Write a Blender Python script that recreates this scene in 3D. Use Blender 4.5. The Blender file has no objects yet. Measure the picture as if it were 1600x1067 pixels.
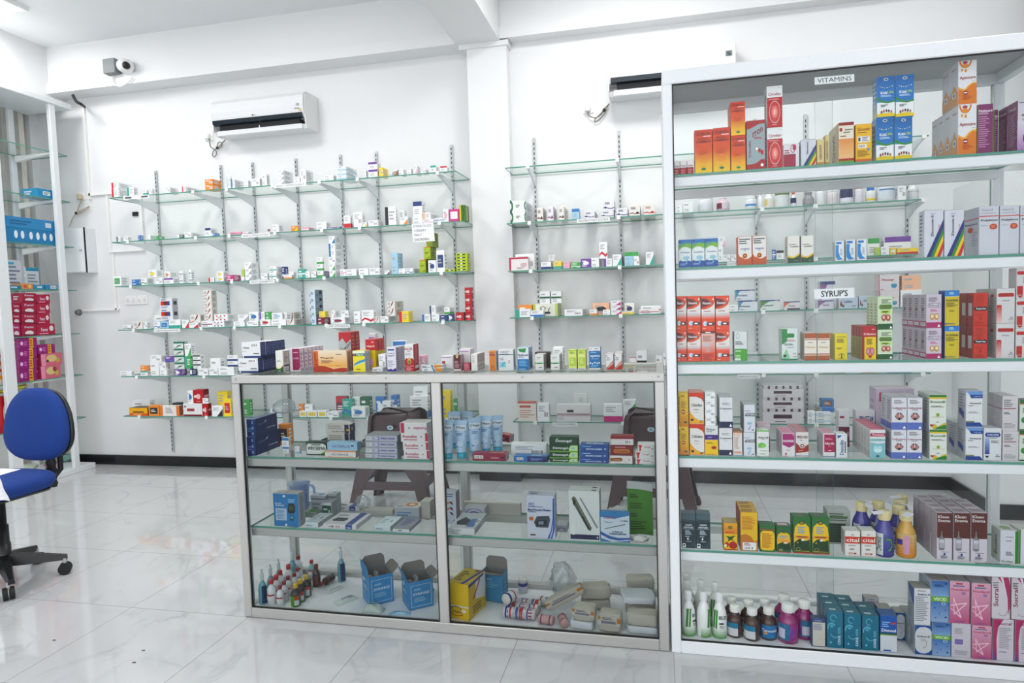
import bpy, math, random
from mathutils import Vector, Matrix
random.seed(7)
sc = bpy.context.scene
COL = bpy.data.collections.new('pharmacy'); sc.collection.children.link(COL)

# ---------------------------------------------------------------- camera
YAW, PITCH, ROLL, EYE, FPX = math.radians(-12.57), math.radians(3.376), math.radians(-1.817), 1.3, 1023.0
cp, sp, cy, sy = math.cos(PITCH), math.sin(PITCH), math.cos(YAW), math.sin(YAW)
FW = Vector((sy*cp, cy*cp, -sp)); rt = Vector((cy, -sy, 0)); up = rt.cross(FW)
RT = math.cos(ROLL)*rt + math.sin(ROLL)*up
UP = -math.sin(ROLL)*rt + math.cos(ROLL)*up
EYEP = Vector((0, 0, EYE))
cam = bpy.data.cameras.new('camera'); camo = bpy.data.objects.new('camera', cam); COL.objects.link(camo)
cam.sensor_width = 36; cam.lens = FPX*36/1600; cam.clip_start = .02; cam.clip_end = 200
M = Matrix((RT, UP, -FW)).transposed().to_4x4(); M.translation = EYEP; camo.matrix_world = M
sc.camera = camo

def at(px, py, ax, v):
    """the point of the plane axis=v that a pixel of the photograph shows"""
    d = RT*((px-800)/FPX) - UP*((py-533.5)/FPX) + FW
    return EYEP + d*((v-EYEP[ax])/d[ax])

# ---------------------------------------------------------------- world, lights, exposure
W = bpy.data.worlds.new('daylight'); sc.world = W; W.use_nodes = True
bg = W.node_tree.nodes['Background']; bg.inputs[0].default_value = (.93, .965, 1, 1); bg.inputs[1].default_value = 1.5
sc.view_settings.view_transform = 'Standard'; sc.view_settings.look = 'None'
sc.view_settings.exposure = -0.17; sc.view_settings.gamma = 1; sc.view_settings.use_curve_mapping = False
sc.cycles.transparent_max_bounces = 40; sc.cycles.max_bounces = 10; sc.cycles.diffuse_bounces = 4; sc.cycles.glossy_bounces = 4
sc.cycles.caustics_reflective = False; sc.cycles.caustics_refractive = False
sc.cycles.sample_clamp_indirect = 4

def area(name, loc, rot, sx, sy_, power, col=(1, .985, .965)):
    l = bpy.data.lights.new(name, 'AREA'); l.shape = 'RECTANGLE'; l.size = sx; l.size_y = sy_; l.energy = power; l.color = col
    o = bpy.data.objects.new(name, l); COL.objects.link(o); o.location = loc; o.rotation_euler = rot
    return o
CEIL = 3.53
PANELS = [(-4.68, 3.70), (-2.9, 3.0), (-.2, 3.5), (1.5, 3.2), (-1.6, .9), (1.4, .6)]
for (x, y), pw_ in zip(PANELS, (19, 32, 28, 18, 20, 13)):
    area('ceiling_panel_light', (x, y, CEIL-.035), (0, 0, 0), .56, .56, pw_, (1, .98, .95))
area('shopfront_daylight', (-1.4, -2.3, 1.75), (math.radians(90), 0, 0), 6.4, 2.9, 80, (.97, .985, 1))

# ---------------------------------------------------------------- materials
def hexc(h):
    if len(h) == 3: h = ''.join(c*2 for c in h)
    v = [int(h[i:i+2], 16)/255 for i in (0, 2, 4)]
    return tuple((c/12.92 if c <= .04045 else ((c+.055)/1.055)**2.4) for c in v)
_m = {}
def mat(name, col='fff', rough=.5, metal=0., emit=0., coat=0., bump=0., bscale=60., alpha=None, trans=0., var=0.):
    if name in _m: return _m[name]
    m = bpy.data.materials.new(name); m.use_nodes = True; nt = m.node_tree; b = nt.nodes['Principled BSDF']
    c = hexc(col) if isinstance(col, str) else col
    b.inputs['Base Color'].default_value = (*c, 1); b.inputs['Roughness'].default_value = rough; b.inputs['Metallic'].default_value = metal
    if coat: b.inputs['Coat Weight'].default_value = coat; b.inputs['Coat Roughness'].default_value = .1
    if trans: b.inputs['Transmission Weight'].default_value = trans
    if emit: b.inputs['Emission Color'].default_value = (*c, 1); b.inputs['Emission Strength'].default_value = emit
    tc = nt.nodes.new('ShaderNodeTexCoord'); n = nt.nodes.new('ShaderNodeTexNoise'); n.inputs['Scale'].default_value = bscale
    nt.links.new(tc.outputs['Object'], n.inputs['Vector'])
    if bump:
        bp = nt.nodes.new('ShaderNodeBump'); bp.inputs['Strength'].default_value = bump; bp.inputs['Distance'].default_value = .004
        nt.links.new(n.outputs['Fac'], bp.inputs['Height']); nt.links.new(bp.outputs[0], b.inputs['Normal'])
    v = var or .02
    mx = nt.nodes.new('ShaderNodeMix'); mx.data_type = 'RGBA'
    mx.inputs[6].default_value = (*[x*(1-v) for x in c], 1); mx.inputs[7].default_value = (*[min(1, x*(1+v)) for x in c], 1)
    nt.links.new(n.outputs['Fac'], mx.inputs[0]); nt.links.new(mx.outputs[2], b.inputs['Base Color'])
    if alpha is not None: b.inputs['Alpha'].default_value = alpha
    _m[name] = m; return m

def glassmat(name, tint, k=1.0, rough=0.0, haze=0.):
    """thin clear glass: what is behind, tinted, plus a mirror reflection by angle; haze adds the film of dust"""
    m = bpy.data.materials.new(name); m.use_nodes = True; nt = m.node_tree
    for n in list(nt.nodes): nt.nodes.remove(n)
    o = nt.nodes.new('ShaderNodeOutputMaterial'); t = nt.nodes.new('ShaderNodeBsdfTransparent'); g = nt.nodes.new('ShaderNodeBsdfGlossy')
    f = nt.nodes.new('ShaderNodeLayerWeight'); f.inputs[0].default_value = .5
    pw = nt.nodes.new('ShaderNodeMath'); pw.operation = 'POWER'; pw.inputs[1].default_value = 5
    mx = nt.nodes.new('ShaderNodeMixShader'); mu = nt.nodes.new('ShaderNodeMath')
    mu.operation = 'MULTIPLY_ADD'; mu.inputs[1].default_value = .8*k; mu.inputs[2].default_value = .035*k; g.inputs['Roughness'].default_value = rough
    t.inputs[0].default_value = (*hexc(tint), 1)
    nt.links.new(f.outputs['Facing'], pw.inputs[0]); nt.links.new(pw.outputs[0], mu.inputs[0]); nt.links.new(mu.outputs[0], mx.inputs[0])
    nt.links.new(t.outputs[0], mx.inputs[1]); nt.links.new(g.outputs[0], mx.inputs[2])
    out = mx
    if haze:
        d = nt.nodes.new('ShaderNodeBsdfDiffuse'); d.inputs[0].default_value = (.75, .8, .82, 1)
        m2 = nt.nodes.new('ShaderNodeMixShader'); m2.inputs[0].default_value = haze
        nt.links.new(mx.outputs[0], m2.inputs[1]); nt.links.new(d.outputs[0], m2.inputs[2]); out = m2
    nt.links.new(out.outputs[0], o.inputs[0]); _m[name] = m; return m

# printed card: the flat printed colours live in the mesh, a little fibre noise and a low varnish in the nodes
def cardmat():
    m = bpy.data.materials.new('printed_card'); m.use_nodes = True; nt = m.node_tree; b = nt.nodes['Principled BSDF']
    a = nt.nodes.new('ShaderNodeVertexColor'); a.layer_name = 'Print'
    n = nt.nodes.new('ShaderNodeTexNoise'); n.inputs['Scale'].default_value = 35
    mx = nt.nodes.new('ShaderNodeMix'); mx.data_type = 'RGBA'; mx.blend_type = 'MULTIPLY'; mx.inputs[0].default_value = .06
    tc = nt.nodes.new('ShaderNodeTexCoord'); nt.links.new(tc.outputs['Object'], n.inputs['Vector'])
    nt.links.new(a.outputs[0], mx.inputs[6]); nt.links.new(n.outputs['Fac'], mx.inputs[7]); nt.links.new(mx.outputs[2], b.inputs['Base Color'])
    b.inputs['Roughness'].default_value = .38; b.inputs['Specular IOR Level'].default_value = .4
    return m
CARD = cardmat()
ALU = mat('brushed_aluminium', 'b8b8b4', .42, .55, bump=.05, bscale=90)
WALU = mat('white_coated_aluminium', 'e3e6e9', .32)
GLASS = glassmat('shelf_glass', 'fbfefc', .5); PANE = glassmat('display_glass', 'f0f2f2', .35); EDGE = mat('green_glass_edge', '4a8f7c', .15)
PANE2 = glassmat('clear_display_glass', 'fbfcfc', .3)
BLACK = mat('black_plastic', '141416', .4); RUBBER = mat('black_rubber_seal', '101010', .6)
STEEL = mat('galvanised_steel', 'b9bdbf', .4, .3); WPL = mat('white_plastic', 'eeeeec', .35)

# ---------------------------------------------------------------- mesh building
class MB:
    def __init__(s): s.v = []; s.f = []; s.mi = []; s.sm = []; s.mats = []
    def m(s, mt):
        if mt not in s.mats: s.mats.append(mt)
        return s.mats.index(mt)
    def add(s, vs, fs, mt, smooth=False):
        o = len(s.v); i = s.m(mt); s.v += [tuple(v) for v in vs]
        for f in fs: s.f.append([o+k for k in f]); s.mi.append(i); s.sm.append(smooth)
        return s
    def box(s, x0, y0, z0, x1, y1, z1, mt, edge=None, bev=0.):
        if bev and not edge:
            b = min(bev, (x1-x0)*.45, (y1-y0)*.45, (z1-z0)*.45)
            vs = []; fs = []
            X, Y, Z = (x0, x1), (y0, y1), (z0, z1); id = {}
            for i in (0, 1):
                for j in (0, 1):
                    for k in (0, 1):
                        sx, sy_, sz = (1-2*i)*b, (1-2*j)*b, (1-2*k)*b
                        for a, p in enumerate(((X[i], Y[j]+sy_, Z[k]+sz), (X[i]+sx, Y[j], Z[k]+sz), (X[i]+sx, Y[j]+sy_, Z[k]))):
                            id[i, j, k, a] = len(vs); vs.append(p)
            for i in (0, 1):
                q = [id[i, 0, 0, 0], id[i, 1, 0, 0], id[i, 1, 1, 0], id[i, 0, 1, 0]]; fs.append(q if i else q[::-1])
                q = [id[0, i, 0, 1], id[1, i, 0, 1], id[1, i, 1, 1], id[0, i, 1, 1]]; fs.append(q[::-1] if i else q)
                q = [id[0, 0, i, 2], id[1, 0, i, 2], id[1, 1, i, 2], id[0, 1, i, 2]]; fs.append(q if i else q[::-1])
            for i in (0, 1):
                for j in (0, 1):
                    fs.append([id[i, j, 0, 0], id[i, j, 1, 0], id[i, j, 1, 1], id[i, j, 0, 1]])
                    fs.append([id[i, 0, j, 0], id[i, 1, j, 0], id[i, 1, j, 2], id[i, 0, j, 2]])
                    fs.append([id[0, i, j, 1], id[1, i, j, 1], id[1, i, j, 2], id[0, i, j, 2]])
                    for k in (0, 1): fs.append([id[i, j, k, 0], id[i, j, k, 1], id[i, j, k, 2]])
            c = Vector(((x0+x1)/2, (y0+y1)/2, (z0+z1)/2))
            for f in fs[6:]:
                p = [Vector(vs[q]) for q in f]; n = (p[1]-p[0]).cross(p[2]-p[0])
                if n.dot(sum(p, Vector())/len(p)-c) < 0: f.reverse()
            return s.add(vs, fs, mt)
        vs = [(x, y, z) for x in (x0, x1) for y in (y0, y1) for z in (z0, z1)]
        fs = [(0, 1, 3, 2), (4, 6, 7, 5), (0, 4, 5, 1), (2, 3, 7, 6), (0, 2, 6, 4), (1, 5, 7, 3)]
        if edge: s.add(vs, fs[:4], edge); s.add(vs, fs[4:], mt)
        else: s.add(vs, fs, mt)
        return s
    def prism(s, pts, ax, a, b, mt, smooth=False):
        """closed outline in the plane normal to axis ax, extruded a..b; points keep the order of the other two axes"""
        def P(p, t): return (t, p[0], p[1]) if ax == 0 else ((p[0], t, p[1]) if ax == 1 else (p[0], p[1], t))
        n = len(pts); A = sum(pts[i][0]*pts[(i+1) % n][1]-pts[(i+1) % n][0]*pts[i][1] for i in range(n))
        if (A < 0) != (ax == 1): pts = pts[::-1]
        vs = [P(p, a) for p in pts]+[P(p, b) for p in pts]
        s.add(vs, [list(range(n))[::-1], list(range(n, 2*n))], mt)
        s.add(vs, [(i, (i+1) % n, n+(i+1) % n, n+i) for i in range(n)], mt, smooth)
        return s
    def lathe(s, prof, mt, c=(0, 0, 0), n=20, axis=2, sx=1., sy_=1., smooth=True):
        vs = []
        for r, z in prof:
            for i in range(n):
                a = 2*math.pi*i/n; p = (r*math.cos(a)*sx, r*math.sin(a)*sy_, z)
                if axis == 0: p = (z, p[0], p[1])
                if axis == 1: p = (p[1], z, p[0])
                vs.append((p[0]+c[0], p[1]+c[1], p[2]+c[2]))
        m = len(prof)
        s.add(vs, [(j*n+i, j*n+(i+1) % n, (j+1)*n+(i+1) % n, (j+1)*n+i) for j in range(m-1) for i in range(n)], mt, smooth)
        s.add(vs, [list(range(n))[::-1], [(m-1)*n+i for i in range(n)]], mt)
        return s
    def tube(s, pts, r, mt, n=8, cap=True):
        pts = [Vector(p) for p in pts]; vs = []; N = None
        for i, p in enumerate(pts):
            t = (pts[min(i+1, len(pts)-1)]-pts[max(i-1, 0)]).normalized()
            if N is None: N = t.orthogonal().normalized()
            N = (N-t*N.dot(t)); N = N.normalized() if N.length > 1e-6 else t.orthogonal().normalized()
            B = t.cross(N); rr = r[i] if isinstance(r, (list, tuple)) else r
            for k in range(n):
                a = 2*math.pi*k/n; vs.append(p+(N*math.cos(a)+B*math.sin(a))*rr)
        m = len(pts)
        s.add(vs, [(j*n+i, j*n+(i+1) % n, (j+1)*n+(i+1) % n, (j+1)*n+i) for j in range(m-1) for i in range(n)], mt, True)
        if cap: s.add(vs, [list(range(n))[::-1], [(m-1)*n+i for i in range(n)]], mt)
        return s
    def grid(s, fn, nu, nv, mt, smooth=True):
        vs = [fn(i/nu, j/nv) for j in range(nv+1) for i in range(nu+1)]
        s.add(vs, [(j*(nu+1)+i, j*(nu+1)+i+1, (j+1)*(nu+1)+i+1, (j+1)*(nu+1)+i) for j in range(nv) for i in range(nu)], mt, smooth)
        return s
    def build(s, name, parent=None, loc=(0, 0, 0), rz=0.):
        me = bpy.data.meshes.new(name); me.from_pydata(s.v, [], s.f)
        for m in s.mats: me.materials.append(m)
        me.polygons.foreach_set('material_index', s.mi); me.polygons.foreach_set('use_smooth', s.sm); me.update()
        o = bpy.data.objects.new(name, me); COL.objects.link(o); o.location = loc; o.rotation_euler.z = rz
        if parent: o.parent = parent
        return o
def tag(o, label=None, cat=None, group=None, kind=None):
    if label: o['label'] = label
    if cat: o['category'] = cat
    if group: o['group'] = group
    if kind: o['kind'] = kind
    return o
def empty(name, loc=(0, 0, 0), rz=0., label=None, cat=None, group=None):
    o = bpy.data.objects.new(name, None); o.empty_display_size = .05; COL.objects.link(o); o.location = loc; o.rotation_euler.z = rz
    return tag(o, label, cat, group)
def rebase(t, loc):
    """move a parent built at the world origin to its own foot, children staying put"""
    d = Vector(loc)-t.location; t.location = loc
    for c in t.children: c.location = c.location-d
def struct(name, mb): return tag(mb.build(name), kind='structure')
def bez(p0, p1, p2, p3, n=10):
    p0, p1, p2, p3 = map(Vector, (p0, p1, p2, p3)); return [((1-t)**3)*p0+3*t*(1-t)**2*p1+3*t*t*(1-t)*p2+t**3*p3 for t in [i/n for i in range(n+1)]]
def copy_tree(o, parent=None):
    c = o.copy(); COL.objects.link(c)
    if parent: c.parent = parent
    for ch in o.children: copy_tree(ch, c)
    return c

# ---------------------------------------------------------------- printing on card and labels
_txt = {}
def textgeo(s, bold=False):
    key = (s, bold)
    if key in _txt: return _txt[key]
    cu = bpy.data.curves.new('t', 'FONT'); cu.body = s; cu.resolution_u = 2
    o = bpy.data.objects.new('t', cu); COL.objects.link(o)
    dg = bpy.context.evaluated_depsgraph_get(); me = o.evaluated_get(dg).to_mesh()
    v = [(p.co.x, p.co.y) for p in me.vertices]; f = [tuple(p.vertices) for p in me.polygons]
    o.to_mesh_clear(); bpy.data.objects.remove(o); bpy.data.curves.remove(cu)
    if not v: v = [(0, 0), (1, 0), (1, 1)]; f = []
    x0 = min(p[0] for p in v); x1 = max(p[0] for p in v); y0 = min(p[1] for p in v); y1 = max(p[1] for p in v)
    # turn every face so that it looks out of the page
    g = []
    for q in f:
        A = sum(v[q[i]][0]*v[q[(i+1) % len(q)]][1]-v[q[(i+1) % len(q)]][0]*v[q[i]][1] for i in range(len(q)))
        g.append(q if A > 0 else q[::-1])
    r = ([((p[0]-x0)/(x1-x0)-.5, (p[1]-y0)/(y1-y0)-.5) for p in v], g); _txt[key] = r; return r

def prints(spec):
    """little print language -> list of (points, faces, colours, layer) in the unit square"""
    out = []; lay = 0
    for it in spec.split(';'):
        it = it.strip()
        if not it: continue
        if it[0] == '~': it = it[1:]; lay -= 1
        k, a = it[0], it[1:].split(','); lay += 1
        def F(n): return [float(x) for x in a[:n]]
        if k == 'r':
            x0, y0, x1, y1 = F(4); out.append(([(x0, y0), (x1, y0), (x1, y1), (x0, y1)], [(0, 1, 2, 3)], [hexc(a[4])]*4, lay))
        elif k == 'g':   # printed blend, first colour at the bottom
            x0, y0, x1, y1 = F(4); out.append(([(x0, y0), (x1, y0), (x1, y1), (x0, y1)], [(0, 1, 2, 3)], [hexc(a[4])]*2+[hexc(a[5])]*2, lay))
        elif k == 'e':
            cx, cyy, rx, ry = F(4); n = 20
            out.append(([(min(1, max(0, cx+rx*math.cos(2*math.pi*i/n))), min(1, max(0, cyy+ry*math.sin(2*math.pi*i/n)))) for i in range(n)], [tuple(range(n))], [hexc(a[4])]*n, lay))
        elif k == 'p':
            q = [float(x) for x in a[1:]]; pts = list(zip(q[::2], q[1::2]))
            A = sum(pts[i][0]*pts[(i+1) % len(pts)][1]-pts[(i+1) % len(pts)][0]*pts[i][1] for i in range(len(pts)))
            if A < 0: pts = pts[::-1]
            out.append((pts, [tuple(range(len(pts)))], [hexc(a[0])]*len(pts), lay))
        elif k in 'tT':
            cx, cyy, w, h = [float(x) for x in a[1:5]]; v, f = textgeo(a[0], k == 'T'); r = math.radians(float(a[6])) if len(a) > 6 else 0
            c, s_ = round(math.cos(r), 4), round(math.sin(r), 4)
            # a heavy face is the same lettering struck three times, a hair apart
            for q, (ox, oy) in enumerate(((0, 0), (.016, 0), (.008, .03)) if k == 'T' else ((0, 0),)):
                out.append(([(cx+(p[0]+ox)*w*c-(p[1]+oy)*h*s_, cyy+(p[0]+ox)*w*s_+(p[1]+oy)*h*c) for p in v], f, [hexc(a[5])]*len(v), lay+q*.33))
        elif k == 'l':   # lines of small print
            x0, y0, x1, y1 = F(4); n = int(a[4]); v = []; f = []; R = random.Random(n*7+int(x0*99)+int(y0*77)); h = (y1-y0)/(n*2-1) if n > 1 else y1-y0
            for i in range(n):
                e = x1-(x1-x0)*R.random()*.4; y = y0+2*h*i; o = len(v); v += [(x0, y), (e, y), (e, y+h), (x0, y+h)]; f.append((o, o+1, o+2, o+3))
            out.append((v, f, [hexc(a[5])]*len(v), lay))
        elif k == 'b':   # bar code
            x0, y0, x1, y1 = F(4); out.append(([(x0, y0), (x1, y0), (x1, y1), (x0, y1)], [(0, 1, 2, 3)], [hexc('fff')]*4, lay)); lay += 1
            v = []; f = []; n = 9; R = random.Random(3); w = (x1-x0)*.9/n
            for i in range(n):
                x = x0+(x1-x0)*.05+i*w; o = len(v); e = x+w*(.35+.4*R.random()); ya, yb = y0+(y1-y0)*.12, y1-(y1-y0)*.12; v += [(x, ya), (e, ya), (e, yb), (x, yb)]; f.append((o, o+1, o+2, o+3))
            out.append((v, f, [hexc('222')]*len(v), lay))
        elif k == 'a':   # ring or arc stroke: cx,cy,rx,ry,width,from,to,colour
            cx, cyy, rx, ry, w, a0, a1 = F(7); n = 16; v = []; f = []
            for i in range(n+1):
                t = math.radians(a0+(a1-a0)*i/n)
                for q in (1, 1-w): v.append((cx+rx*q*math.cos(t), cyy+ry*q*math.sin(t)))
            for i in range(n): f.append((2*i+1, 2*i, 2*i+2, 2*i+3) if a1 > a0 else (2*i, 2*i+1, 2*i+3, 2*i+2))
            out.append((v, f, [hexc(a[7])]*len(v), lay))
        elif k == 'h':
            cx, cyy, rx, ry = F(4); n = 18; v = []
            for i in range(n):
                t = 2*math.pi*i/n; v.append((cx+rx*math.sin(t)**3, cyy+ry*(13*math.cos(t)-5*math.cos(2*t)-2*math.cos(3*t)-math.cos(4*t))/17))
            v = v[::-1]; out.append((v, [tuple(range(n))], [hexc(a[4])]*n, lay))
    return out
GAM = [1.25]
def carton_mesh(name, w, d, h, base, side=None, top=None, front='', sidep='', topp='', open_=False):
    """origin at the centre of the base; front looks to -y"""
    side = side or base; top = top or base; V = []; Fc = []; C = []
    x, y = w/2, d/2; b = min(.0012, w*.08, h*.08)
    def quad(p, c):
        o = len(V); V.extend(p); Fc.append(tuple(range(o, o+len(p)))); C.extend([hexc(c)]*len(p))
    q = lambda sx, sy_, z: (sx*x, sy_*y, z)
    quad([(-x+b, -y, b), (x-b, -y, b), (x-b, -y, h-b), (-x+b, -y, h-b)], base)
    quad([(x-b, y, b), (-x+b, y, b), (-x+b, y, h-b), (x-b, y, h-b)], base)
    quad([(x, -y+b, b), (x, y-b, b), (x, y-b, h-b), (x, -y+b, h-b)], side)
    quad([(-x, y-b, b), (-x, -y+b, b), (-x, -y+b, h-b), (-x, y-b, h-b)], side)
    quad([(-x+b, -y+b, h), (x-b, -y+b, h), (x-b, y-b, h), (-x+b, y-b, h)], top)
    quad([(-x+b, y-b, 0), (x-b, y-b, 0), (x-b, -y+b, 0), (-x+b, -y+b, 0)], base)
    for sx in (-1, 1):
        e = [(sx*(x-b), -y, b), (sx*x, -y+b, b), (sx*x, -y+b, h-b), (sx*(x-b), -y, h-b)]; quad(e if sx > 0 else e[::-1], side)
        e = [(sx*x, y-b, b), (sx*(x-b), y, b), (sx*(x-b), y, h-b), (sx*x, y-b, h-b)]; quad(e if sx > 0 else e[::-1], side)
        e = [(sx*x, -y+b, h-b), (sx*x, y-b, h-b), (sx*(x-b), y-b, h), (sx*(x-b), -y+b, h)]; quad(e if sx > 0 else e[::-1], side)
        e = [(sx*x, y-b, b), (sx*x, -y+b, b), (sx*(x-b), -y+b, 0), (sx*(x-b), y-b, 0)]; quad(e if sx > 0 else e[::-1], side)
    for sy_ in (-1, 1):
        e = [(-x+b, sy_*y, h-b), (x-b, sy_*y, h-b), (x-b, sy_*(y-b), h), (-x+b, sy_*(y-b), h)]; quad(e if sy_ < 0 else e[::-1], top)
        e = [(x-b, sy_*y, b), (-x+b, sy_*y, b), (-x+b, sy_*(y-b), 0), (x-b, sy_*(y-b), 0)]; quad(e if sy_ < 0 else e[::-1], base)
    def lay(spec, fn):
        for pts, fs, cs, L in prints(spec):
            o = len(V); e = .00025+.0001*L
            V.extend(fn(u, v, e) for u, v in pts); C.extend(cs); Fc.extend(tuple(o+i for i in f) for f in fs)
    m = lambda t, hi: -hi+2*hi*(.01+.98*t)
    lay(front, lambda u, v, e: (m(u, x), -y-e, h*(.01+.98*v)))
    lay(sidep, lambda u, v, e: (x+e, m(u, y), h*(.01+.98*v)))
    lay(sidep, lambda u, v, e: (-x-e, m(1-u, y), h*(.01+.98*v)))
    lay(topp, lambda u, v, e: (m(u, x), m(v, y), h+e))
    me = bpy.data.meshes.new(name); me.from_pydata(V, [], Fc); me.materials.append(CARD)
    ca = me.color_attributes.new('Print', 'FLOAT_COLOR', 'POINT')
    ca.data.foreach_set('color', [k for c in C for k in (*[q**GAM[0] for q in c], 1)]); me.update()
    return me
def card_panel(name, pts2, fn, spec, parent=None):
    """a printed sheet or label: the spec mapped by fn(u, v, lift)"""
    V = []; Fc = []; C = []
    for pts, fs, cs, L in prints(spec):
        o = len(V); V.extend(fn(u, v, .0003+.00018*L) for u, v in pts); C.extend(cs); Fc.extend(tuple(o+i for i in f) for f in fs)
    me = bpy.data.meshes.new(name); me.from_pydata(V, [], Fc); me.materials.append(CARD)
    ca = me.color_attributes.new('Print', 'FLOAT_COLOR', 'POINT'); ca.data.foreach_set('color', [k for c in C for k in (*[q**GAM[0] for q in c], 1)]); me.update()
    o = bpy.data.objects.new(name, me); COL.objects.link(o)
    if parent: o.parent = parent
    return o
# ================================================================ THE ROOM
def paint(name, c, r=.55):
    return mat(name, c, r, bump=.12, bscale=7, var=.012)
PAINT = paint('white_wall_paint', 'e6e7e8'); CEILP = paint('white_ceiling_paint', 'e9ebed', .8)
CONC = mat('bare_concrete', 'a9a8a2', .9, bump=.4, bscale=9, var=.25); CREAM = paint('cream_wall_paint', 'ece7dc')

def floormat():
    m = bpy.data.materials.new('polished_marble_tile'); m.use_nodes = True; nt = m.node_tree; b = nt.nodes['Principled BSDF']; L = nt.links.new
    tc = nt.nodes.new('ShaderNodeTexCoord'); mp = nt.nodes.new('ShaderNodeMapping'); mp.inputs['Location'].default_value = (1.722, -2.40, 0)
    L(tc.outputs['Object'], mp.inputs[0])
    br = nt.nodes.new('ShaderNodeTexBrick'); br.offset = 0; br.squash = 1; br.inputs['Scale'].default_value = 1
    br.inputs['Brick Width'].default_value = .586; br.inputs['Row Height'].default_value = .586; br.inputs['Mortar Size'].default_value = .0016
    br.inputs['Mortar Smooth'].default_value = .1
    br.inputs['Color1'].default_value = (0, 0, 0, 1); br.inputs['Color2'].default_value = (1, 1, 1, 1); br.inputs['Mortar'].default_value = (.5, .5, .5, 1)
    L(mp.outputs[0], br.inputs[0])
    # veins, different in every tile
    ad = nt.nodes.new('ShaderNodeVectorMath'); ad.operation = 'MULTIPLY_ADD'; ad.inputs[1].default_value = (7, 5, 3); L(br.outputs['Color'], ad.inputs[0]); L(mp.outputs[0], ad.inputs[2])
    n1 = nt.nodes.new('ShaderNodeTexNoise'); n1.inputs['Scale'].default_value = 1.6; n1.inputs['Detail'].default_value = 7; n1.inputs['Distortion'].default_value = 1.4; L(ad.outputs[0], n1.inputs['Vector'])
    cr = nt.nodes.new('ShaderNodeValToRGB'); e = cr.color_ramp.elements
    e[0].position = .47; e[0].color = (.56, .57, .58, 1); e[1].position = .5; e[1].color = (.40, .41, .42, 1)
    q = e.new(.53); q.color = (.56, .57, .58, 1)
    L(n1.outputs['Fac'], cr.inputs[0])
    n2 = nt.nodes.new('ShaderNodeTexNoise'); n2.inputs['Scale'].default_value = 3.5; n2.inputs['Detail'].default_value = 5; L(ad.outputs[0], n2.inputs['Vector'])
    c2 = nt.nodes.new('ShaderNodeValToRGB'); c2.color_ramp.elements[0].position = .42; c2.color_ramp.elements[1].position = .62; L(n2.outputs['Fac'], c2.inputs[0])
    mv = nt.nodes.new('ShaderNodeMix'); mv.data_type = 'RGBA'; mv.inputs[6].default_value = (.56, .57, .58, 1); L(cr.outputs[0], mv.inputs[7])
    mm = nt.nodes.new('ShaderNodeMath'); mm.operation = 'MULTIPLY'; mm.inputs[1].default_value = .55; L(c2.outputs[0], mm.inputs[0]); L(mm.outputs[0], mv.inputs[0])
    mg = nt.nodes.new('ShaderNodeMix'); mg.data_type = 'RGBA'; mg.inputs[7].default_value = (.3, .29, .28, 1); L(br.outputs['Fac'], mg.inputs[0]); L(mv.outputs[2], mg.inputs[6])
    L(mg.outputs[2], b.inputs['Base Color']); b.inputs['Roughness'].default_value = .05; b.inputs['Specular IOR Level'].default_value = .7
    return m
FLOOR = floormat()
struct('floor', MB().box(-6.4, -2.6, -.1, 4.6, 5.2, 0, FLOOR))
struct('ceiling', MB().box(-6.4, -2.6, CEIL, 4.6, 5.2, CEIL+.1, CEILP))
WL, WR, YP = 4.77, 4.695, 4.60       # wall behind the left shelves, behind the right shelves, face of the pillar
struct('wall_back', MB().box(-5.6, WL, 0, -1.29, WL+.15, CEIL, PAINT).box(-1.29, WR, 0, 1.84, WL+.15, CEIL, PAINT).box(1.84, WR, 0, 4.6, WL+.15, CEIL, PAINT))
struct('wall_pillar', MB().box(-1.29, YP, 0, -1.0, WR, 3.14, PAINT).box(-1.345, YP-.012, 3.105, -.985, WR, 3.14, PAINT))
struct('ceiling_beam', MB().box(-1.36, -2.6, 3.14, -1.045, YP, CEIL, PAINT))
struct('wall_beam', MB().box(-4.9, YP+.006, 3.15, 4.6, WR, CEIL, PAINT).box(-4.9, WR, 3.15, -1.29, WL, CEIL, PAINT)
       .box(-4.9, YP-.014, 3.15, -1.36, YP+.006, 3.235, PAINT).box(-1.045, YP-.014, 3.15, 4.6, YP+.006, 3.225, PAINT))
SKIRT = mat('black_polished_granite', '16191b', .12, var=.5, bscale=40)
struct('baseboard_back', MB().box(-5.2, WL-.015, 0, -1.29, WL, .085, SKIRT).box(-1.0, WR-.015, 0, 1.84, WR, .085, SKIRT))
struct('baseboard_pillar', MB().box(-1.30, YP-.012, 0, -.99, YP, .085, SKIRT).box(-1.0, YP, 0, -.99, WR-.015, .085, SKIRT).box(-1.30, YP, 0, -1.29, WL-.015, .085, SKIRT))
# left side: wall above, a window with bare concrete and painted reveals below it, behind the glass shelves
XL = -5.22
yy = lambda px, py=400: at(px, py, 0, XL).y
y1, y2, y3, y4, y5 = yy(12), yy(38), yy(52), yy(61), yy(76)
ZW = 2.72
wl = MB()
wl.box(-5.45, -2.6, 3.10, -4.9, WL, CEIL, PAINT)
wl.box(-5.45, y2, 0, XL, y3, 3.10, CREAM).box(-5.45, y3, 0, XL-.07, y4, 3.1, CREAM).box(-5.45, y4, 0, XL, WL, 3.1, PAINT)
wl.box(-5.45, y1, 0, XL+.04, y2, 3.10, CONC).box(-5.45, 2.2, ZW, XL, y1, 3.10, CONC).box(-5.45, 2.2, 0, XL, y1, .55, PAINT).box(-5.45, -2.6, 0, -4.9, 2.2, 3.1, PAINT)
struct('wall_left', wl)
wf = MB(); ALUW = mat('window_aluminium', '8f9698', .4, .5)
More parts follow.
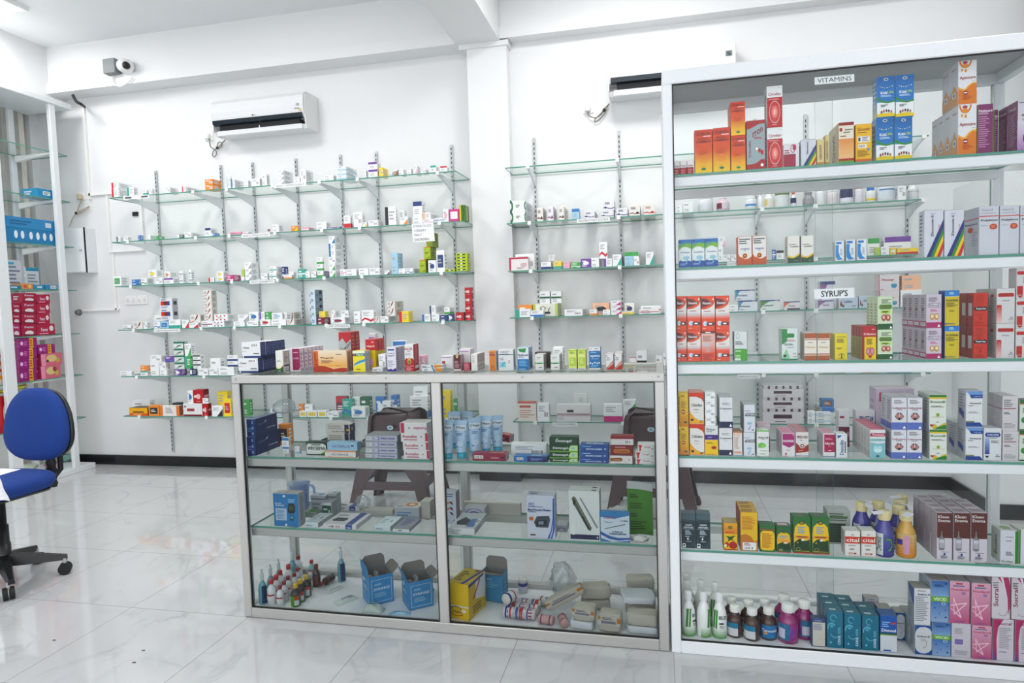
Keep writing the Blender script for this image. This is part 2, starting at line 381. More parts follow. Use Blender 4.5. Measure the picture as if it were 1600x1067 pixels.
for a in (2.2, y1-.05, y1-.55): wf.box(XL-.12, a, .55, XL-.06, a+.05, ZW, ALUW)
wf.box(XL-.12, 2.2, .55, XL-.06, y1, .6, ALUW).box(XL-.12, 2.2, ZW-.05, XL-.06, y1, ZW, ALUW).box(XL-.10, 2.2, 1.75, XL-.07, y1, 1.78, ALUW)
w = struct('window_1', wf); MB().box(XL-.095, 2.25, .6, XL-.09, y1-.05, ZW-.05, PANE2).build('window_pane', w)
struct('wall_right', MB().box(1.84, 4.12, 0, 2.2, WR, 1.93, PAINT).box(4.3, -2.6, 0, 4.6, WR, CEIL, PAINT))
struct('baseboard_right', MB().box(1.825, 4.105, 0, 1.84, WR-.015, .085, SKIRT).box(1.84, 4.105, 0, 2.2, 4.12, .085, SKIRT))
# roller shutter in the right hand opening
SH = mat('grey_shutter_steel', 'a4a9ac', .45, .3)
d = MB(); z = .02
while z < 3.1:
    d.prism([(4.40, z), (4.375, z+.02), (4.375, z+.06), (4.40, z+.078)], 0, 2.26, 4.2, SH); z += .08
d.box(2.2, 4.36, 0, 2.26, 4.42, 3.14, ALU).box(4.2, 4.36, 0, 4.3, 4.42, 3.15, ALU)
struct('door_1', d)

# ---------------------------------------------------------------- ceiling lights
LEDM = mat('lit_led_panel', 'fffdf8', .5, emit=3.0)
order = ['above the left glass shelf unit', 'before the left wall shelves', 'right of the ceiling beam', 'behind the tall display cabinet', 'in front of the low counter', 'in front of the tall cabinet']
for (x, y), o_ in zip(PANELS, order):
    t = empty('ceiling_light', (x, y, CEIL), label='square white ceiling light panel '+o_, cat='light')
    f = MB()
    for s_ in (-1, 1): f.box(-.3, s_*.29-.01, -.025, .3, s_*.29+.01, 0, WPL).box(s_*.29-.01, -.28, -.025, s_*.29+.01, .28, 0, WPL)
    f.build('frame', t); MB().box(-.28, -.28, -.02, .28, .28, -.005, LEDM).build('diffuser', t)

# ---------------------------------------------------------------- wall shelving: slotted standards with brackets, glass shelves
ZS = [2.228, 1.880, 1.532, 1.185, .812, .492]; ZM = [2.222, 1.846, 1.520, 1.198, .795, .474]
GT = .008; YF = 4.42
SLOT = mat('painted_slot_shade', '2a2d2f', .8); BRK = mat('grey_white_bracket', 'dde1e4', .4)
RX = [-4.054, -3.44, -3.149, -2.764, -2.382, -2.083, -1.479]
RM = [-.838, -.238, .658, .97, 1.574]
ordn = ['leftmost', 'second', 'third', 'fourth', 'fifth', 'sixth', 'rightmost']
def standard(x, yw, zs, z0, z1, label, group):
    t = empty('shelf_standard', (x, yw, z0), label=label, cat='shelf rail', group=group)
    m = MB().box(-.0095, -.014, 0, .0095, 0, z1-z0, STEEL); k = .02
    while k < z1-z0-.03: m.box(-.0035, -.0146, k, .0035, -.0139, k+.018, SLOT); k += .034  # slots are raised dark chips, the shade inside them put into the colour
    m.build('rail', t)
    for z in zs:
        L = yw-YF; b = MB(); zz = z-z0-GT+.0005
        b.prism([(-.014, zz-.085), (-.014, zz-.001), (-L+.005, zz-.001), (-L+.005, zz-.016), (-L*.6, zz-.035)], 0, -.006, .006, BRK)
        br = b.build('bracket', t)
        MB().box(-.012, -L-.006, zz-.012, .012, -L+.022, zz-.001, WPL).box(-.012, -L-.008, zz-.012, .012, -L-.002, zz+.013, WPL).build('clip', br)
for i, x in enumerate(RX):
    standard(x, WL, ZS, .12, 2.49, f'{ordn[i]} slotted steel shelf rail '+('of the left wall shelves' if i in (0, 6) else 'from the left on left wall'), 'slotted rails of the left wall shelves')
for i, x in enumerate(RM):
    standard(x, WR, ZM, .12, 2.47, ['slotted steel shelf rail just right of the pillar', 'slotted steel shelf rail behind the counter right end', 'slotted steel shelf rail behind the cabinet, leftmost one', 'slotted steel shelf rail behind the cabinet, middle one', 'slotted steel shelf rail behind the cabinet, rightmost one'][i], 'slotted rails of the right wall shelves')
rows6 = ['topmost', 'second highest', 'third highest', 'fourth highest', 'fifth highest', 'lowest']
def gshelf(x0, x1, y0, y1_, z, label, group, parent=None, name='glass_shelf'):
    o = MB().box(x0, y0, z-GT, x1, y1_, z, GLASS, edge=EDGE)
    o = MB(); vs = [(x, y, zz) for x in (x0, x1) for y in (y0, y1_) for zz in (z-GT, z)]
    o.add(vs, [(0, 1, 3, 2), (4, 6, 7, 5), (0, 4, 5, 1), (2, 3, 7, 6)], EDGE).add(vs, [(0, 2, 6, 4), (1, 5, 7, 3)], GLASS)
    o = o.build(name, parent)
    if not parent: tag(o, label, 'shelf', group)
    return o
XE = [-1.345, -1.30, -1.30, -1.30, -1.30, -1.30]
for i, z in enumerate(ZS):
    gshelf(-4.205, XE[i], YF, WL-.014, z, f'{rows6[i]} glass shelf on the wall left of the pillar', 'glass shelves on the left wall')
for i, z in enumerate(ZM):
    gshelf(-.996, .048, YF, WR-.014, z, f'{rows6[i]} glass shelf between pillar and tall cabinet', 'glass shelves right of the pillar')
    gshelf(.052, [1.6, 1.56, 1.78, 1.78, 1.62, 1.6][i], YF, WR-.014, z, f'{rows6[i]} glass wall shelf behind the tall cabinet', 'glass wall shelves behind the cabinet')
ZWALL = ZS

# ---------------------------------------------------------------- the low counter and the tall cabinet
def showcase(t, x0, x1, y0, y1_, zt, shelves, mids, fm, wst, wfr, toph, both, rise=.035):
    """aluminium frame with glass front, ends and back; t parents every part"""
    def part(name, *a): return MB().box(*a, fm, bev=.003).build(name, t)
    s = wst
    part('post', x0, y0, 0, x0+s, y0+.03, zt-toph); part('post', x1-s, y0, 0, x1, y0+.03, zt-toph)
    part('post', x0, y1_-.035, 0, x0+.035, y1_, zt-toph); part('post', x1-.035, y1_-.035, 0, x1, y1_, zt-toph)
    for mx in mids: part('mullion', mx-.02, y0, wfr, mx+.02, y0+.03, zt-toph)
    part('bottom_rail', x0+s, y0, 0, x1-s, y0+.03, wfr); part('bottom_rail', x0+.035, y1_-.035, .012, x1-.035, y1_, .06)
    part('top_rail', x0, y0, zt-toph, x1, y0+.03, zt); part('top_rail', x0, y1_-.035, zt-toph, x1, y1_, zt)
    part('side_rail', x0, y0+.03, zt-toph, x0+.03, y1_-.035, zt); part('side_rail', x1-.03, y0+.03, zt-toph, x1, y1_-.035, zt)
    part('side_rail', x0, y0+.03, 0, x0+.03, y1_-.035, .04); part('side_rail', x1-.03, y0+.03, 0, x1, y1_-.035, .04)
    BOT = mat('white_laminate_board', 'e2e5e8', .4)
    MB().box(x0+.03, y0+.03, .025, x1-.03, y1_-.035, wfr-.004, BOT).build('bottom_board', t)
    xs = [x0+s]+[q for mx in mids for q in (mx-.02, mx+.02)]+[x1-s]
    for a, b in zip(xs[::2], xs[1::2]):
        MB().box(a+.001, y0+.013, wfr+.001, b-.001, y0+.018, zt-toph-.001, both).build('front_glass', t)
        sl = MB(); e = .004
        sl.box(a, y0+.004, wfr, a+e, y0+.012, zt-toph, RUBBER).box(b-e, y0+.004, wfr, b, y0+.012, zt-toph, RUBBER).box(a+e, y0+.004, wfr, b-e, y0+.012, wfr+e, RUBBER).box(a+e, y0+.004, zt-toph-e, b-e, y0+.012, zt-toph, RUBBER)
        sl.build('seal', t)
    for x in (x0+.008, x1-.013): MB().box(x, y0+.031, .042, x+.005, y1_-.036, zt-toph-.002, PANE2).build('side_glass', t)
    c = (x0+x1)/2
    gshelf_pane = lambda a, b, y: (lambda o: o)(MB().add([(p, q, r) for p in (a, b) for q in (y, y+.005) for r in (.062, zt-toph-.002)], [(0, 1, 3, 2), (4, 6, 7, 5)], EDGE).add([(p, q, r) for p in (a, b) for q in (y, y+.005) for r in (.062, zt-toph-.002)], [(0, 4, 5, 1), (2, 3, 7, 6), (0, 2, 6, 4), (1, 5, 7, 3)], PANE2).build('sliding_glass', t))
    gshelf_pane(x0+.037, c+.03, y1_-.03); gshelf_pane(c-.03, x1-.037, y1_-.018)
    for z in shelves:
        gshelf(x0+.032, x1-.032, y0+.033, y1_-.06, z, '', '', t)
        part('shelf_rail', x0+.032, y0+.033, z-GT-rise, x1-.032, y0+.053, z-GT-.0005)
        part('shelf_rail', x0+.037, y1_-.075, z-GT-rise, x1-.037, y1_-.055, z-GT-.0005)
    for mx in mids: part('back_post', mx-.0175, y1_-.072, .06, mx+.0175, y1_-.04, zt-toph)
CX0, CX1, CY0, CY1, CZ = -1.742, .022, 2.40, 2.80, 1.032
CSH = [.687, .387]
t = empty('display_counter', (0, 0, 0), label='low aluminium and glass display counter with medicine boxes on top', cat='display counter')
showcase(t, CX0, CX1, CY0, CY1, CZ, CSH, [-.845], ALU, .036, .042, .032, PANE)
MB().box(CX0+.031, CY0+.031, CZ-.012, CX1-.031, CY1-.036, CZ-.003, GLASS).build('glass_top', t)
for x in (-1.72, -1.05, -.5, .0):
    MB().lathe([(.0001, -.002), (.004, -.002), (.003, 0), (.0001, .0005)], STEEL, (x, CY0-.0005, CZ-.012), 8, 1).build('screw', t)
KX0, KX1, KZ = .03, 1.25, 2.092
KSH = [1.735, 1.406, 1.067, .725, .378]; KB = .043
rebase(t, ((CX0+CX1)/2, 2.6, 0))
t = empty('display_cabinet', (0, 0, 0), label='tall white framed glass cabinet full of syrup boxes', cat='display cabinet')
showcase(t, KX0, KX1, 2.395, 2.80, KZ, KSH, [], WALU, .034, .047, .05, PANE2)
MB().box(KX0+.031, 2.426, KZ-.015, KX1-.031, 2.764, KZ-.003, mat('grey_laminate_top', 'b9bcbe', .5)).build('top_board', t)
rebase(t, ((KX0+KX1)/2, 2.6, 0))
# ================================================================ FITTINGS ON THE WALLS
ACW = mat('glossy_white_casing', 'dfe1e4', .18, coat=.5)
DARKV = mat('dark_air_outlet', '0b0d10', .5)
def printmap(name, spec, o, u, v, n, parent=None):
    """print on a flat face: origin o, edge vectors u and v, outward normal n"""
    o, u, v, n = map(Vector, (o, u, v, n)); return card_panel(name, None, lambda a, b, e: o+u*a+v*b+n*e, spec, parent)
def aircon(x0, x1, yw, z0, z1, label, front):
    t = empty('air_conditioner', (x0, yw, z0), label=label, cat='air conditioner'); H = z1-z0; L = x1-x0
    pr = [(0, .01), (-.17, 0), (-.19, .03), (-.10, .035), (-.115, .07), (-.20, .078), (-.215, .11), (-.222, H*.6), (-.215, H-.04), (-.19, H-.012), (-.14, H), (0, H)]
    MB().prism(pr, 0, 0, L, ACW).build('casing', t)
    MB().prism([(-.05, .037), (-.185, .032), (-.195, .076), (-.05, .07)], 0, .05, L-.05, DARKV).build('air_outlet', t)
    MB().prism([(-.196, .07), (-.222, .078), (-.226, .108), (-.217, .108)], 0, .012, L-.012, mat('smoked_flap', '12202a', .15)).build('flap', t)
    MB().prism([(-.17, .0), (-.192, .0), (-.195, .034), (-.172, .03)], 0, .03, L-.03, ACW).build('lower_lip', t)
    for k in (.5,): MB().box(L*k-.003, -.19, .034, L*k+.003, -.12, .07, WPL).build('louvre', t)
    for e in (-.0055, L-.0005): MB().prism([(0, .012), (-.168, .002), (-.2, .035), (-.2, .078), (-.2, H-.03), (-.14, H-.004), (0, H-.004)], 0, e, e+.006, WPL).build('end_cap', t)
    printmap('front_print', front, (0, -.2235, .11), (L, 0, 0), (0, .001, H-.15), (0, -1, 0), t)
    return t
aircon(-3.345, -2.56, WL, 2.668, 2.945, 'white air conditioner on the wall left of the pillar', 'e.46,.1,.009,.035,555;TLG,.485,.1,.02,.05,777;T10,.945,.45,.03,.14,444;l.91,.22,.965,.26,1,888;e.967,.13,.014,.05,e8c61c')
ac2 = aircon(-.285, .515, WR, 2.655, 2.945, 'white air conditioner above the tall cabinet, right of pillar', 'r.925,.42,.975,.66,8d9699;T5,.95,.52,.03,.15,222')
printmap('side_print', 'l.1,.3,.5,.7,4,777;t10,.65,.5,.2,.15,333', (.7855, -.05, .08), (0, -.12, 0), (0, 0, .14), (1, 0, 0), [o for o in bpy.data.objects if o.name == 'air_conditioner'][0])

CORDG = mat('grey_power_cord', '77706a', .5); CORDB = mat('beige_power_cord', 'b7a58c', .5)
def socket(px, py, yw, w, h, label, plug='ccc', name='wall_socket', n=1):
    p = at(px, py, 1, yw); t = empty(name, (p.x, yw, p.z), label=label, cat='socket')
    for i in range(n):
        x = (i-(n-1)/2)*w*1.02; MB().box(x-w/2, -.008, -h/2, x+w/2, 0, h/2, WPL, bev=.003).build('face_plate', t)
        MB().box(x-.012, -.012, -.015, x+.012, -.008, .015, ACW, bev=.002).build('switch_rocker', t)
    if plug:
        MB().box(-.02, -.045, -.035, .02, -.012, .01, mat('plug_'+plug, plug, .4), bev=.006).build('plug', t)
    return t, Vector((p.x, yw, p.z))
def cord(name, label, pts, mt, knot=None):
    m = MB().tube(pts, .004, mt, 8); t = m.build(name); tag(t, label, 'cord')
    if knot is not None:
        k = Vector(knot); MB().lathe([(.004, -.012), (.011, -.006), (.011, .006), (.004, .012)], BLACK, k, 8).build('cable_tie', t)
def P1(px, py, y): return at(px, py, 1, y)
socket(327, 212, WL, .075, .085, 'white socket with white plug below left air conditioner', 'e8e8e6')
w = lambda L, y: [P1(a, b, y-.025) for a, b in L]
def smooth(pts, k=5):
    out = []
    n = len(pts)
    for i in range(n-1):
        a, b, c, d = pts[max(0, i-1)], pts[i], pts[i+1], pts[min(n-1, i+2)]
        for j in range(k):
            t = j/k; out.append(.5*((2*b)+(c-a)*t+(2*a-5*b+4*c-d)*t*t+(3*b-a-3*c+d)*t*t*t))
    return out+[pts[-1]]
cord('power_cord', 'grey cord looped below the left air conditioner', smooth(w([(327, 217), (329, 229), (337, 235), (338, 241), (335, 245), (332, 242), (334, 235), (339, 231), (341, 223), (346, 223), (346, 229), (340, 232), (346, 225), (353, 217)], WL)), CORDG, P1(339.5, 231, WL-.025))
socket(919, 168, WR, .075, .085, 'white socket with round plug left of second air conditioner', 'e4e4e2')
cord('power_cord', 'grey cord looped beside the second air conditioner socket', smooth(w([(918, 174), (921, 181), (930, 184), (939, 179), (944, 170), (950, 164), (952, 162), (949, 167), (945, 176), (937, 186), (930, 190), (930, 186), (938, 178), (946, 168)], WR)), CORDG, P1(944, 172, WR-.025))
socket(128.5, 306, WL, .07, .07, 'white socket with beige plug above the white distribution box', 'c9b99e')
cord('power_cord', 'beige cord looped above the white distribution box', smooth(w([(128, 311), (124, 320), (121, 330), (128, 328), (136, 324), (139, 322), (137, 326), (128, 331), (119, 334), (114, 340), (110, 350), (108, 354)], WL)), CORDB, P1(119, 333, WL-.025))
socket(214, 469, WL, .055, .075, 'row of four white switch plates below lower left conduit', None, 'switch_plate', 4)
socket(907, 623, WR, .1, .085, 'white double socket low on the wall behind the counter', None, 'wall_socket', 1)
def trunk(name, label, segs, yw, r=.011):
    m = MB()
    for (a, b, c, d) in segs:
        p, q = P1(a, b, yw), P1(c, d, yw)
        if abs(p.x-q.x) < abs(p.z-q.z): x = (p.x+q.x)/2; m.box(x-r, yw-.02, min(p.z, q.z), x+r, yw, max(p.z, q.z), WPL)
        else: z = (p.z+q.z)/2; m.box(min(p.x, q.x), yw-.02, z-r, max(p.x, q.x), yw, z+r, WPL)
    return tag(m.build(name), label, 'conduit')
trunk('cable_trunking', 'white cable trunking down the back wall beside left corner', [(134, 168, 141, 312), (141, 302, 205, 302)], WL)
trunk('cable_trunking', 'white trunking loop on the wall left of first shelf rail', [(168, 306, 176, 392), (222, 308, 226, 392), (172, 392, 226, 392)], WL, .008)
trunk('cable_trunking', 'thin white trunking from corner to the four switch plates', [(178, 396, 184, 484), (131, 485, 188, 483)], WL, .008)
tag(MB().box(P1(208, 330, WL).x, WL-.012, P1(208, 338, WL).z, P1(216, 330, WL).x, WL, P1(208, 331.5, WL).z, BLACK).build('thermostat'), 'tiny black square sensor on wall between trunking', 'sensor')
tag(MB().tube(smooth([P1(114, 149, YP-.02), P1(119, 158, YP-.04), P1(127, 163, YP-.03), P1(132, 167, WL-.03)]), .012, RUBBER).build('flexible_conduit'), 'short black flexible conduit hanging from the beam corner', 'conduit')
p = P1(124, 488, WL); tag(MB().lathe([(.0001, -.03), (.02, -.03), (.03, 0), (.0001, .0)], mat('grey_putty', '7d7f80', .8), (p.x, WL, p.z), 10, 1).build('conduit_end'), 'grey conduit end poking from wall by left unit', 'conduit')
# distribution box
pb = at(101, 427, 1, 4.63); pt = at(126, 356, 0, -4.70)
t = empty('distribution_box', (-4.83, WL, 1.67), label='white metal distribution box on the wall behind glass unit', cat='electrical box')
MB().box(-.10, -.102, 0, .13, 0, .38, mat('white_enamel', 'e4e7ea', .35), bev=.003).build('case', t)
dd = MB().box(-.098, -.117, .005, .12, -.104, .375, mat('white_enamel', 'e4e7ea', .35), bev=.002).build('door', t); MB().lathe([(.0001, -.012), (.009, -.012), (.009, 0), (.0001, 0)], STEEL, (.09, -.117, .19), 10, 1).build('lock', dd)
MB().box(.121, -.112, .0, .129, -.103, .38, RUBBER).build('gasket', t)
# camera and junction box on the beam
p = P1(180, 107, YP-.014)
tag(MB().box(p.x-.062, YP-.075, p.z-.055, p.x+.05, YP-.014, p.z+.06, mat('grey_plastic_box', '7c8084', .5), bev=.004).build('junction_box'), 'grey square junction box beside the dome camera', 'junction box')
p = P1(201, 106, YP-.014); t = empty('security_camera', (p.x, YP-.014, p.z), label='white dome security camera on beam above left shelves', cat='camera')
MB().lathe([(.055, 0), (.058, -.02), (.05, -.035)][::-1], WPL, (0, 0, 0), 20, 1).build('base', t)
b = MB(); n_ = 14; b.lathe([(.0001+.052*math.sin(math.pi*i/n_), -.05-.052*math.cos(math.pi*i/n_)) for i in range(n_+1)], WPL, (0, 0, 0), 20, 1); b.build('dome', t)
b = MB().lathe([(.0001, -.104), (.02, -.1), (.028, -.088), (.030, -.07)], BLACK, (0, 0, 0), 16, 1); o = b.build('lens', t); o.rotation_euler = (.1, 0, .5); o.location = (.0, 0, .0)
tag(MB().tube(smooth([P1(176, 120, YP-.03), P1(177, 129, YP-.03), P1(187, 135, YP-.03), P1(199, 129, YP-.03), P1(207, 121, YP-.03)]), .006, WPL).build('flexible_conduit'), 'white flexible conduit looping under the dome camera', 'conduit')

# ================================================================ THE GLASS SHELF UNIT AT THE LEFT
XU = -4.74
t = empty('glass_shelf_unit', (0, 0, 0), label='white framed glass shelf unit along the left wall', cat='shelf unit')
py_ = lambda px, y=500: at(px, y, 0, XU).y
PA, PB = (py_(101), py_(109.5)), (py_(2), py_(20))
for a, b in (PA, PB, (PB[0]-.75, PB[0]-.69)):
    MB().box(XU-.035, a, .045, XU, b, 3.02, WALU, bev=.003).build('post', t)
    MB().box(-5.19, a, .045, -5.155, b, 3.02, WALU, bev=.003).build('back_post', t)
MB().box(-5.19, 2.4, 3.02, XU+.01, 4.65, 3.065, WALU, bev=.003).build('header', t)
MB().box(-5.19, 2.4, 0, XU, 4.65, .045, WALU, bev=.003).build('plinth', t)
ZU = [at(a, b, 0, XU+.01).z for a, b in ((100, 239.3), (104, 312.5), (95, 383), (116, 452.5), (121, 521), (127, 586), (131, 653))]
for z in ZU:
    gshelf(-5.14, XU-.036, 2.5, 4.62, z, '', '', t)
    for a, b in (PA, PB): MB().prism([(-5.13, z-GT-.001), (XU-.04, z-GT-.001), (XU-.04, z-GT-.008), (-5.13, z-GT-.05)], 1, (a+b)/2-.014, (a+b)/2+.014, WPL).build('bracket', t)
rebase(t, (-4.97, 3.6, 0))

# ================================================================ OFFICE CHAIR
def cushion(w, h, th, mt, top=.8, nseg=36, bulge=.35, pw=2.6):
    """rounded padded slab in the xz plane, centre at the origin, front to -y"""
    m = MB(); rings = []
    for k, (s, y) in enumerate([(.0, -th/2-th*.0), (.5, -th/2+th*.02), (.8, -th/2+th*.08), (.94, -th/2+th*.2), (1, -th*.1), (1, th*.25), (.93, th*.5), (.0001, th*.5)]):
        ring = []
        for i in range(nseg):
            a = 2*math.pi*i/nseg; c, s_ = math.cos(a), math.sin(a)
            x = math.copysign(abs(c)**(2/pw), c)*w/2*max(s, .001); z = math.copysign(abs(s_)**(2/pw), s_)*h/2*max(s, .001)
            x *= 1-(1-top)*(z/h+.5)**1.5
            ring.append((x, y, z))
        rings += ring
    n = nseg; K = 8
    m.add(rings, [(j*n+i, (j+1)*n+i, (j+1)*n+(i+1) % n, j*n+(i+1) % n)[::-1] for j in range(K-1) for i in range(n)], mt, True); return m
BLUE = mat('royal_blue_weave', '103a88', .9, bump=.5, bscale=500, var=.12)
CHX, CHY = -3.16, 2.53
t = empty('office_chair', (CHX, CHY, 0), math.radians(-4), 'blue fabric office chair on black castors at left edge', 'office chair')
o = cushion(.455, .375, .07, BLUE, .72).build('backrest', t, (-.01, .215, .752)); o.rotation_euler = (-.08, 0, 0)
o = cushion(.44, .36, .03, BLACK, .72).build('back_shell', t, (.0, .252, .750)); o.rotation_euler = (-.08, 0, 0)
o = cushion(.47, .44, .075, BLUE, .92, pw=3).build('seat', t, (.02, -.03, .505)); o.rotation_euler = (math.radians(-90), 0, 0)
MB().box(-.12, -.17, .445, .20, .12, .468, BLACK, bev=.01).build('seat_plate', t)
b = MB(); prof = []
for i in range(13): prof += [(.026 if i % 2 else .02, .0+.018*i)]
b.lathe(prof, BLACK, (0, 0, 0), 16, 2, 1.3, .8); b.build('back_post_bellows', t, (.05, .235, .42))
MB().tube([(.05, .05, .455), (.05, .2, .45), (.05, .24, .46), (.05, .285, .5), (.05, .29, .66)], .014, BLACK, 10).build('back_stem', t)
MB().lathe([(.034, .10), (.034, .2), (.03, .201), (.03, .29), (.024, .291), (.024, .45)], BLACK, (0, 0, 0), 20).build('gas_column', t)
for k in range(5):
    a = math.radians(-30+72*k); dx, dy = math.cos(a), math.sin(a)
    r0, r1 = Vector((dx*.02, dy*.02, .125)), Vector((dx*.26, dy*.26, .085)); nrm = Vector((-dy, dx, 0))
    vs = []
    for p, wd, hh in ((r0, .03, .035), (r0.lerp(r1, .5), .023, .026), (r1, .015, .014)):
        vs += [p+nrm*wd-Vector((0, 0, hh)), p-nrm*wd-Vector((0, 0, hh)), p-nrm*wd*.6+Vector((0, 0, hh*.7)), p+nrm*wd*.6+Vector((0, 0, hh*.7))]
    fs = [(3, 2, 1, 0), (8, 9, 10, 11)]+[(j*4+i, j*4+(i+1) % 4, j*4+4+(i+1) % 4, j*4+4+i) for j in (0, 1) for i in range(4)]
    lg = MB().add(vs, fs, BLACK).build('leg', t)
    c = MB(); cx, cyy = dx*.25-nrm.x*.012, dy*.25-nrm.y*.012
    for s_ in (-1, 1):
        vs = [(.029*math.cos(2*math.pi*i/18), .029*math.sin(2*math.pi*i/18)) for i in range(18)]
        u = Vector((dx, dy, 0)); n = nrm
        ring = [Vector((cx, cyy, .0295))+u*p[0]*1+Vector((0, 0, p[1]))+n*s_*y for y in (.004, .022) for p in vs]
        c.add(ring, [tuple(range(18))[::(1 if s_ < 0 else -1)], tuple(range(18, 36))[::(-1 if s_ < 0 else 1)]]+[(i, (i+1) % 18, 18+(i+1) % 18, 18+i)[::(1 if s_ > 0 else -1)] for i in range(18)], RUBBER)
    c.tube([(cx, cyy, .05), (cx, cyy, .08)], .008, STEEL, 8); c.build('caster', lg)
# white cloth hanging over the front of the seat, at the picture edge
CP = at(0, 742, 1, CHY-.285)
m = MB().grid(lambda u, v: (CP.x-.12+.125*u+.05*v+.003*math.sin(9*v), CHY-.292-.006*math.sin(u*7), CP.z-.11*v), 8, 10, mat('white_cotton', 'e9e6ea', .85, bump=.3, bscale=200))
m.grid(lambda u, v: (CP.x-.12+.125*u, CHY-.292+.1*(1-v), CP.z+.002-.002*v), 8, 4, mat('white_cotton'))
tag(m.build('draped_cloth'), 'white cloth draped over the blue chair seat', 'cloth')

# ================================================================ BROWN PLASTIC STOOLS BEHIND THE COUNTER
BRP = mat('brown_moulded_plastic', '483236', .38, bump=.05)
def stool(x, y, rz, label, h=.63, a=.15, b_=.27):
    t = empty('plastic_stool', (x, y, 0), rz, label, 'stool', 'brown plastic stools behind the counter')
    m = MB(); P = lambda sx, sy_, z, k=1.: (sx*(a+(b_-a)*(1-z/h)**1.0)*k, sy_*(a+(b_-a)*(1-z/h))*k*.95, z)
    c = .03; top = []
    for s in ((1, 1), (-1, 1), (-1, -1), (1, -1)):
        for q in ((0, 1), (1, 0)) if s[0]*s[1] > 0 else ((1, 0), (0, 1)):
            top.append((s[0]*(a-c*q[1]-.0), s[1]*(a*.95-c*q[0])))
    A = 1.
    ri = [[(p[0]*k, p[1]*k, z) for p in top] for k, z in ((.86, h), (1, h-.015), (1.04, h-.03), (1.12, h-.17))]
    V = [p for r in ri for p in r]; n = 8
    m.add(V, [tuple(range(8))]+[((j+1)*n+i, (j+1)*n+(i+1) % n, j*n+(i+1) % n, j*n+i) for j in range(3) for i in range(n)], BRP); m.build('seat', t)
    printmap('maker_badge', 'e.5,.5,.5,.5,dfe6ea;e.5,.5,.3,.3,7fb6d8', (-.02, -a*1.06*.95-.003, h-.10), (.04, 0, 0), (0, .0, .028), (0, -1, 0), t)
    for sx in (-1, 1):
        for sy_ in (-1, 1):
            vs = []
            for z in (h-.16, .30, .0):
                X, Y_, _ = P(sx, sy_, z); w_ = .12 if z > .4 else (.085 if z > .1 else .055)
                vs += [(X, Y_, z), (X-sx*w_, Y_, z), (X-sx*w_, Y_-sy_*.008, z), (X-sx*.008, Y_-sy_*.008, z), (X-sx*.008, Y_-sy_*w_, z), (X, Y_-sy_*w_, z)]
            fs = []
            for j in (0, 1):
                for i in range(6):
                    q = (j*6+i, j*6+(i+1) % 6, j*6+6+(i+1) % 6, j*6+6+i); fs.append(q if sx*sy_ > 0 else q[::-1])
            fs += [(12, 13, 14, 15, 16, 17)]
            m = MB().add(vs, fs, BRP); fx, fy, _ = P(sx, sy_, 0)
            m.lathe([(.028, 0), (.03, .01), (.018, .05)], BRP, (fx-sx*.02, fy-sy_*.02, 0), 10); m.build('leg', t)
    for side in range(4):
        m = MB()
        def W(u, z, d):
            k = (a+(b_-a)*(1-z/h)); X, Y_ = u*k, -(k*.95-d)
            c_, s_ = [(1, 0), (0, 1), (-1, 0), (0, -1)][side]; return (X*c_-Y_*s_, X*s_+Y_*c_, z)
        for (u0, z0), (u1, z1), wd in (((-.8, .19), (.8, .19), .05), ((-.75, .2), (.0, .44), .055), ((.75, .2), (.0, .44), .055)):
            q = []
            for d in (.0015, .012):
                q += [W(u0, z0-wd/2, d), W(u1, z1-wd/2, d), W(u1, z1+wd/2, d), W(u0, z0+wd/2, d)]
            fl = [(0, 1, 2, 3), (7, 6, 5, 4), (0, 4, 5, 1), (1, 5, 6, 2), (2, 6, 7, 3), (3, 7, 4, 0)]
            if u0 > u1: fl = [f[::-1] for f in fl]
            m.add(q, fl, BRP)
        m.build('brace', t)
    return t
stool(-1.655, 3.95, .06, 'brown plastic stool behind left half of the counter')
stool(-.04, 3.98, -.05, 'brown plastic stool behind the counter and cabinet joint')
# ================================================================ STOCK: how cartons and bottles are made and set on a shelf
SHELF = {}   # name -> (top z, front y, back y, words for the place)
def shelf(k, z, y0, y1, words): SHELF[k] = (z, y0, y1, words)
lw = ['top', 'second', 'third', 'fourth', 'fifth', 'lowest']
for i in range(6):
    shelf(f'L{i+1}', ZS[i]+.0004, YF, WL-.02, f'on {lw[i]} left wall shelf')
    shelf(f'M{i+1}', ZM[i]+.0004, YF, WR-.02, f'on {lw[i]} shelf beside pillar')
    shelf(f'C{i+1}', ZM[i]+.0004, YF, WR-.02, f'on {lw[i]} shelf behind cabinet')
shelf('T', CZ+.0004, CY0, CY1, 'on the counter top')
for i in range(2): shelf(f'D{i+1}', CSH[i]+.0004, CY0+.035, CY1-.08, f'on counter {["upper", "lower"][i]} glass shelf')
shelf('D3', .042-.004+.0004, CY0+.033, CY1-.04, 'on the counter floor')
for i in range(5): shelf(f'K{i+1}', KSH[i]+.0004, 2.435, 2.72, f'on cabinet {lw[i]} shelf' if i < 4 else 'on cabinet lowest shelf')
shelf('K6', .047-.004+.0004, 2.432, 2.755, 'on the cabinet floor')
CN = dict(w='white', r='red', b='blue', n='navy', g='green', l='lime', y='yellow', o='orange', p='purple', m='magenta', k='black', e='grey', t='teal', c='cream', i='pink', u='maroon', s='light blue', h='peach', d='dark green', q='brown')
CV = dict(w='eef0f1', r='c8202c', b='2f6fb8', n='263a72', g='3f9e4c', l='a9c832', y='f0cf2a', o='e8842a', p='6c3f98', m='c4307c', k='26282a', e='9aa0a4', t='2fa08c', c='efe4c4', i='eaa6b8', u='7c2438', s='9cc8e2', h='f2b48c', d='1f5a3c', q='8a5a34')
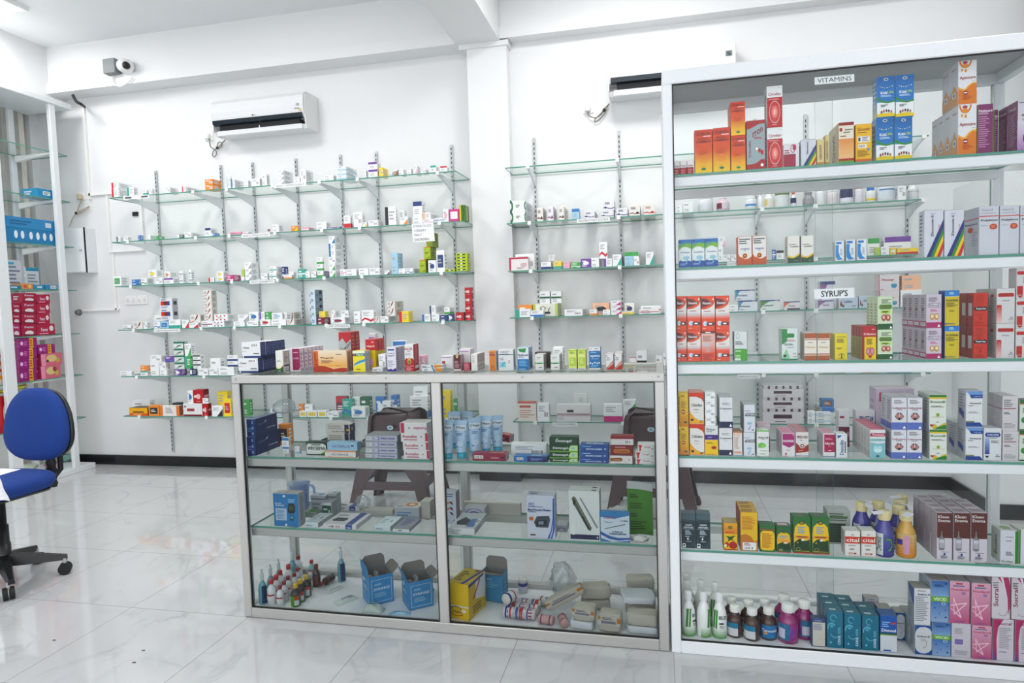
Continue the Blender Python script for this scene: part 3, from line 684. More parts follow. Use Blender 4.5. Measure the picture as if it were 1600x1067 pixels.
STY = dict(b=('{a} lower band', 'r0,0,1,.34,{A}'), t=('{a} top band', 'r0,.7,1,1,{A}'), c=('{a} corner', 'p{A},.45,0,1,0,1,.75'), l=('{a} end block', 'r0,0,.3,1,{A}'), a=('{a} curved line', 'a.2,1.0,.75,.85,.13,-95,0,{A}'),
           m=('{a} middle stripe', 'r0,.4,1,.56,{A}'), v=('{a} oval mark', 'e.5,.5,.3,.22,{A}'), x=('{a} panel', 'r.14,.2,.86,.8,{A}'), d=('{a} spots', 'e.2,.75,.07,.1,{A};e.5,.75,.07,.1,{A};e.8,.75,.07,.1,{A};e.2,.2,.07,.1,{A};e.5,.2,.07,.1,{A};e.8,.2,.07,.1,{A}'),
           p=('small print', ''), k=('bar code', 'b.55,.2,.95,.6'), u=('{a} wave', 'p{A},0,.12,.25,.3,.5,.22,.75,.08,1,.2,1,.38,.75,.26,.5,.38,.25,.44,0,.28'))
DES = {}
def D(k, look, base, front='', side=None, sidep='', top=None, topp='', name='syrup_box'): DES[k] = (look, base, side, top, front, sidep, topp, name)
def design(k):
    if k in DES: return DES[k]
    a, b, s = k[0], k[1], k[2]; A = CV[a]; B = CV[b]; lk, pr = STY[s]
    ink = 'a2a7ad' if a in 'wcsiyhle' else 'e8e8ea'
    look = f"{CN[a]} box with {lk.format(a=CN[b])}"
    f = pr.format(A=B)+(f';l.12,.58,.7,.86,3,{ink}' if s in 'bcuk' else (f';l.4,.3,.9,.75,3,{ink}' if s == 'l' else (f';l.12,.12,.7,.34,2,{ink};l.12,.68,.75,.8,1,{ink}' if s in 'mpav' else (f';l.14,.2,.7,.5,3,{ink}' if s == 't' else f';l.24,.4,.7,.6,2,{ink}'))))
    sp = f'l.12,.2,.8,.8,4,{ink}'+(f';r0,0,1,.34,{B}' if s == 'b' else '')
    DES[k] = (look, A, None, None, f, sp, '', 'medicine_box'); return DES[k]
ZMAX = {'K1': KZ-.055, 'T': 9, 'D1': CZ-.014, 'D2': CSH[0]-GT-.037, 'D3': CSH[1]-GT-.037}
for i in range(5): ZMAX[f'K{i+2}'] = KSH[i]-GT-.037
REG = []; PLACED = {}; _mesh = {}; DROPPED = []
def put(sh, des, x0, x1, zb, zt, yf, depth, rz=0., word=''):
    """one carton standing on shelf sh"""
    look, base, side, top, fr, sdp, tpp, nm = design(des); S = SHELF[sh]
    L = PLACED.setdefault(sh, [])
    w, h = x1-x0, zt-zb
    key = (des, round(w, 3), round(depth, 3), round(h, 3))
    if key not in _mesh:
        GAM[0] = .92 if des not in DES or len(des) == 3 and DES[des][7] == 'medicine_box' and DES[des][3] is None and DES[des][2] is None else 1.25
        _mesh[key] = carton_mesh(nm, w, depth, h, base, side, top, fr, sdp, tpp)
    o = bpy.data.objects.new(nm, _mesh[key]); COL.objects.link(o); o.location = ((x0+x1)/2, yf+depth/2, zb); o.rotation_euler.z = rz
    L.append((x0, x1, yf, yf+depth, zb, zt)); REG.append([o, look+(' '+word if word else ''), S[3], (x0+x1)/2, yf, zb, w, h, nm]); return o
def fitted(sh, des, px0, px1, pyt, pyb=None, off=0., e=None, d=None, s=1, n=1, r=1, rz=0., word='', gap=None, hh=None):
    z, yf, yb, _ = SHELF[sh]; yf += off; L = PLACED.setdefault(sh, [])
    for tr in range(6):
        pm = (pyt+(pyb if pyb else pyt+20))/2
        x0, x1 = at(px0, pm, 1, yf).x, at(px1, pm, 1, yf).x; zt = at((px0+px1)/2, pyt, 1, yf).z
        zb = z; zt = min(zt, ZMAX.get(sh, 9))
        if pyb:
            zz = at((px0+px1)/2, pyb, 1, yf).z; c = [z]+[q[5] for q in L if len(q) == 6 and q[0] < x1-.004 and q[1] > x0+.004 and q[2] < yf+.03 and q[3] > yf+.004]
            zb = min(c, key=lambda q: abs(q-zz))
        if hh: zt = zb+hh*s
        if d: dep = d
        elif e: dep = abs(at(e, pm, 0, x1 if x1 < 0 else x0).y-yf)
        else: dep = min(.07, max(.03, (x1-x0)*.6))
        dep = max(.012, min(dep, (yb-yf)/r-.001))
        hit = None
        for q in L:
            ox = min(x1, q[1])-max(x0, q[0]); oy = min(yf+dep*r, q[3])-max(yf, q[2]); oz = min(zt, q[5])-max(zb, q[4])
            if ox > .0005 and oy > .0005 and oz > .0015:
                if ox < .016 and ox < (x1-x0)*.4:
                    if x0 < q[0]: px1 -= ox*FPX/yf+.3
                    else: px0 += ox*FPX/yf+.3
                    hit = 'x'
                elif oz < .012 and zb > z+.001: pyt_ = None; hit = 'y'; yf = q[3]+.002
                elif q[2] > yf+.012: dep = (q[2]-yf-.001)/r; d = dep; hit = 'd'
                else: hit = 'y'; yf = q[3]+.002
                break
        if not hit: break
        if yf > yb-.012: break
    if hit or yf+.012 > yb or zt-zb < .008 or x1-x0 < .006: DROPPED.append((sh, des, round(px0), round(pyt), hit)); return
    w = (x1-x0)/n; h = (zt-zb)/s; g = .0006
    for i in range(n):
        for k in range(s):
            for j in range(r):
                put(sh, des, x0+w*i+g, x0+w*(i+1)-g, zb+h*k, zb+h*(k+1)-.0002, yf+j*dep+(.0018 if j else 0), dep-(.0018 if r > 1 else 0), rz, word)
def block(sh, crop, rows, off=0.):
    ox, oy, sc_ = crop
    R = [r.strip() for r in rows.strip().splitlines() if r.strip()]
    isb = lambda r: any(q[0] == 'b' for q in r.split()[4:])
    for row in [r for r in R if not isb(r)]+sorted([r for r in R if isb(r)], key=lambda r: -float(r.split()[3])):
        p = row.split(); kw = dict(off=off); X = lambda v: ox+sc_*float(v); Y_ = lambda v: oy+sc_*float(v)
        for q in p[4:]:
            k, v = q[0], q[1:]
            if k == 'b': kw['pyb'] = Y_(v)
            elif k == 'e': kw['e'] = X(v)
            elif k == 'o': kw['off'] = off+float(v)
            elif k == 'd': kw['d'] = float(v)
            elif k == 'H': kw['hh'] = float(v)
            elif k in 'snr': kw[k] = int(v)
            elif k == 'q': kw['rz'] = math.radians(float(v))
            elif k == 'w': kw['word'] = v.replace('_', ' ')
        fitted(sh, p[0], X(p[1]), X(p[2]), Y_(p[3]), **kw)
XB = {'D': (CX0+.036, CX1-.036), 'K': (KX0+.036, KX1-.036)}
def settle(sh, x, y, r, h, rnd=True):
    """nearest free spot for a round foot: clear of the glass, of cartons and of its neighbours"""
    S = SHELF[sh]; L = PLACED.setdefault(sh, []); b = XB.get(sh[0], (-9, 9)); R_ = r+.0018; lo, hi = S[1]+R_+.002, S[2]-R_
    x = min(max(x, b[0]+R_), b[1]-R_); y = min(max(y, lo), hi)
    def free(px, py):
        if not (b[0]+R_ <= px <= b[1]-R_ and lo-1e-6 <= py <= hi+1e-6): return False
        for q in L:
            if q[4] > S[0]+h: continue
            if len(q) > 6:
                if (px-q[6])**2+(py-q[7])**2 < (R_+q[8])**2: return False
            elif q[0]-R_ < px < q[1]+R_ and q[2]-R_ < py < q[3]+R_: return False
        return True
    C = sorted(((i*.003, j*.003) for i in range(-24, 25) for j in range(-24, 50)), key=lambda c: c[0]**2*1.6+c[1]**2)
    for dx, dy in C:
        if free(x+dx, y+dy): x, y = x+dx, y+dy; break
    L.append((x-R_, x+R_, y-R_, y+R_, S[0], S[0]+h, x, y, R_)); return x, y
def bottle(sh, look, name, x, y, h, r, body, cap, prof='round', lab='', lz=(.18, .62), arc=(-160, -20), z=None, caph=.16, capr=.5, lay=None, rough=.15, trans=0., rz=0., topm=None):
    """bottle with cap and printed label; prof names the outline"""
    Z = SHELF[sh][0] if z is None else z
    if z is None: x, y = settle(sh, x, y, r if lay is None else .056, h)
    B = mat('bottle_'+body, body, rough, coat=.3, trans=trans); C = mat('cap_'+cap, cap, .4)
    t = empty(name, (x, y, Z)); hb = h*(1-caph)
    P = {'round': [(.0001, 0), (.9, 0), (1, .03), (1, .66), (.93, .76), (.6, .88), (capr*.86, .92), (capr*.86, 1.)],
         'jar': [(.0001, 0), (.95, 0), (1, .04), (1, .86), (.95, .93), (capr*.95, .96), (capr*.95, 1.)],
         'slim': [(.0001, 0), (.92, 0), (1, .04), (1, .6), (.9, .72), (.62, .88), (capr*.88, .95), (capr*.88, 1.)]}[prof]
    MB().lathe([(a*r, b*hb) for a, b in P], B, n=20).build('bottle_body', t)
    cr = capr*r; cb = MB().lathe([(cr*.98, hb*.985), (cr, hb), (cr, h*.985), (cr*.9, h), (.0001, h)], C, n=20)
    for k in range(16):
        a = 2*math.pi*k/16; ca, sa = math.cos(a), math.sin(a)
        cb.tube([(cr*ca, cr*sa, hb+.001), (cr*ca, cr*sa, h*.985)], cr*.06, C, 4)
    cb.build('cap', t)
    if topm == 'spray':
        MB().lathe([(cr*.5, h), (cr*.45, h+.012)], C, n=10).tube([(0, cr*.4, h+.014), (0, -cr*1.1, h+.014)], cr*.38, C, 8).build('spray_head', t)
    if lab:
        a0, a1 = map(math.radians, arc); z0, z1 = lz
        card_panel('label', None, lambda u, v, e: ((r+.0003+e)*math.cos(a0+(a1-a0)*u), (r+.0003+e)*math.sin(a0+(a1-a0)*u), hb*(z0+(z1-z0)*v)), strips(lab), t)
    t.rotation_euler.z = rz
    if lay is not None:
        t.rotation_euler = (math.radians(90), 0, lay); t.location.z = Z+r+.001; t.location.x = x-math.sin(lay)*h/2; t.location.y = y+math.cos(lay)*h/2
    REG.append([t, look, SHELF[sh][3], x, y, Z, 2*r, h, name]); return t
def strips(spec):
    """cut wide fields in upright strips so that they bend round the bottle"""
    out = []
    for it in spec.split(';'):
        if it[0] in 'rg' and len(it) > 1:
            a = it[1:].split(','); x0, y0, x1, y1 = map(float, a[:4]); n = max(1, int((x1-x0)*12))
            for i in range(n): out.append(f"{'~' if i else ''}{it[0]}{x0+(x1-x0)*i/n:.4f},{y0},{x0+(x1-x0)*(i+1)/n:.4f},{y1},{','.join(a[4:])}")
        else: out.append(it)
    return ';'.join(out)
# ---------------------------------------------------------------- words that single each one out
WO = ['first', 'second', 'third', 'fourth', 'fifth', 'sixth', 'seventh', 'eighth', 'ninth', 'tenth', 'eleventh', 'twelfth']
def ordinal(i, n, lo, hi, frm):
    if n == 1: return ''
    if i == 0: return lo
    if i == n-1: return hi
    return f'{WO[i]} {frm}' if i < 12 else hi
def label_stock():
    by = {}
    for e in REG: by.setdefault((e[1], e[2]), []).append(e)
    for (look, place), L in by.items():
        cols = []
        for e in sorted(L, key=lambda e: e[3]):
            if cols and e[3]-cols[-1][-1][3] < min(e[6], cols[-1][-1][6])*.55+.001: cols[-1].append(e)
            else: cols.append([e])
        seen = set()
        for ci, c in enumerate(cols):
            rows = []
            for e in sorted(c, key=lambda e: e[4]):
                if rows and e[4]-rows[-1][-1][4] < .01: rows[-1].append(e)
                else: rows.append([e])
            for ri, r_ in enumerate(rows):
                r_.sort(key=lambda e: -e[5])
                for k, e in enumerate(r_):
                    w = [look, place, ordinal(ci, len(cols), 'leftmost', 'rightmost', 'from left'), ordinal(k, len(r_), 'top one', 'bottom one', 'down'), ordinal(ri, len(rows), 'front one', 'rearmost', 'row back')]
                    w = [x for x in w if x]; s_ = ' '.join(w[:2])+(', '+' '.join(w[2:]) if len(w) > 2 else '')
                    if len(s_.split()) > 16: s_ = s_.replace(' on the ', ' on ').replace(' box with ', ' box, ').replace('beside pillar', 'by pillar')
                    if len(s_.split()) > 16: s_ = s_.replace('glass shelf', 'shelf').replace(' one', '').replace(' counter upper', ' upper').replace(' cabinet lowest', ' lowest')
                    if len(s_.split()) > 16: DROPPED.append(s_)
                    o = e[0]; o['label'] = ' '.join(s_.split()[:16]); o['category'] = 'bottle' if 'bottle' in e[8] else ('jar' if 'jar' in e[8] else ('tube' if 'tube' in e[8] else ('pack' if 'pack' in e[8] else 'box')))
                    if len(L) > 1: o['group'] = f'{look.replace(" box ", " boxes ")} {place}'
# ================================================================ THE TALL CABINET, shelf by shelf
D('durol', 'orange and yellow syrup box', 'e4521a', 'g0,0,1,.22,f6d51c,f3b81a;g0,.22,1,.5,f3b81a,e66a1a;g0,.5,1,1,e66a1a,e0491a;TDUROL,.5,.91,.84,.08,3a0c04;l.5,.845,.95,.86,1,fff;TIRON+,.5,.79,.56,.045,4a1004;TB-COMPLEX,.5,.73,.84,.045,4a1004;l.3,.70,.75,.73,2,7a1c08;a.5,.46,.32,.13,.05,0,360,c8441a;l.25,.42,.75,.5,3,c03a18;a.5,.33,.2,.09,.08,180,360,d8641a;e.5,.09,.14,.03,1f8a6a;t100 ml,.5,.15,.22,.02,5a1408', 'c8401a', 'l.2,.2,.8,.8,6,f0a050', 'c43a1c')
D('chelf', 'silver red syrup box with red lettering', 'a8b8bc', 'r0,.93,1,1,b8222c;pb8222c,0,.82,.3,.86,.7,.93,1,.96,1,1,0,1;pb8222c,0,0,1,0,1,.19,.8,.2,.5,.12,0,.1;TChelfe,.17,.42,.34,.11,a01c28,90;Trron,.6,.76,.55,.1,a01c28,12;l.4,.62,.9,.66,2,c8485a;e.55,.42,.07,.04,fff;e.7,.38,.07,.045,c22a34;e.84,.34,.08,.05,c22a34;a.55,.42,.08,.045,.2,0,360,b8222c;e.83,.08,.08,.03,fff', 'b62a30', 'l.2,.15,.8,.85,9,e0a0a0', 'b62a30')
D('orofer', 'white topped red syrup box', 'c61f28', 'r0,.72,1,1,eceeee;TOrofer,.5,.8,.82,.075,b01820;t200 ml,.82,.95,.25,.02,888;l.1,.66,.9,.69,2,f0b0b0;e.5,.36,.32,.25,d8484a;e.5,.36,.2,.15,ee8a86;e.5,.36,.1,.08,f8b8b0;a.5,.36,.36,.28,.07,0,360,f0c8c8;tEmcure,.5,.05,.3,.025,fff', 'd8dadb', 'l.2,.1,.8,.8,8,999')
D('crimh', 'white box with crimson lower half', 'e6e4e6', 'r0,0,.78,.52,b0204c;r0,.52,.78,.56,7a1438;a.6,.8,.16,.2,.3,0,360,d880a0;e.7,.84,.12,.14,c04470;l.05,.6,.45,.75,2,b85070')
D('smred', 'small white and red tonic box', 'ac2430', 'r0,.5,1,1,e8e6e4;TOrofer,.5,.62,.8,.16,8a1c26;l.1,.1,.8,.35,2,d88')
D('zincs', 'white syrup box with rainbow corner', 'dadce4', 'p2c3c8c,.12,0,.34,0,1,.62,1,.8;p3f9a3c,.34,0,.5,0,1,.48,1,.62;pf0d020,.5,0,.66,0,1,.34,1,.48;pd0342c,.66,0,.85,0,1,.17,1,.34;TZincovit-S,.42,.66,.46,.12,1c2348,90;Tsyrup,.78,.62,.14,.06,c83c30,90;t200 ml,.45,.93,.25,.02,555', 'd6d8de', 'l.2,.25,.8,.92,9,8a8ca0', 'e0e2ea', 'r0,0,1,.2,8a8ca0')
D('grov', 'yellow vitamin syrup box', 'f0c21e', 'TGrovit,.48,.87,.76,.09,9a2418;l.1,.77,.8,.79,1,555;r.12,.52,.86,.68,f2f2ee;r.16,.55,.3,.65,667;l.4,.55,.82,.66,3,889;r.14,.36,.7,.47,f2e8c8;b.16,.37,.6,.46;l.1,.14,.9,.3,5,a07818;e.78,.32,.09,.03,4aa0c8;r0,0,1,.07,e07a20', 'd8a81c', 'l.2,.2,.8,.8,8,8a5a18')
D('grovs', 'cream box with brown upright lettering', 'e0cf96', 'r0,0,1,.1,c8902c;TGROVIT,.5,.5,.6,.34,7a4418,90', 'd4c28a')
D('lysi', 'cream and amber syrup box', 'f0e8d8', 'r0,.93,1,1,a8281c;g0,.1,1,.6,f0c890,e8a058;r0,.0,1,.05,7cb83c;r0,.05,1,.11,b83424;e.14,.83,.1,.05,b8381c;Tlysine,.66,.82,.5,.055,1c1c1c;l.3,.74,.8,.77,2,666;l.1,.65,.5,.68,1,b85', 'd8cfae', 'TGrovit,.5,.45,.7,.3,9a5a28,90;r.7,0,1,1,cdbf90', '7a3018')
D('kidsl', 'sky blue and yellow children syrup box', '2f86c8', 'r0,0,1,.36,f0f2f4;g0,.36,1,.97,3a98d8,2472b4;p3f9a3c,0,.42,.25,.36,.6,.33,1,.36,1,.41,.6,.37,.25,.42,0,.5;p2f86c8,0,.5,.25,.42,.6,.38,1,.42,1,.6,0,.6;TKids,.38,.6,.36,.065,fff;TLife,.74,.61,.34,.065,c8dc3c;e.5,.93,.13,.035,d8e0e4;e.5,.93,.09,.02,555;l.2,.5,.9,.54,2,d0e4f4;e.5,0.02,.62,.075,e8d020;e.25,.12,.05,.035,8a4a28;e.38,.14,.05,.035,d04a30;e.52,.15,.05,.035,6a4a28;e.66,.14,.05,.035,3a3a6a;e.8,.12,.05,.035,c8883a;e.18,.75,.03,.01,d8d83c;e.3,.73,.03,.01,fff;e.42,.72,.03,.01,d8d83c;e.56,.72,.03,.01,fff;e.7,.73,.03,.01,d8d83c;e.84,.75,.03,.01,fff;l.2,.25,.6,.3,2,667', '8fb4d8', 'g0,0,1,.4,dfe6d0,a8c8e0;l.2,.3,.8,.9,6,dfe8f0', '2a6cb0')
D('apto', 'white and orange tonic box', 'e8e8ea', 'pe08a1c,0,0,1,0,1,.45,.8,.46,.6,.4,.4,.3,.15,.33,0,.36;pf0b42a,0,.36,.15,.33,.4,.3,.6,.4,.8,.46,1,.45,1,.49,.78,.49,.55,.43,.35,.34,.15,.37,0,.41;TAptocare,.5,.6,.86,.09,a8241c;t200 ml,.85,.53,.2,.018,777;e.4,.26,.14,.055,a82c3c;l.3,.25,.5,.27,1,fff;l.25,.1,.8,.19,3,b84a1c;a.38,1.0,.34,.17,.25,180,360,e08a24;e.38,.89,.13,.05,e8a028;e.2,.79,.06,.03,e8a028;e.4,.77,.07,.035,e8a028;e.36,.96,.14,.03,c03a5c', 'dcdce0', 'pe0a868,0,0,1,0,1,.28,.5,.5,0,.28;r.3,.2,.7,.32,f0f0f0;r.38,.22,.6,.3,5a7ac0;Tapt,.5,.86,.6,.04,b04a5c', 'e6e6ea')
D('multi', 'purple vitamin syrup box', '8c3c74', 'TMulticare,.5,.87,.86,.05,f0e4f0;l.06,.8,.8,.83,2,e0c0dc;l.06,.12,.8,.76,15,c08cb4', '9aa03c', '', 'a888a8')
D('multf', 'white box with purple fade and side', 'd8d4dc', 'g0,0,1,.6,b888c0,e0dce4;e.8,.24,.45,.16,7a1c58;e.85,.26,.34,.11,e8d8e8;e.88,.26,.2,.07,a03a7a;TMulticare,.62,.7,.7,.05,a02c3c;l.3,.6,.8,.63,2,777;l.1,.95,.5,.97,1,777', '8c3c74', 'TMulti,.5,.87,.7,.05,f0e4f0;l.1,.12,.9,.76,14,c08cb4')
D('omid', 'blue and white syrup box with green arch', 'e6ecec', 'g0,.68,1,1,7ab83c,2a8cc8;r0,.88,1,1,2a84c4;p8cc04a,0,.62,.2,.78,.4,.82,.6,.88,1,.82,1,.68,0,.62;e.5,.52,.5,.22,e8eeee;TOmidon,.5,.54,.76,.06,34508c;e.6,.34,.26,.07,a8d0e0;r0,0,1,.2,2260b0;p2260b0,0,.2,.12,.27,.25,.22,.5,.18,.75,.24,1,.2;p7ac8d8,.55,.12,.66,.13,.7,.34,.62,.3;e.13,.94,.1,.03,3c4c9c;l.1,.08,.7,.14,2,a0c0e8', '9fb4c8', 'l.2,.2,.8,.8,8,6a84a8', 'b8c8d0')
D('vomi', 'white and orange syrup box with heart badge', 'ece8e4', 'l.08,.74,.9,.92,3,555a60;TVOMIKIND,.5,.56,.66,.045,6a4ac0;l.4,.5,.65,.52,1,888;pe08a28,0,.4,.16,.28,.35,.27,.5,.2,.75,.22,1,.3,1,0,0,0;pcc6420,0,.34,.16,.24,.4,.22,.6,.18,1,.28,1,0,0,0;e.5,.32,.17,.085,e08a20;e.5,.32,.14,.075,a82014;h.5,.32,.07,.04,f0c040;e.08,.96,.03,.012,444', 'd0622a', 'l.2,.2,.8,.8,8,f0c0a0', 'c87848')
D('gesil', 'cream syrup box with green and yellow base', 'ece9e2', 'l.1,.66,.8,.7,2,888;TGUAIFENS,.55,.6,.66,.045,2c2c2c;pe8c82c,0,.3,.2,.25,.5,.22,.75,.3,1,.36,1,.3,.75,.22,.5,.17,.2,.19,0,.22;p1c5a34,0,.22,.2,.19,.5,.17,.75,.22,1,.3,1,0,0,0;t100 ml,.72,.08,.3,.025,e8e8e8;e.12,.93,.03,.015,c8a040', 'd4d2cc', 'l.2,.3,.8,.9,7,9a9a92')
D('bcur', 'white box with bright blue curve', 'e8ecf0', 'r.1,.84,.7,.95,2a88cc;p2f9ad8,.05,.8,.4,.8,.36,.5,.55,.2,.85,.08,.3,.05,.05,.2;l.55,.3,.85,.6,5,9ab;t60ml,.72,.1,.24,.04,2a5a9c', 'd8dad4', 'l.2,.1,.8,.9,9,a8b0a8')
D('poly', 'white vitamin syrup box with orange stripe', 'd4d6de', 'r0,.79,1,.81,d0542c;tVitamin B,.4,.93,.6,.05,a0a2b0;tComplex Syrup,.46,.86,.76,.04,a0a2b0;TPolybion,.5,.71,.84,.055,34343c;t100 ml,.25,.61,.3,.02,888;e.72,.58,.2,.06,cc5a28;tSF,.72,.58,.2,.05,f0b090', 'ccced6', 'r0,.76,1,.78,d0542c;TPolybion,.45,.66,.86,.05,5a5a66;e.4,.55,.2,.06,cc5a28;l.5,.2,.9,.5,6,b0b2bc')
block('K1', (1030, 70, .2063), '''
smred 105 262 875 n3 d.05
durol 266 402 642 d.05
durol 404 538 626 d.05
durol 541 655 686 d.05 s1
durol 540 653 430 b686 d.05
durol 528 600 466 b686 o.06 d.045
chelf 658 803 570 d.055
orofer 812 935 308 s2 d.055
crimh 940 1062 750 d.06
zincs 1072 1190 715 d.06 e1066
grovs 1193 1252 715 d.05
grovs 1254 1290 682 d.03 o.02
''', .006)
block('K1', (1310, 70, .2063), '''
lysi 0 120 585 d.13
grov 128 256 598 d.08
kidsl 283 422 548 d.045
kidsl 424 562 545 d.045
kidsl 290 430 238 b548 d.045
kidsl 432 574 225 b545 d.045
apto 905 1050 450 r4 d.052
apto 905 1050 92 b450 r2 d.06
multi 1053 1175 447 d.06
multf 1355 1480 415 d.06 r2
multi 1180 1212 490 o.1 d.04
''', .006)
block('K2', (1030, 280, .18125), '''
omid 165 508 513 n3 d.045
vomi 676 926 488 n2 d.055
gesil 1104 1213 486 d.05
gesil 1221 1333 484 d.05
''', .006)
block('K2', (1310, 280, .18125), '''
bcur -30 52 530 d.035
bcur 62 150 520 d.035 o.01
bcur 158 246 516 d.035
zincs 738 909 264 e690
zincs 914 1087 262 d.05
poly 1212 1387 230 e1088 r2
poly 1391 1563 225 d.06
poly 1567 1730 222 d.06
''', .006)
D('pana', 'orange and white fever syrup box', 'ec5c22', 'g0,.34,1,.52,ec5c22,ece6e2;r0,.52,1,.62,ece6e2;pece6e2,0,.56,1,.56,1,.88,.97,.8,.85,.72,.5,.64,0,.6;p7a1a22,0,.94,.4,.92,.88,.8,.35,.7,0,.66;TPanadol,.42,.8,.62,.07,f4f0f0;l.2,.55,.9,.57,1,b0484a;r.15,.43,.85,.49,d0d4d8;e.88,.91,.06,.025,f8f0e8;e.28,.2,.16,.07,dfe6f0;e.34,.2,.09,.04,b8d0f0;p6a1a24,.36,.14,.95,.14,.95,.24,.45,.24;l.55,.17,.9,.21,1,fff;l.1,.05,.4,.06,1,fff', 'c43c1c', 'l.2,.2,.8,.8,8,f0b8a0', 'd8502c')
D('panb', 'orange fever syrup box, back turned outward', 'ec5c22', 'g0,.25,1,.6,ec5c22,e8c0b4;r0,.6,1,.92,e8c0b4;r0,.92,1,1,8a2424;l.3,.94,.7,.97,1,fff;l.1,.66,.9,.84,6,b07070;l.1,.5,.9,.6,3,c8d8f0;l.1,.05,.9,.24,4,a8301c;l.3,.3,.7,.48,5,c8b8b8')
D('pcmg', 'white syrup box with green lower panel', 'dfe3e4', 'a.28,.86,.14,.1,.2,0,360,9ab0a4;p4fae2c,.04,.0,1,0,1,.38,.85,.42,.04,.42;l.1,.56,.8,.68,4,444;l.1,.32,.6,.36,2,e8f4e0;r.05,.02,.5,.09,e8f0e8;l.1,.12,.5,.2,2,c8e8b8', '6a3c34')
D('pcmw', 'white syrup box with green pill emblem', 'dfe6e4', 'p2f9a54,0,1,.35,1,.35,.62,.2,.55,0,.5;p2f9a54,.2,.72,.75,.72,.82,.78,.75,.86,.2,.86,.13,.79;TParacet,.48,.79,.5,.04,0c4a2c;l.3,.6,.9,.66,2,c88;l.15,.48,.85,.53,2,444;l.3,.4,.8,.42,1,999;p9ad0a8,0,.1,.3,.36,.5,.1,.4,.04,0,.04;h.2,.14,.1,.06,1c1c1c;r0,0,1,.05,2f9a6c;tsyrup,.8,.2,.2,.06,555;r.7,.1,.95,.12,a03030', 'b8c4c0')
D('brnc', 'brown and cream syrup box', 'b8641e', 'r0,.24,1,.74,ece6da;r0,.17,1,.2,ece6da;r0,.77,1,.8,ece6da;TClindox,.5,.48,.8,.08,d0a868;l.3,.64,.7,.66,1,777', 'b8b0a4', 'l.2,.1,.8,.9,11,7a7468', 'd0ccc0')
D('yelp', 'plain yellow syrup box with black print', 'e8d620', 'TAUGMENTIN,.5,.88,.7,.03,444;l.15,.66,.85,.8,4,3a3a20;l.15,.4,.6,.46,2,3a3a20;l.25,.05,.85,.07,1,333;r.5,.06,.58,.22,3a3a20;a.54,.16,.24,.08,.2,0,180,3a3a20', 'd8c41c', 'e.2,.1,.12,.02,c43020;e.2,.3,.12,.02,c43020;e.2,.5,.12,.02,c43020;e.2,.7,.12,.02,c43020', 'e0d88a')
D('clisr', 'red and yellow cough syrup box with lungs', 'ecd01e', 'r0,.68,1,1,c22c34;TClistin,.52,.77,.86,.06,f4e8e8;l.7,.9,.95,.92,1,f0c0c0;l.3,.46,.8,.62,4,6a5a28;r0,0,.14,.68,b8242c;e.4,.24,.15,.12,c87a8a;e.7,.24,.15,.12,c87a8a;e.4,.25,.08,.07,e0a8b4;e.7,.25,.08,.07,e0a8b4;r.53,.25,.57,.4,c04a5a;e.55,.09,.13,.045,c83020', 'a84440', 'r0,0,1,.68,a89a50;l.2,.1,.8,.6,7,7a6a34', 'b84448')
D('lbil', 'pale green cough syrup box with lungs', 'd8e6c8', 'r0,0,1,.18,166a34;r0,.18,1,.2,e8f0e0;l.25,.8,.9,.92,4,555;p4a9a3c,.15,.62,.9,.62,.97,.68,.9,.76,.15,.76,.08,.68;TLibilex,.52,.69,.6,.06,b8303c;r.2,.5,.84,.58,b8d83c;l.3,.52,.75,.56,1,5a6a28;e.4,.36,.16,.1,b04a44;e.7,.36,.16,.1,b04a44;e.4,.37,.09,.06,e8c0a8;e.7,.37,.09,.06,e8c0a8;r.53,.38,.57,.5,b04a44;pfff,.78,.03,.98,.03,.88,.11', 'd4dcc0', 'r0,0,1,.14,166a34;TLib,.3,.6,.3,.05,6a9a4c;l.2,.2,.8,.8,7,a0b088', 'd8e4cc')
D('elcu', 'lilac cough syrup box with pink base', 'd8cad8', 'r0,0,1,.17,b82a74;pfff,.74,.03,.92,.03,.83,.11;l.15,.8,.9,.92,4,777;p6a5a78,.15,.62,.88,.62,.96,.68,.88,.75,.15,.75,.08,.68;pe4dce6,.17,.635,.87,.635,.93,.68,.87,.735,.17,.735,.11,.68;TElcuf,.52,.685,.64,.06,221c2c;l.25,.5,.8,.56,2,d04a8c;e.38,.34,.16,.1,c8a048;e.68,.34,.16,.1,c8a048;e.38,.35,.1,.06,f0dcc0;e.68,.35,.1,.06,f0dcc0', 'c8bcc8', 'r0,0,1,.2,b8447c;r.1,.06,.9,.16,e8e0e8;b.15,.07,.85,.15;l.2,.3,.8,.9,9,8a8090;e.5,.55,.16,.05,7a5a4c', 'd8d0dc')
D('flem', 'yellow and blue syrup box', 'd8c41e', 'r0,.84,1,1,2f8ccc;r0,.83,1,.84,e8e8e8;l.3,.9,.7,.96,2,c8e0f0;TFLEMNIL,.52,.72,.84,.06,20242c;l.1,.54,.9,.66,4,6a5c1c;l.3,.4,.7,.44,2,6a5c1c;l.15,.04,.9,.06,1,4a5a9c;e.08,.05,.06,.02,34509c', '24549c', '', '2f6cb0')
D('tix', 'red orange syrup box with dark badge', 'd43e1c', 'l.15,.62,.85,.94,7,a02a14;p1c2438,.08,.46,.9,.46,.97,.52,.9,.58,.08,.58,.02,.52;TTixil-On,.5,.52,.7,.05,f0f0f0;l.2,.3,.8,.36,2,a02a14;e.5,.22,.1,.05,a02a14;l.1,.04,.9,.12,3,a02a14', 'b83c20', 'r.2,.3,.8,.7,e0d8d4;l.25,.72,.8,.95,5,8a2418', 'c44824')
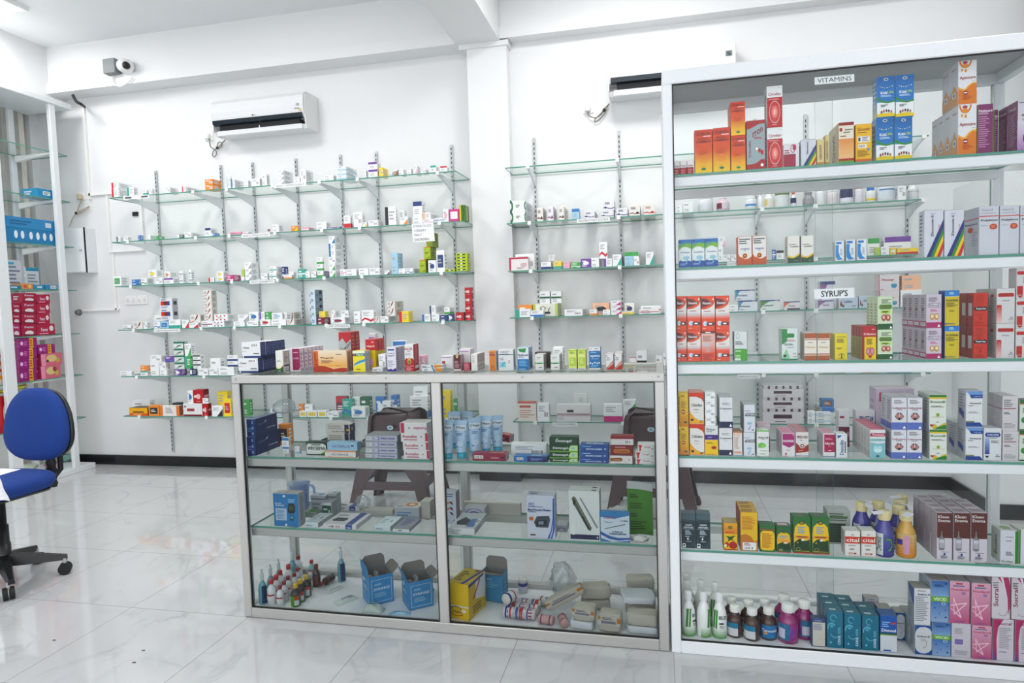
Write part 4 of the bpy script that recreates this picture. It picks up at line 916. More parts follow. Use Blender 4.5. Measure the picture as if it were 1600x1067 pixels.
D('phen', 'white cough syrup box with red fade bar', 'dcdadb', 'pc83c30,.12,.76,.9,.76,.97,.81,.9,.87,.12,.87,.05,.81;TPhensyrup,.5,.815,.7,.05,7a1414;l.3,.64,.8,.67,2,888;g.0,.02,.28,.5,e8c8c4,c43028;r.02,.5,.26,.53,c43028;tle,.82,.16,.12,.06,333;r.66,.1,.92,.115,333;t100 ml,.78,.05,.26,.02,555', 'c0bcbc', 'e.4,.8,.25,.05,a86a5c;l.2,.2,.8,.7,9,a8a4a4', 'cfcbcc', 'e.5,.2,.3,.3,a0483c')
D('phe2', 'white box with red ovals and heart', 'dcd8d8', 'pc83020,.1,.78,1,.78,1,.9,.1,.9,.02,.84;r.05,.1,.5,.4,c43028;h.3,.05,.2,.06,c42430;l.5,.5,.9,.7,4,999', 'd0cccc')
block('K3', (1030, 410, .18125), '''
pana 145 236 290 b582 d.045
pana 145 236 584 d.045
pana 238 359 288 b582 d.045
pana 361 482 288 b582 d.045
pana 484 606 286 b582 d.045
pana 238 359 584 d.045
panb 361 484 588 d.045
pana 487 608 584 d.045
pcmg 643 760 596 d.05
pcmw 1052 1196 570 d.055
brnc 1249 1360 606 e1210
brnc 1362 1472 606 d.05
yelp 1512 1624 612 d.07
''', .006)
block('K3', (1310, 410, .18125), '''
clisr 204 330 548 r4 d.033
lbil 336 470 292 b578 r3 d.04
lbil 336 470 580 r3 d.04
elcu 755 892 275 b565 r4 d.055
elcu 755 892 566 r4 d.055
flem 914 1046 240 b546 d.05
flem 914 1046 546 d.05
tix 1162 1292 262 s2 r3 d.045
phen 1362 1526 222 s2 r3 d.048
phe2 1534 1650 40 s3 d.05
''', .006)
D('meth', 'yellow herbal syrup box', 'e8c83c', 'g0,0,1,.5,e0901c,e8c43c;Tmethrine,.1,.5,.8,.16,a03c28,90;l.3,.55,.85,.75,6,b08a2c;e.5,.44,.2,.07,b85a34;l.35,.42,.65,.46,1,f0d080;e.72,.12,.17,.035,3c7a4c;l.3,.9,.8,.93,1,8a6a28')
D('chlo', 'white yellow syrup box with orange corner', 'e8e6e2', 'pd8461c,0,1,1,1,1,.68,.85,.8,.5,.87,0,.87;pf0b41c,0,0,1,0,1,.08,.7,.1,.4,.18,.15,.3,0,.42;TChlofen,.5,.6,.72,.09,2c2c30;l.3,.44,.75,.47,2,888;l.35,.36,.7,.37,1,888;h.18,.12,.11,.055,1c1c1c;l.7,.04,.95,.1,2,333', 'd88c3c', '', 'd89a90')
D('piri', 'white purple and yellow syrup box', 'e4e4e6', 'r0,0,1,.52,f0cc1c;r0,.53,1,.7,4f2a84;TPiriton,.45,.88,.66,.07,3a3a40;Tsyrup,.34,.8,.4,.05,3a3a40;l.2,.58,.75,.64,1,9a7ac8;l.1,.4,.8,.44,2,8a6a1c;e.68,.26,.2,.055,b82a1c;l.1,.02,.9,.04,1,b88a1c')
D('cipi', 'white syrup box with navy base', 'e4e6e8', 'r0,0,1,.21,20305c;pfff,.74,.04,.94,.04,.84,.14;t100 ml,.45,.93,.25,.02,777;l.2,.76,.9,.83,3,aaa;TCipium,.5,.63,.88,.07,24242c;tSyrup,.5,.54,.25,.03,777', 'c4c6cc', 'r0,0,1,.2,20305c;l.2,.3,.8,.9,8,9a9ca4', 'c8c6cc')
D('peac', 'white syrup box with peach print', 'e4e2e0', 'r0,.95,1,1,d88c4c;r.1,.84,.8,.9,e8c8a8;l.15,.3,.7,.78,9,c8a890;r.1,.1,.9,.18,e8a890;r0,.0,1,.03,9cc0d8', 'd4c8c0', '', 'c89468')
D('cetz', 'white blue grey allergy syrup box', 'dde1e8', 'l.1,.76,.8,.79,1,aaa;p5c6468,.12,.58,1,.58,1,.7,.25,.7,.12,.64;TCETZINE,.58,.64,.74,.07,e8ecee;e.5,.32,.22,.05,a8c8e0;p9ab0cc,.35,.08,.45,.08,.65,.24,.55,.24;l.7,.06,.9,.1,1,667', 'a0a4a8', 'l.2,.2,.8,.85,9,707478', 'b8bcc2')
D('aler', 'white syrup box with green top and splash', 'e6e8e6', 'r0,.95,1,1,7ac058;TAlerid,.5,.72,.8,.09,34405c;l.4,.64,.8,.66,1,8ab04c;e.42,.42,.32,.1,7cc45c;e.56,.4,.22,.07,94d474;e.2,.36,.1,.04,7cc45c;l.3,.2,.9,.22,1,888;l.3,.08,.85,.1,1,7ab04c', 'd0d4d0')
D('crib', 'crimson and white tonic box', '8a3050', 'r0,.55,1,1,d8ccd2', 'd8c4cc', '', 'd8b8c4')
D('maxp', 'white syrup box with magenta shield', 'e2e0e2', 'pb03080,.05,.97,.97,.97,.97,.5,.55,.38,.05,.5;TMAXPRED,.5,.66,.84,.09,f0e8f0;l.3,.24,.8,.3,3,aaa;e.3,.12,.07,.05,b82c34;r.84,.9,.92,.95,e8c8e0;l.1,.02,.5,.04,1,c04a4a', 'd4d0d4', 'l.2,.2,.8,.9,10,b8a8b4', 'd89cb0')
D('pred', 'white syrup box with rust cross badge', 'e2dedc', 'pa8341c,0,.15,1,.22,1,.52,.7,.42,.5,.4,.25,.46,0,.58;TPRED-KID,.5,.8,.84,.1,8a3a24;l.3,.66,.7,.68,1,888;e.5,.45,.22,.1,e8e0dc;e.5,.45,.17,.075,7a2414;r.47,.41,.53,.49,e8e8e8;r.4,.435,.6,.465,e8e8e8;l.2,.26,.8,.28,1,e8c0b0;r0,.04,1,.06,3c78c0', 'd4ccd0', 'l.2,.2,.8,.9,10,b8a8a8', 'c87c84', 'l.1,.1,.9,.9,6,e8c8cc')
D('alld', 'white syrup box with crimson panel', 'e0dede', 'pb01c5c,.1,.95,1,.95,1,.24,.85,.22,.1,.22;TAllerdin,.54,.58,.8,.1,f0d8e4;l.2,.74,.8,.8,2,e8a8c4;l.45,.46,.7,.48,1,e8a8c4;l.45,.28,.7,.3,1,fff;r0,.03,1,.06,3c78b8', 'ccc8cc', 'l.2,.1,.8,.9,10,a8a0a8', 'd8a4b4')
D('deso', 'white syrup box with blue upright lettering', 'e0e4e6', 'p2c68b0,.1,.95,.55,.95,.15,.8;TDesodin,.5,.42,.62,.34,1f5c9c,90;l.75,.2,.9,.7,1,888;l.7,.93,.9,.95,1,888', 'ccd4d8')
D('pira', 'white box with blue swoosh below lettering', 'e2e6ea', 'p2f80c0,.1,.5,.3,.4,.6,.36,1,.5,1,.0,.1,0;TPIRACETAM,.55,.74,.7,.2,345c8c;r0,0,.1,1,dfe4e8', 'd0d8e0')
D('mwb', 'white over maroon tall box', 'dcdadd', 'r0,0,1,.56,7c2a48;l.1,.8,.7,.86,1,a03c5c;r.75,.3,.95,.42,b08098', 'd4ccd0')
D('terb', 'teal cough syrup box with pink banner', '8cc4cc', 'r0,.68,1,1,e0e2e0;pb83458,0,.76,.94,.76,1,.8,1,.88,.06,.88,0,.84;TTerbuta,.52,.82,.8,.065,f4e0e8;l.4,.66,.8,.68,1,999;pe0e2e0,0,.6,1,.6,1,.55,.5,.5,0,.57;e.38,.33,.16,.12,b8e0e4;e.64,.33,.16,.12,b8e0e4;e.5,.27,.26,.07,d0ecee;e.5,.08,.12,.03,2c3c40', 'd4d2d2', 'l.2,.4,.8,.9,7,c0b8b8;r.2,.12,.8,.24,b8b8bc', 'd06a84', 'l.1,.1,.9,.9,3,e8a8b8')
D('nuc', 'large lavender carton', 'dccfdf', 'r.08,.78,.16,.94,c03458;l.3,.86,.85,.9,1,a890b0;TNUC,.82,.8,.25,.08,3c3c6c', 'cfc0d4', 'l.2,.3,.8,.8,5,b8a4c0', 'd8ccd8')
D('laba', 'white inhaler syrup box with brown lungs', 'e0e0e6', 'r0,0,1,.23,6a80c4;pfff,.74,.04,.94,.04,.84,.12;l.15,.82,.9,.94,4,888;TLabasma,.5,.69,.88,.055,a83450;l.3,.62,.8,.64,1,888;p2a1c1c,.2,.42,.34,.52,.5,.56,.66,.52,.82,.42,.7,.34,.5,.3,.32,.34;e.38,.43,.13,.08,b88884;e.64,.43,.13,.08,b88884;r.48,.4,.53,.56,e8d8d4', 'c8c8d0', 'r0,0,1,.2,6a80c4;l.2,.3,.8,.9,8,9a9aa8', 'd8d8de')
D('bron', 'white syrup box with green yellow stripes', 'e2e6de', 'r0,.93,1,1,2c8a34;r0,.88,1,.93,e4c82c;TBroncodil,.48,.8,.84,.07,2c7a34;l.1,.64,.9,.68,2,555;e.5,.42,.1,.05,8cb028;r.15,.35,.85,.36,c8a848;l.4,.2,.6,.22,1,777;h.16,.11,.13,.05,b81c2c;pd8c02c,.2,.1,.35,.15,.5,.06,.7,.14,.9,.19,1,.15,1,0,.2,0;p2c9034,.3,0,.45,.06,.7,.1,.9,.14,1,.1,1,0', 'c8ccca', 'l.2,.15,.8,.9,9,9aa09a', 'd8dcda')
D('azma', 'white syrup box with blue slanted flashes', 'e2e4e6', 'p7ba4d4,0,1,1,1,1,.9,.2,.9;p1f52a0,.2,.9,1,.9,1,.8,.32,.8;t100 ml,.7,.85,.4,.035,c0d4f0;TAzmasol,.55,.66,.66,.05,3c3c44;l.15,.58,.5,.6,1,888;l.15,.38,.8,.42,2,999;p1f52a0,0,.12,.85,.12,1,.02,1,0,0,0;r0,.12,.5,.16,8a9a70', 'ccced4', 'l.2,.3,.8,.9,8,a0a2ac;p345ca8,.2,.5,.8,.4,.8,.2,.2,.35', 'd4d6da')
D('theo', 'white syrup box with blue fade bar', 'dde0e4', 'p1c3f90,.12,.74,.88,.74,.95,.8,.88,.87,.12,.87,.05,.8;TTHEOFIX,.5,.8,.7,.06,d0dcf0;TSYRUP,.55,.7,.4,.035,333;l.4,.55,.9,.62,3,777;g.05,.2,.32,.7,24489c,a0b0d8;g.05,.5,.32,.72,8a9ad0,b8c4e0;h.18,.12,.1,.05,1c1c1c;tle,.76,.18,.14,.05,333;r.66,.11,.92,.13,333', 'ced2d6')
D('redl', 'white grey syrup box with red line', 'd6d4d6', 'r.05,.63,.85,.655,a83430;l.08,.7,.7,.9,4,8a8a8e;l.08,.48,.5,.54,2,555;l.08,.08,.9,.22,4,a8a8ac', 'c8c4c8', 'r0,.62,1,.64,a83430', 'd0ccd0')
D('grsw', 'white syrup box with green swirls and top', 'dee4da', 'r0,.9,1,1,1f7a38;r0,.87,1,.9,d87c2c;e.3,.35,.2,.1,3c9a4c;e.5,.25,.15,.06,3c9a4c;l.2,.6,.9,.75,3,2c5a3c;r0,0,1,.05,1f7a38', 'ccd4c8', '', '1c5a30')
block('K4', (1030, 580, .18125), '''
meth 160 252 186 b475 d.05
meth 162 254 476 d.05
chlo 256 386 182 s2 d.045 r2
piri 391 508 468 d.05
wek 394 486 182 b468 s4 d.06
cipi 514 632 490 r2 d.055
cipi 518 636 224 b490 r2 d.055
peac 634 718 520 d.07
cetz 724 828 526 d.05
cetz 727 830 286 b526 d.05 r2
aler 838 948 506 d.05
crib 842 958 452 o.07 d.05
maxp 1056 1172 530 r3 d.038
pred 1175 1290 522 r4 d.038
alld 1410 1516 532 r2 d.045
deso 1523 1624 540 d.05
''', .006)
block('K4', (1310, 580, .18125), '''
terb 270 407 500 r6 d.034
mwb 0 98 338 o.17 d.04
pira 146 318 336 o.2 d.04
laba 455 724 506 n2 r2 d.06
laba 457 728 228 b506 n2 r2 d.055
nuc 322 655 148 o.2 d.08
bron 784 938 502 r2 d.06
bron 780 934 200 b502 r2 d.05
azma 1094 1247 480 r3 d.07
azma 1096 1246 168 b480 d.06
theo 1252 1410 490 d.06
redl 1414 1558 515 r2 d.05
redl 1412 1552 212 b515 r2 d.05
grsw 1562 1690 250 s2 d.05
''', .006)
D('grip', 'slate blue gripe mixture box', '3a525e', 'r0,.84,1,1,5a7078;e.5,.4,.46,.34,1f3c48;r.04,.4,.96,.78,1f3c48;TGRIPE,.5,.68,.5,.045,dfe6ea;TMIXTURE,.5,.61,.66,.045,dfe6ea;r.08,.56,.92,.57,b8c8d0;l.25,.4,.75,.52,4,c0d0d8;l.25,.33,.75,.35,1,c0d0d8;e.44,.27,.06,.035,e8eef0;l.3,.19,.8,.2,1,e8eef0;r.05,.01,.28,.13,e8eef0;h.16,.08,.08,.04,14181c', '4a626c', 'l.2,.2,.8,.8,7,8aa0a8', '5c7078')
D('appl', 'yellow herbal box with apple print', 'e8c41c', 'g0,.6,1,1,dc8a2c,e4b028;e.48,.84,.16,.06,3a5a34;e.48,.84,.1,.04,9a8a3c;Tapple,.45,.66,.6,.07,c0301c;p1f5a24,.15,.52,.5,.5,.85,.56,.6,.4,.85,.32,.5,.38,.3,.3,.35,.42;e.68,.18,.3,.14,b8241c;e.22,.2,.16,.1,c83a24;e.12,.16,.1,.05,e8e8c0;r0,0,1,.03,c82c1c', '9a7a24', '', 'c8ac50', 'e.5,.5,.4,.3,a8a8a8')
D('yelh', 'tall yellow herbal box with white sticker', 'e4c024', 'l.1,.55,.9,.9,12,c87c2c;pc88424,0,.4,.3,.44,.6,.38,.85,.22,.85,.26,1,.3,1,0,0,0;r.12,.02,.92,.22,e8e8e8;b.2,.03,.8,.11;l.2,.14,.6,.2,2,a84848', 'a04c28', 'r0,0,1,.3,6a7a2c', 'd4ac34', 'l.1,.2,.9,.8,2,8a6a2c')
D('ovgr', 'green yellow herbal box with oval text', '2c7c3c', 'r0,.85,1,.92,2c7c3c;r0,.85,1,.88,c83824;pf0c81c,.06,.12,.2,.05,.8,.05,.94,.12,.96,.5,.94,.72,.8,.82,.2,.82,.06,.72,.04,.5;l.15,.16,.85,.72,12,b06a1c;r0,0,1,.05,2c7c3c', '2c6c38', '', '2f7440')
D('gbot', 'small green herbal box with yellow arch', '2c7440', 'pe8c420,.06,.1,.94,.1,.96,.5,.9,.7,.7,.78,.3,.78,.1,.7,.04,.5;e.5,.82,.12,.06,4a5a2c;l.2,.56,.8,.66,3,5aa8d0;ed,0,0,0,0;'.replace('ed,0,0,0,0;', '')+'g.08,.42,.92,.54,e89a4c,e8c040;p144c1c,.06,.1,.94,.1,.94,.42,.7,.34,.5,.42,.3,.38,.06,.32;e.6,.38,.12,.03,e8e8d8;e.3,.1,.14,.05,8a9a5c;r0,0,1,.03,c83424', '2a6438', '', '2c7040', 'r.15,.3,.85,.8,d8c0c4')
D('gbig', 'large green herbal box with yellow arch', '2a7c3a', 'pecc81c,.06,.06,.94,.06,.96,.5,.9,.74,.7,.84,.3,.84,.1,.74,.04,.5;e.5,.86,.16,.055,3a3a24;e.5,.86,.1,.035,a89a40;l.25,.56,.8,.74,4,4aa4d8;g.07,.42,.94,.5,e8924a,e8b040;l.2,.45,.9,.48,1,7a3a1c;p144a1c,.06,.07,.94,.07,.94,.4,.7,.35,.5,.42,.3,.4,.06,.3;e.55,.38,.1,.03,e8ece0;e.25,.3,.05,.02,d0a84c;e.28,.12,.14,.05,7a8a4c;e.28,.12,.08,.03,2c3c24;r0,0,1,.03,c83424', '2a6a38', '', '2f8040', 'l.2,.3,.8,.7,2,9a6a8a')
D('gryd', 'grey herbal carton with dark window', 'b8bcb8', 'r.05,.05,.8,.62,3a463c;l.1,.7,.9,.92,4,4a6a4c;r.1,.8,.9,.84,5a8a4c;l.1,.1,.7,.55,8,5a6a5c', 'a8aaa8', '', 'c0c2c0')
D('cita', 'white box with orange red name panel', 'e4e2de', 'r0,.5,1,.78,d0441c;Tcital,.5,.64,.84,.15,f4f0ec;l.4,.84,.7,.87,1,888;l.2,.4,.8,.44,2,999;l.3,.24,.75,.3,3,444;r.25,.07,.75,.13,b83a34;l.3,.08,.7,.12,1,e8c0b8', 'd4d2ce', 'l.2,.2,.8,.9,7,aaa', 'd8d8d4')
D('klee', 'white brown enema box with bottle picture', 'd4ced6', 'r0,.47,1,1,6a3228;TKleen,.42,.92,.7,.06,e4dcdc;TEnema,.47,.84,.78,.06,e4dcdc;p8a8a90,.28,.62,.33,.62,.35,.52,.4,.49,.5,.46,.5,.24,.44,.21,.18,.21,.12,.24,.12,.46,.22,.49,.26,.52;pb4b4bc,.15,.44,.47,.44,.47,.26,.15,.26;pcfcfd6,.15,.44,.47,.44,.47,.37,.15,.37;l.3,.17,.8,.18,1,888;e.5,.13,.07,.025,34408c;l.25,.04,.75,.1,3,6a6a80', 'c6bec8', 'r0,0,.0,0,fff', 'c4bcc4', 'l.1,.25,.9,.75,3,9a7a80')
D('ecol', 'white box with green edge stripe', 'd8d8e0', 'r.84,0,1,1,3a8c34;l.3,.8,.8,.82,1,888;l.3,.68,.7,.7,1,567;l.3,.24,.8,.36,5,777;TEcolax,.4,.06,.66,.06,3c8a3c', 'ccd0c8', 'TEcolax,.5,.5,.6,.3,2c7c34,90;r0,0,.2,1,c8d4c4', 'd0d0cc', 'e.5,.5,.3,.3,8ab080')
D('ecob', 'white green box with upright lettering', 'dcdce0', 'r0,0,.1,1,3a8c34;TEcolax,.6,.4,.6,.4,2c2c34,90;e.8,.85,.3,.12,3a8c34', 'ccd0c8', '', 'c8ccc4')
block('K5', (1030, 730, .18125), '''
grip 190 314 402 d.05
grip 316 441 402 d.05
appl 553 676 480 r2 d.033
yelh 696 850 388 r3 d.045
ovgr 863 1003 505 d.055
gbot 1008 1138 512 d.05
gbig 1152 1308 432 d.055
gbig 1311 1470 432 d.055
''', .006)
block('K5', (1310, 730, .18125), '''
gryd -98 104 372 b700 o.11 d.06
cita 55 190 548 d.05
cita 196 326 548 d.05
klee 848 985 390 r4 d.053
klee 992 1136 390 r4 d.053
klee 1142 1288 390 r3 d.053
ecol 1395 1552 545 d.06
ecob 1556 1690 535 d.06
''', .006)
D('navw', 'navy framed box with cream text panel', '44587c', 'r.07,.02,.95,.88,cfccc2;l.12,.6,.8,.82,6,7a8ab0;r.2,.92,.7,.96,8a9ac8;a.5,.2,.4,.08,.1,20,90,9aa4c0', '3c5078', '', '4a5c84')
D('cool', 'teal blue toothpaste box with pale swirls', '1f7e98', 'TCOOL,.76,.22,.26,.15,e8f4f8,90;Teze,.76,.48,.18,.15,7ac4d4,90;a.4,.82,.2,.1,.25,0,300,6ab8cc;a.3,.55,.26,.14,.22,30,200,7ac4d4;a.5,.42,.3,.15,.2,200,330,6ab4c8;e.3,.6,.12,.05,5aacc4;e.24,.14,.05,.03,9ad0dc', '2a6c80', 'l.2,.1,.8,.9,8,4a90a4', '3a7c8e', 'r.2,.2,.6,.4,d0e0e4')
D('diov', 'blue and white antacid box', '2068b4', 'r0,0,1,.46,d8dce2;r0,.46,1,.49,8aa83c;r0,.49,1,.52,2a5c3c;TDiovol,.5,.6,.84,.08,f0f4f8;l.1,.7,.6,.84,3,9ac0e8;r.65,.78,.95,.83,c8485a;l.2,.02,.8,.06,1,2068b4', '3a5c84', '', '3a70a8')
D('acil', 'white capsule box with blue arcs', 'd4d6da', 'p1f5ca0,0,1,1,1,1,.8,.85,.9,.6,.95,.3,.93,.1,.85,0,.7;p1f5ca0,0,0,1,0,1,.2,.85,.1,.6,.04,.3,.05,.1,.12,0,.25;TAcilrex-D,.5,.62,.78,.06,24242c;a.5,.38,.2,.16,.15,90,-100,9a9c88;a.45,.5,.1,.05,.3,0,360,9a9c88', 'a8b4bc', 'l.2,.2,.8,.8,10,8a949c', 'b8b4ac')
D('acib', 'white capsule box with text lines', 'd8dade', 'TAcilrex-D,.58,.84,.76,.05,24242c;l.06,.1,.9,.78,14,a0a4a8;l.2,.92,.8,.95,1,aaa', 'a4b0b8', 'p1f5ca0,0,1,1,1,1,.5,.3,.8;l.2,.1,.8,.5,6,8a949c', 'b4b0a8')
D('visc', 'blue droplet box with lime name band', '6a90bc', 'g0,0,1,.5,9ab4d4,4a80bc;g0,.62,1,1,8ab0d4,3a74b4;r0,.49,1,.62,76b02c;TVISCID,.5,.555,.72,.07,ecf4e0;p8a9ac4,.05,.64,.45,.74,.5,.8,.2,.72;e.82,.94,.07,.025,3c4a84;e.7,.45,.12,.04,b8ccdc;e.7,.45,.07,.025,6a84a4;e.2,.34,.05,.02,4a6490;e.5,.2,.05,.02,4a6490;e.55,.2,.03,.012,c8d8e8;e.82,.12,.06,.022,3c5480;e.25,.1,.04,.015,3c5480;e.8,.3,.04,.015,3c5480;l.15,.86,.8,.92,3,34508c', 'b8c4d0', 'l.2,.1,.8,.9,10,8a98a8', 'b0aca8')
D('fren', 'pink antacid box with outlined star', 'd890b0', 'g0,0,1,1,c4608c,e0b0c4;r.3,.93,.65,.97,b84a5c;l.15,.88,.85,.91,1,4a84a4;TFrendacid,.5,.81,.86,.055,c05070;l.6,.7,.85,.75,2,6a6ab0;a.0,0,0,0,0,0,1,fff;pf0c8d8,.16,.6,.2,.61,.6,.15,.55,.13;pf0c8d8,.16,.62,.2,.6,.24,.2,.2,.2;pf0c8d8,.02,.44,.85,.51,.86,.48,.03,.41;pf0c8d8,.2,.22,.86,.51,.88,.48,.2,.19;pf0c8d8,0,.36,.04,.36,.58,.16,.56,.12;l.3,.03,.9,.05,1,6a6ab0', 'c8b4c0', 'l.2,.1,.8,.9,10,a898a0', 'b8b0b4')
D('frew', 'white back of antacid box with barcode', 'd0ccd4', 'r.12,.36,.64,.56,dcdce4;r.15,.38,.6,.54,8a7cb4;l.15,.7,.7,.86,4,a8a4ac;l.15,.08,.9,.2,3,b0acb4', 'b8b0b8', '', 'b4b0b4')
D('sucu', 'white crimson antacid box, upright name', 'd8d2d8', 'pb83c70,.3,1,.9,1,1,.8,1,.3,.9,.1,.85,.5,.7,.8;pe8e4ec,.6,1,.7,.8,.85,.5,.88,.2,.8,.5,.65,.8,.45,1;TSucral,.22,.52,.46,.26,94204c,90;l.05,.78,.4,.88,3,777;a.6,.16,.25,.1,.15,200,380,a8a4a8', 'c4b4bc', '', 'a8a0a4')
D('sucd', 'white crimson antacid box, level name', 'd8d2da', 'pb83c74,0,1,.5,1,.25,.8,.17,.5,.2,0,0,0;g0,0,.14,.3,5a5aa4,b83c74;TSucral,.56,.9,.62,.07,94204c;l.3,.3,.9,.8,12,b0acb4;l.3,.2,.7,.22,1,88a', 'c4b4bc', '', 'b0a8ac')
block('K6', (1030, 880, .18125), '''
navw 1312 1438 478 d.03
cool 1442 1588 412 r3 d.05
''', .006)
block('K6', (1310, 880, .18125), '''
cool 48 198 432 r3 d.05
cool 203 352 450 r2 d.055
diov 358 508 452 d.055
acib 650 797 215 b530 d.06
acil 658 808 532 r3 d.05
visc 797 955 148 b508 r2 d.055
visc 809 972 508 r2 d.055
fren 958 1133 155 b520 r2 d.06
frew 974 1146 518 r2 d.06
fren 1137 1315 172 b535 r2 d.06
fren 1150 1325 538 r2 d.06
sucu 1320 1484 112 b478 r2 d.06
sucd 1330 1516 480 r2 d.06
sucu 1490 1650 120 b480 r2 d.06
sucd 1522 1700 488 r2 d.06
acil 490 584 424 o.09 d.05
acib 340 460 390 o.14 d.05
acib 222 350 295 o.2 d.03
''', .006)
# signs hung behind the glass
def sign(name, a, b, c, d_, y, spec, label, cat='sign', ax=1):
    """paper sign: corners given as pixels on the plane y"""
    p00, p10, p01 = at(*a, ax, y), at(*b, ax, y), at(*c, ax, y); u = p10-p00; v = p01-p00; n = u.cross(v).normalized()
    o = card_panel(name, None, lambda s, t, e: p00+u*s+v*t+n*e, 'r0,0,1,1,eef0f2;'+spec)
    mb = MB().add([p00, p10, p10+v, p01], [(3, 2, 1, 0)], mat('white_paper', 'eef0f2', .8)).build('back_sheet', o)
    return tag(o, label, cat)
sign('paper_sign', (1273, 132.5), (1335, 127.5), (1272.5, 121), 0, 2.419, 'tVITAMINS,.5,.5,.86,.62,22242c', 'white paper sign lettered VITAMINS behind the cabinet top glass')
sign('paper_sign', (1272.5, 467.5), (1335, 465), (1272, 452), 0, 2.419, "TSYRUP'S,.5,.5,.66,.62,1c1c20", "white paper sign lettered SYRUP'S behind the cabinet glass")
# bottles of the tall cabinet
def on(sh, px, py, off=.0): p = at(px, py, 2, SHELF[sh][0]); return p
W_ = 'e8eae8'
BEL = 'g0,0,1,.34,4a9c2c,e4eae4;p3f9a2c,.3,.34,.4,.34,.46,1,.36,1;p3f9a2c,.44,.34,.52,.34,.56,1,.5,1;TBELCID,.78,.74,.34,.12,34405c;l.62,.5,.9,.56,1,333;l.64,.36,.88,.46,3,999'
for k, (px, py, h) in enumerate([(250, 655, .165), (375, 655, .165), (508, 672, .165), (214, 540, .165), (312, 545, .165), (440, 550, .165), (210, 470, .165)]):
    p = on('K6', 1030+.18125*px, 880+.18125*py+ -2); p.y += .02
    bottle('K6', 'white and green antacid bottle', 'antacid_bottle', p.x, p.y, h, .0255, W_, W_, 'slim', BEL, (.02, .8), (-170, 10), caph=.18, capr=.5, rz=[.0, .9, -.7, .3, .2, -.5, .4][k])
AMB = 'r0,.6,1,1,2a88a8;r0,0,1,.6,d4d4d8;l.1,.1,.9,.5,4,9a9ab0'
AMC = 'r0,0,1,1,2a80b4;TCovonia,.5,.6,.8,.2,e8f0f4;e.3,.4,.1,.12,e8a040;l.2,.1,.8,.25,2,c8e0ec;p4a9cc8,.2,.75,.5,.8,.7,1,.4,1'
for k, (px, py) in enumerate([(624, 655), (748, 697), (904, 708), (628, 600), (775, 620), (925, 640)]):
    p = on('K6', 1030+.18125*px, 880+.18125*py-1.5); p.y += .02
    bottle('K6', 'brown syrup bottle with white cap', 'syrup_bottle', p.x, p.y, .115 if k != 0 else .115, .0285, '3a1e14', 'e4e4e0', 'round', AMC if k == 2 else AMB, (.1, .62), (-165, -15) if k == 2 else (-215, -75), caph=.2, capr=.6)
MAG = 'r0,0,1,1,2a7ca4;r.05,.1,.4,.7,d4d0e0;l.1,.15,.36,.65,5,9a8ac0;r.62,0,1,1,a83c8c;e.8,.5,.14,.3,6a5ac0;l.1,.8,.6,.9,2,9ad0dc'
for k, (px, py) in enumerate([(1067, 728), (1228, 726), (1062, 640)]):
    p = on('K6', 1030+.18125*px, 880+.18125*py-1.5); p.y += .025
    bottle('K6', 'magenta mouthwash bottle with white cap', 'mouthwash_bottle', p.x, p.y, .137, .034, '8c1c64', 'e4e4e0', 'round', MAG if k != 1 else 'r0,0,1,1,2a7ca4;r.15,.1,.85,.65,d4d0e0;l.25,.15,.8,.6,5,9a8ac0', (.12, .66), (-170, -40) if k != 1 else (-120, -60), caph=.19, capr=.62)
SHP = 'r0,0,.34,1,d0d8d8;TDermid,.17,.5,.62,.2,3c5c54,90;a.55,.5,.18,.3,.3,-90,120,5aa83c;l.78,.1,.98,.9,7,8a84c0'
SHQ = 'g0,0,1,1,d88c1c,d8c088;r.3,.1,.5,.95,d0a0c4;r0,.5,.25,.75,4a4a9c;l.55,.2,.95,.5,4,6a7a2c;l.55,.6,.9,.85,4,8a7a5c'
for k, (px, py, bc, ly) in enumerate([(403, 800, '3c3a8c', SHP), (587, 812, 'c89a3c', SHQ), (220, 700, '3c3a8c', SHP), (362, 690, '3c3a8c', SHP), (455, 725, '3c3a8c', SHP), (560, 720, 'c89a3c', SHQ), (640, 725, '3c3a8c', SHP)]):
    p = on('K5', 1310+.18125*px, 730+.18125*py-2); p.y += .029
    b = bottle('K5', ('purple' if bc[0] == '3' else 'golden')+' shampoo bottle with cream cap', 'shampoo_bottle', p.x, p.y, .158, .0315, bc, 'dccf9c', 'slim', ly, (.06, .66), (-160, -20), caph=.19, capr=.6)
    if k != 5: MB().box(-.02, -.014, .159, .016, .010, .1596, mat('tag_paper', 'e4e6ee', .7)).build('price_tag', b).rotation_euler = (.12, -.15, k*.7 if k < 5 else 0)
# ================================================================ THE WALL SHELVES
A_, B_, C_, D_, E_ = (160, 240, .1875), (440, 220, .19375), (160, 380, .1875), (440, 360, .19375), (170, 490, .178)
H_, I_, J_, K_, L_ = (780, 200, .16875), (780, 340, .16875), (780, 480, .16875), (370, 590, .2), (680, 590, .23125)
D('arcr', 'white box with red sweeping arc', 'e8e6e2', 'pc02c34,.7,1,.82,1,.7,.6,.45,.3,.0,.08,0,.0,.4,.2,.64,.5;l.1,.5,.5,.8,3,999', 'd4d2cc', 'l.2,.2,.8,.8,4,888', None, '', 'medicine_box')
D('cmgr', 'white box with green side arcs', 'eceeec', 'a-.06,.5,.22,.6,.5,-90,90,1f8a5a;a1.06,.5,.12,.4,.5,90,270,1f8a5a;l.35,.4,.65,.6,2,555', 'd4d6dc', 'l.2,.2,.8,.8,5,999', None, '', 'medicine_box')
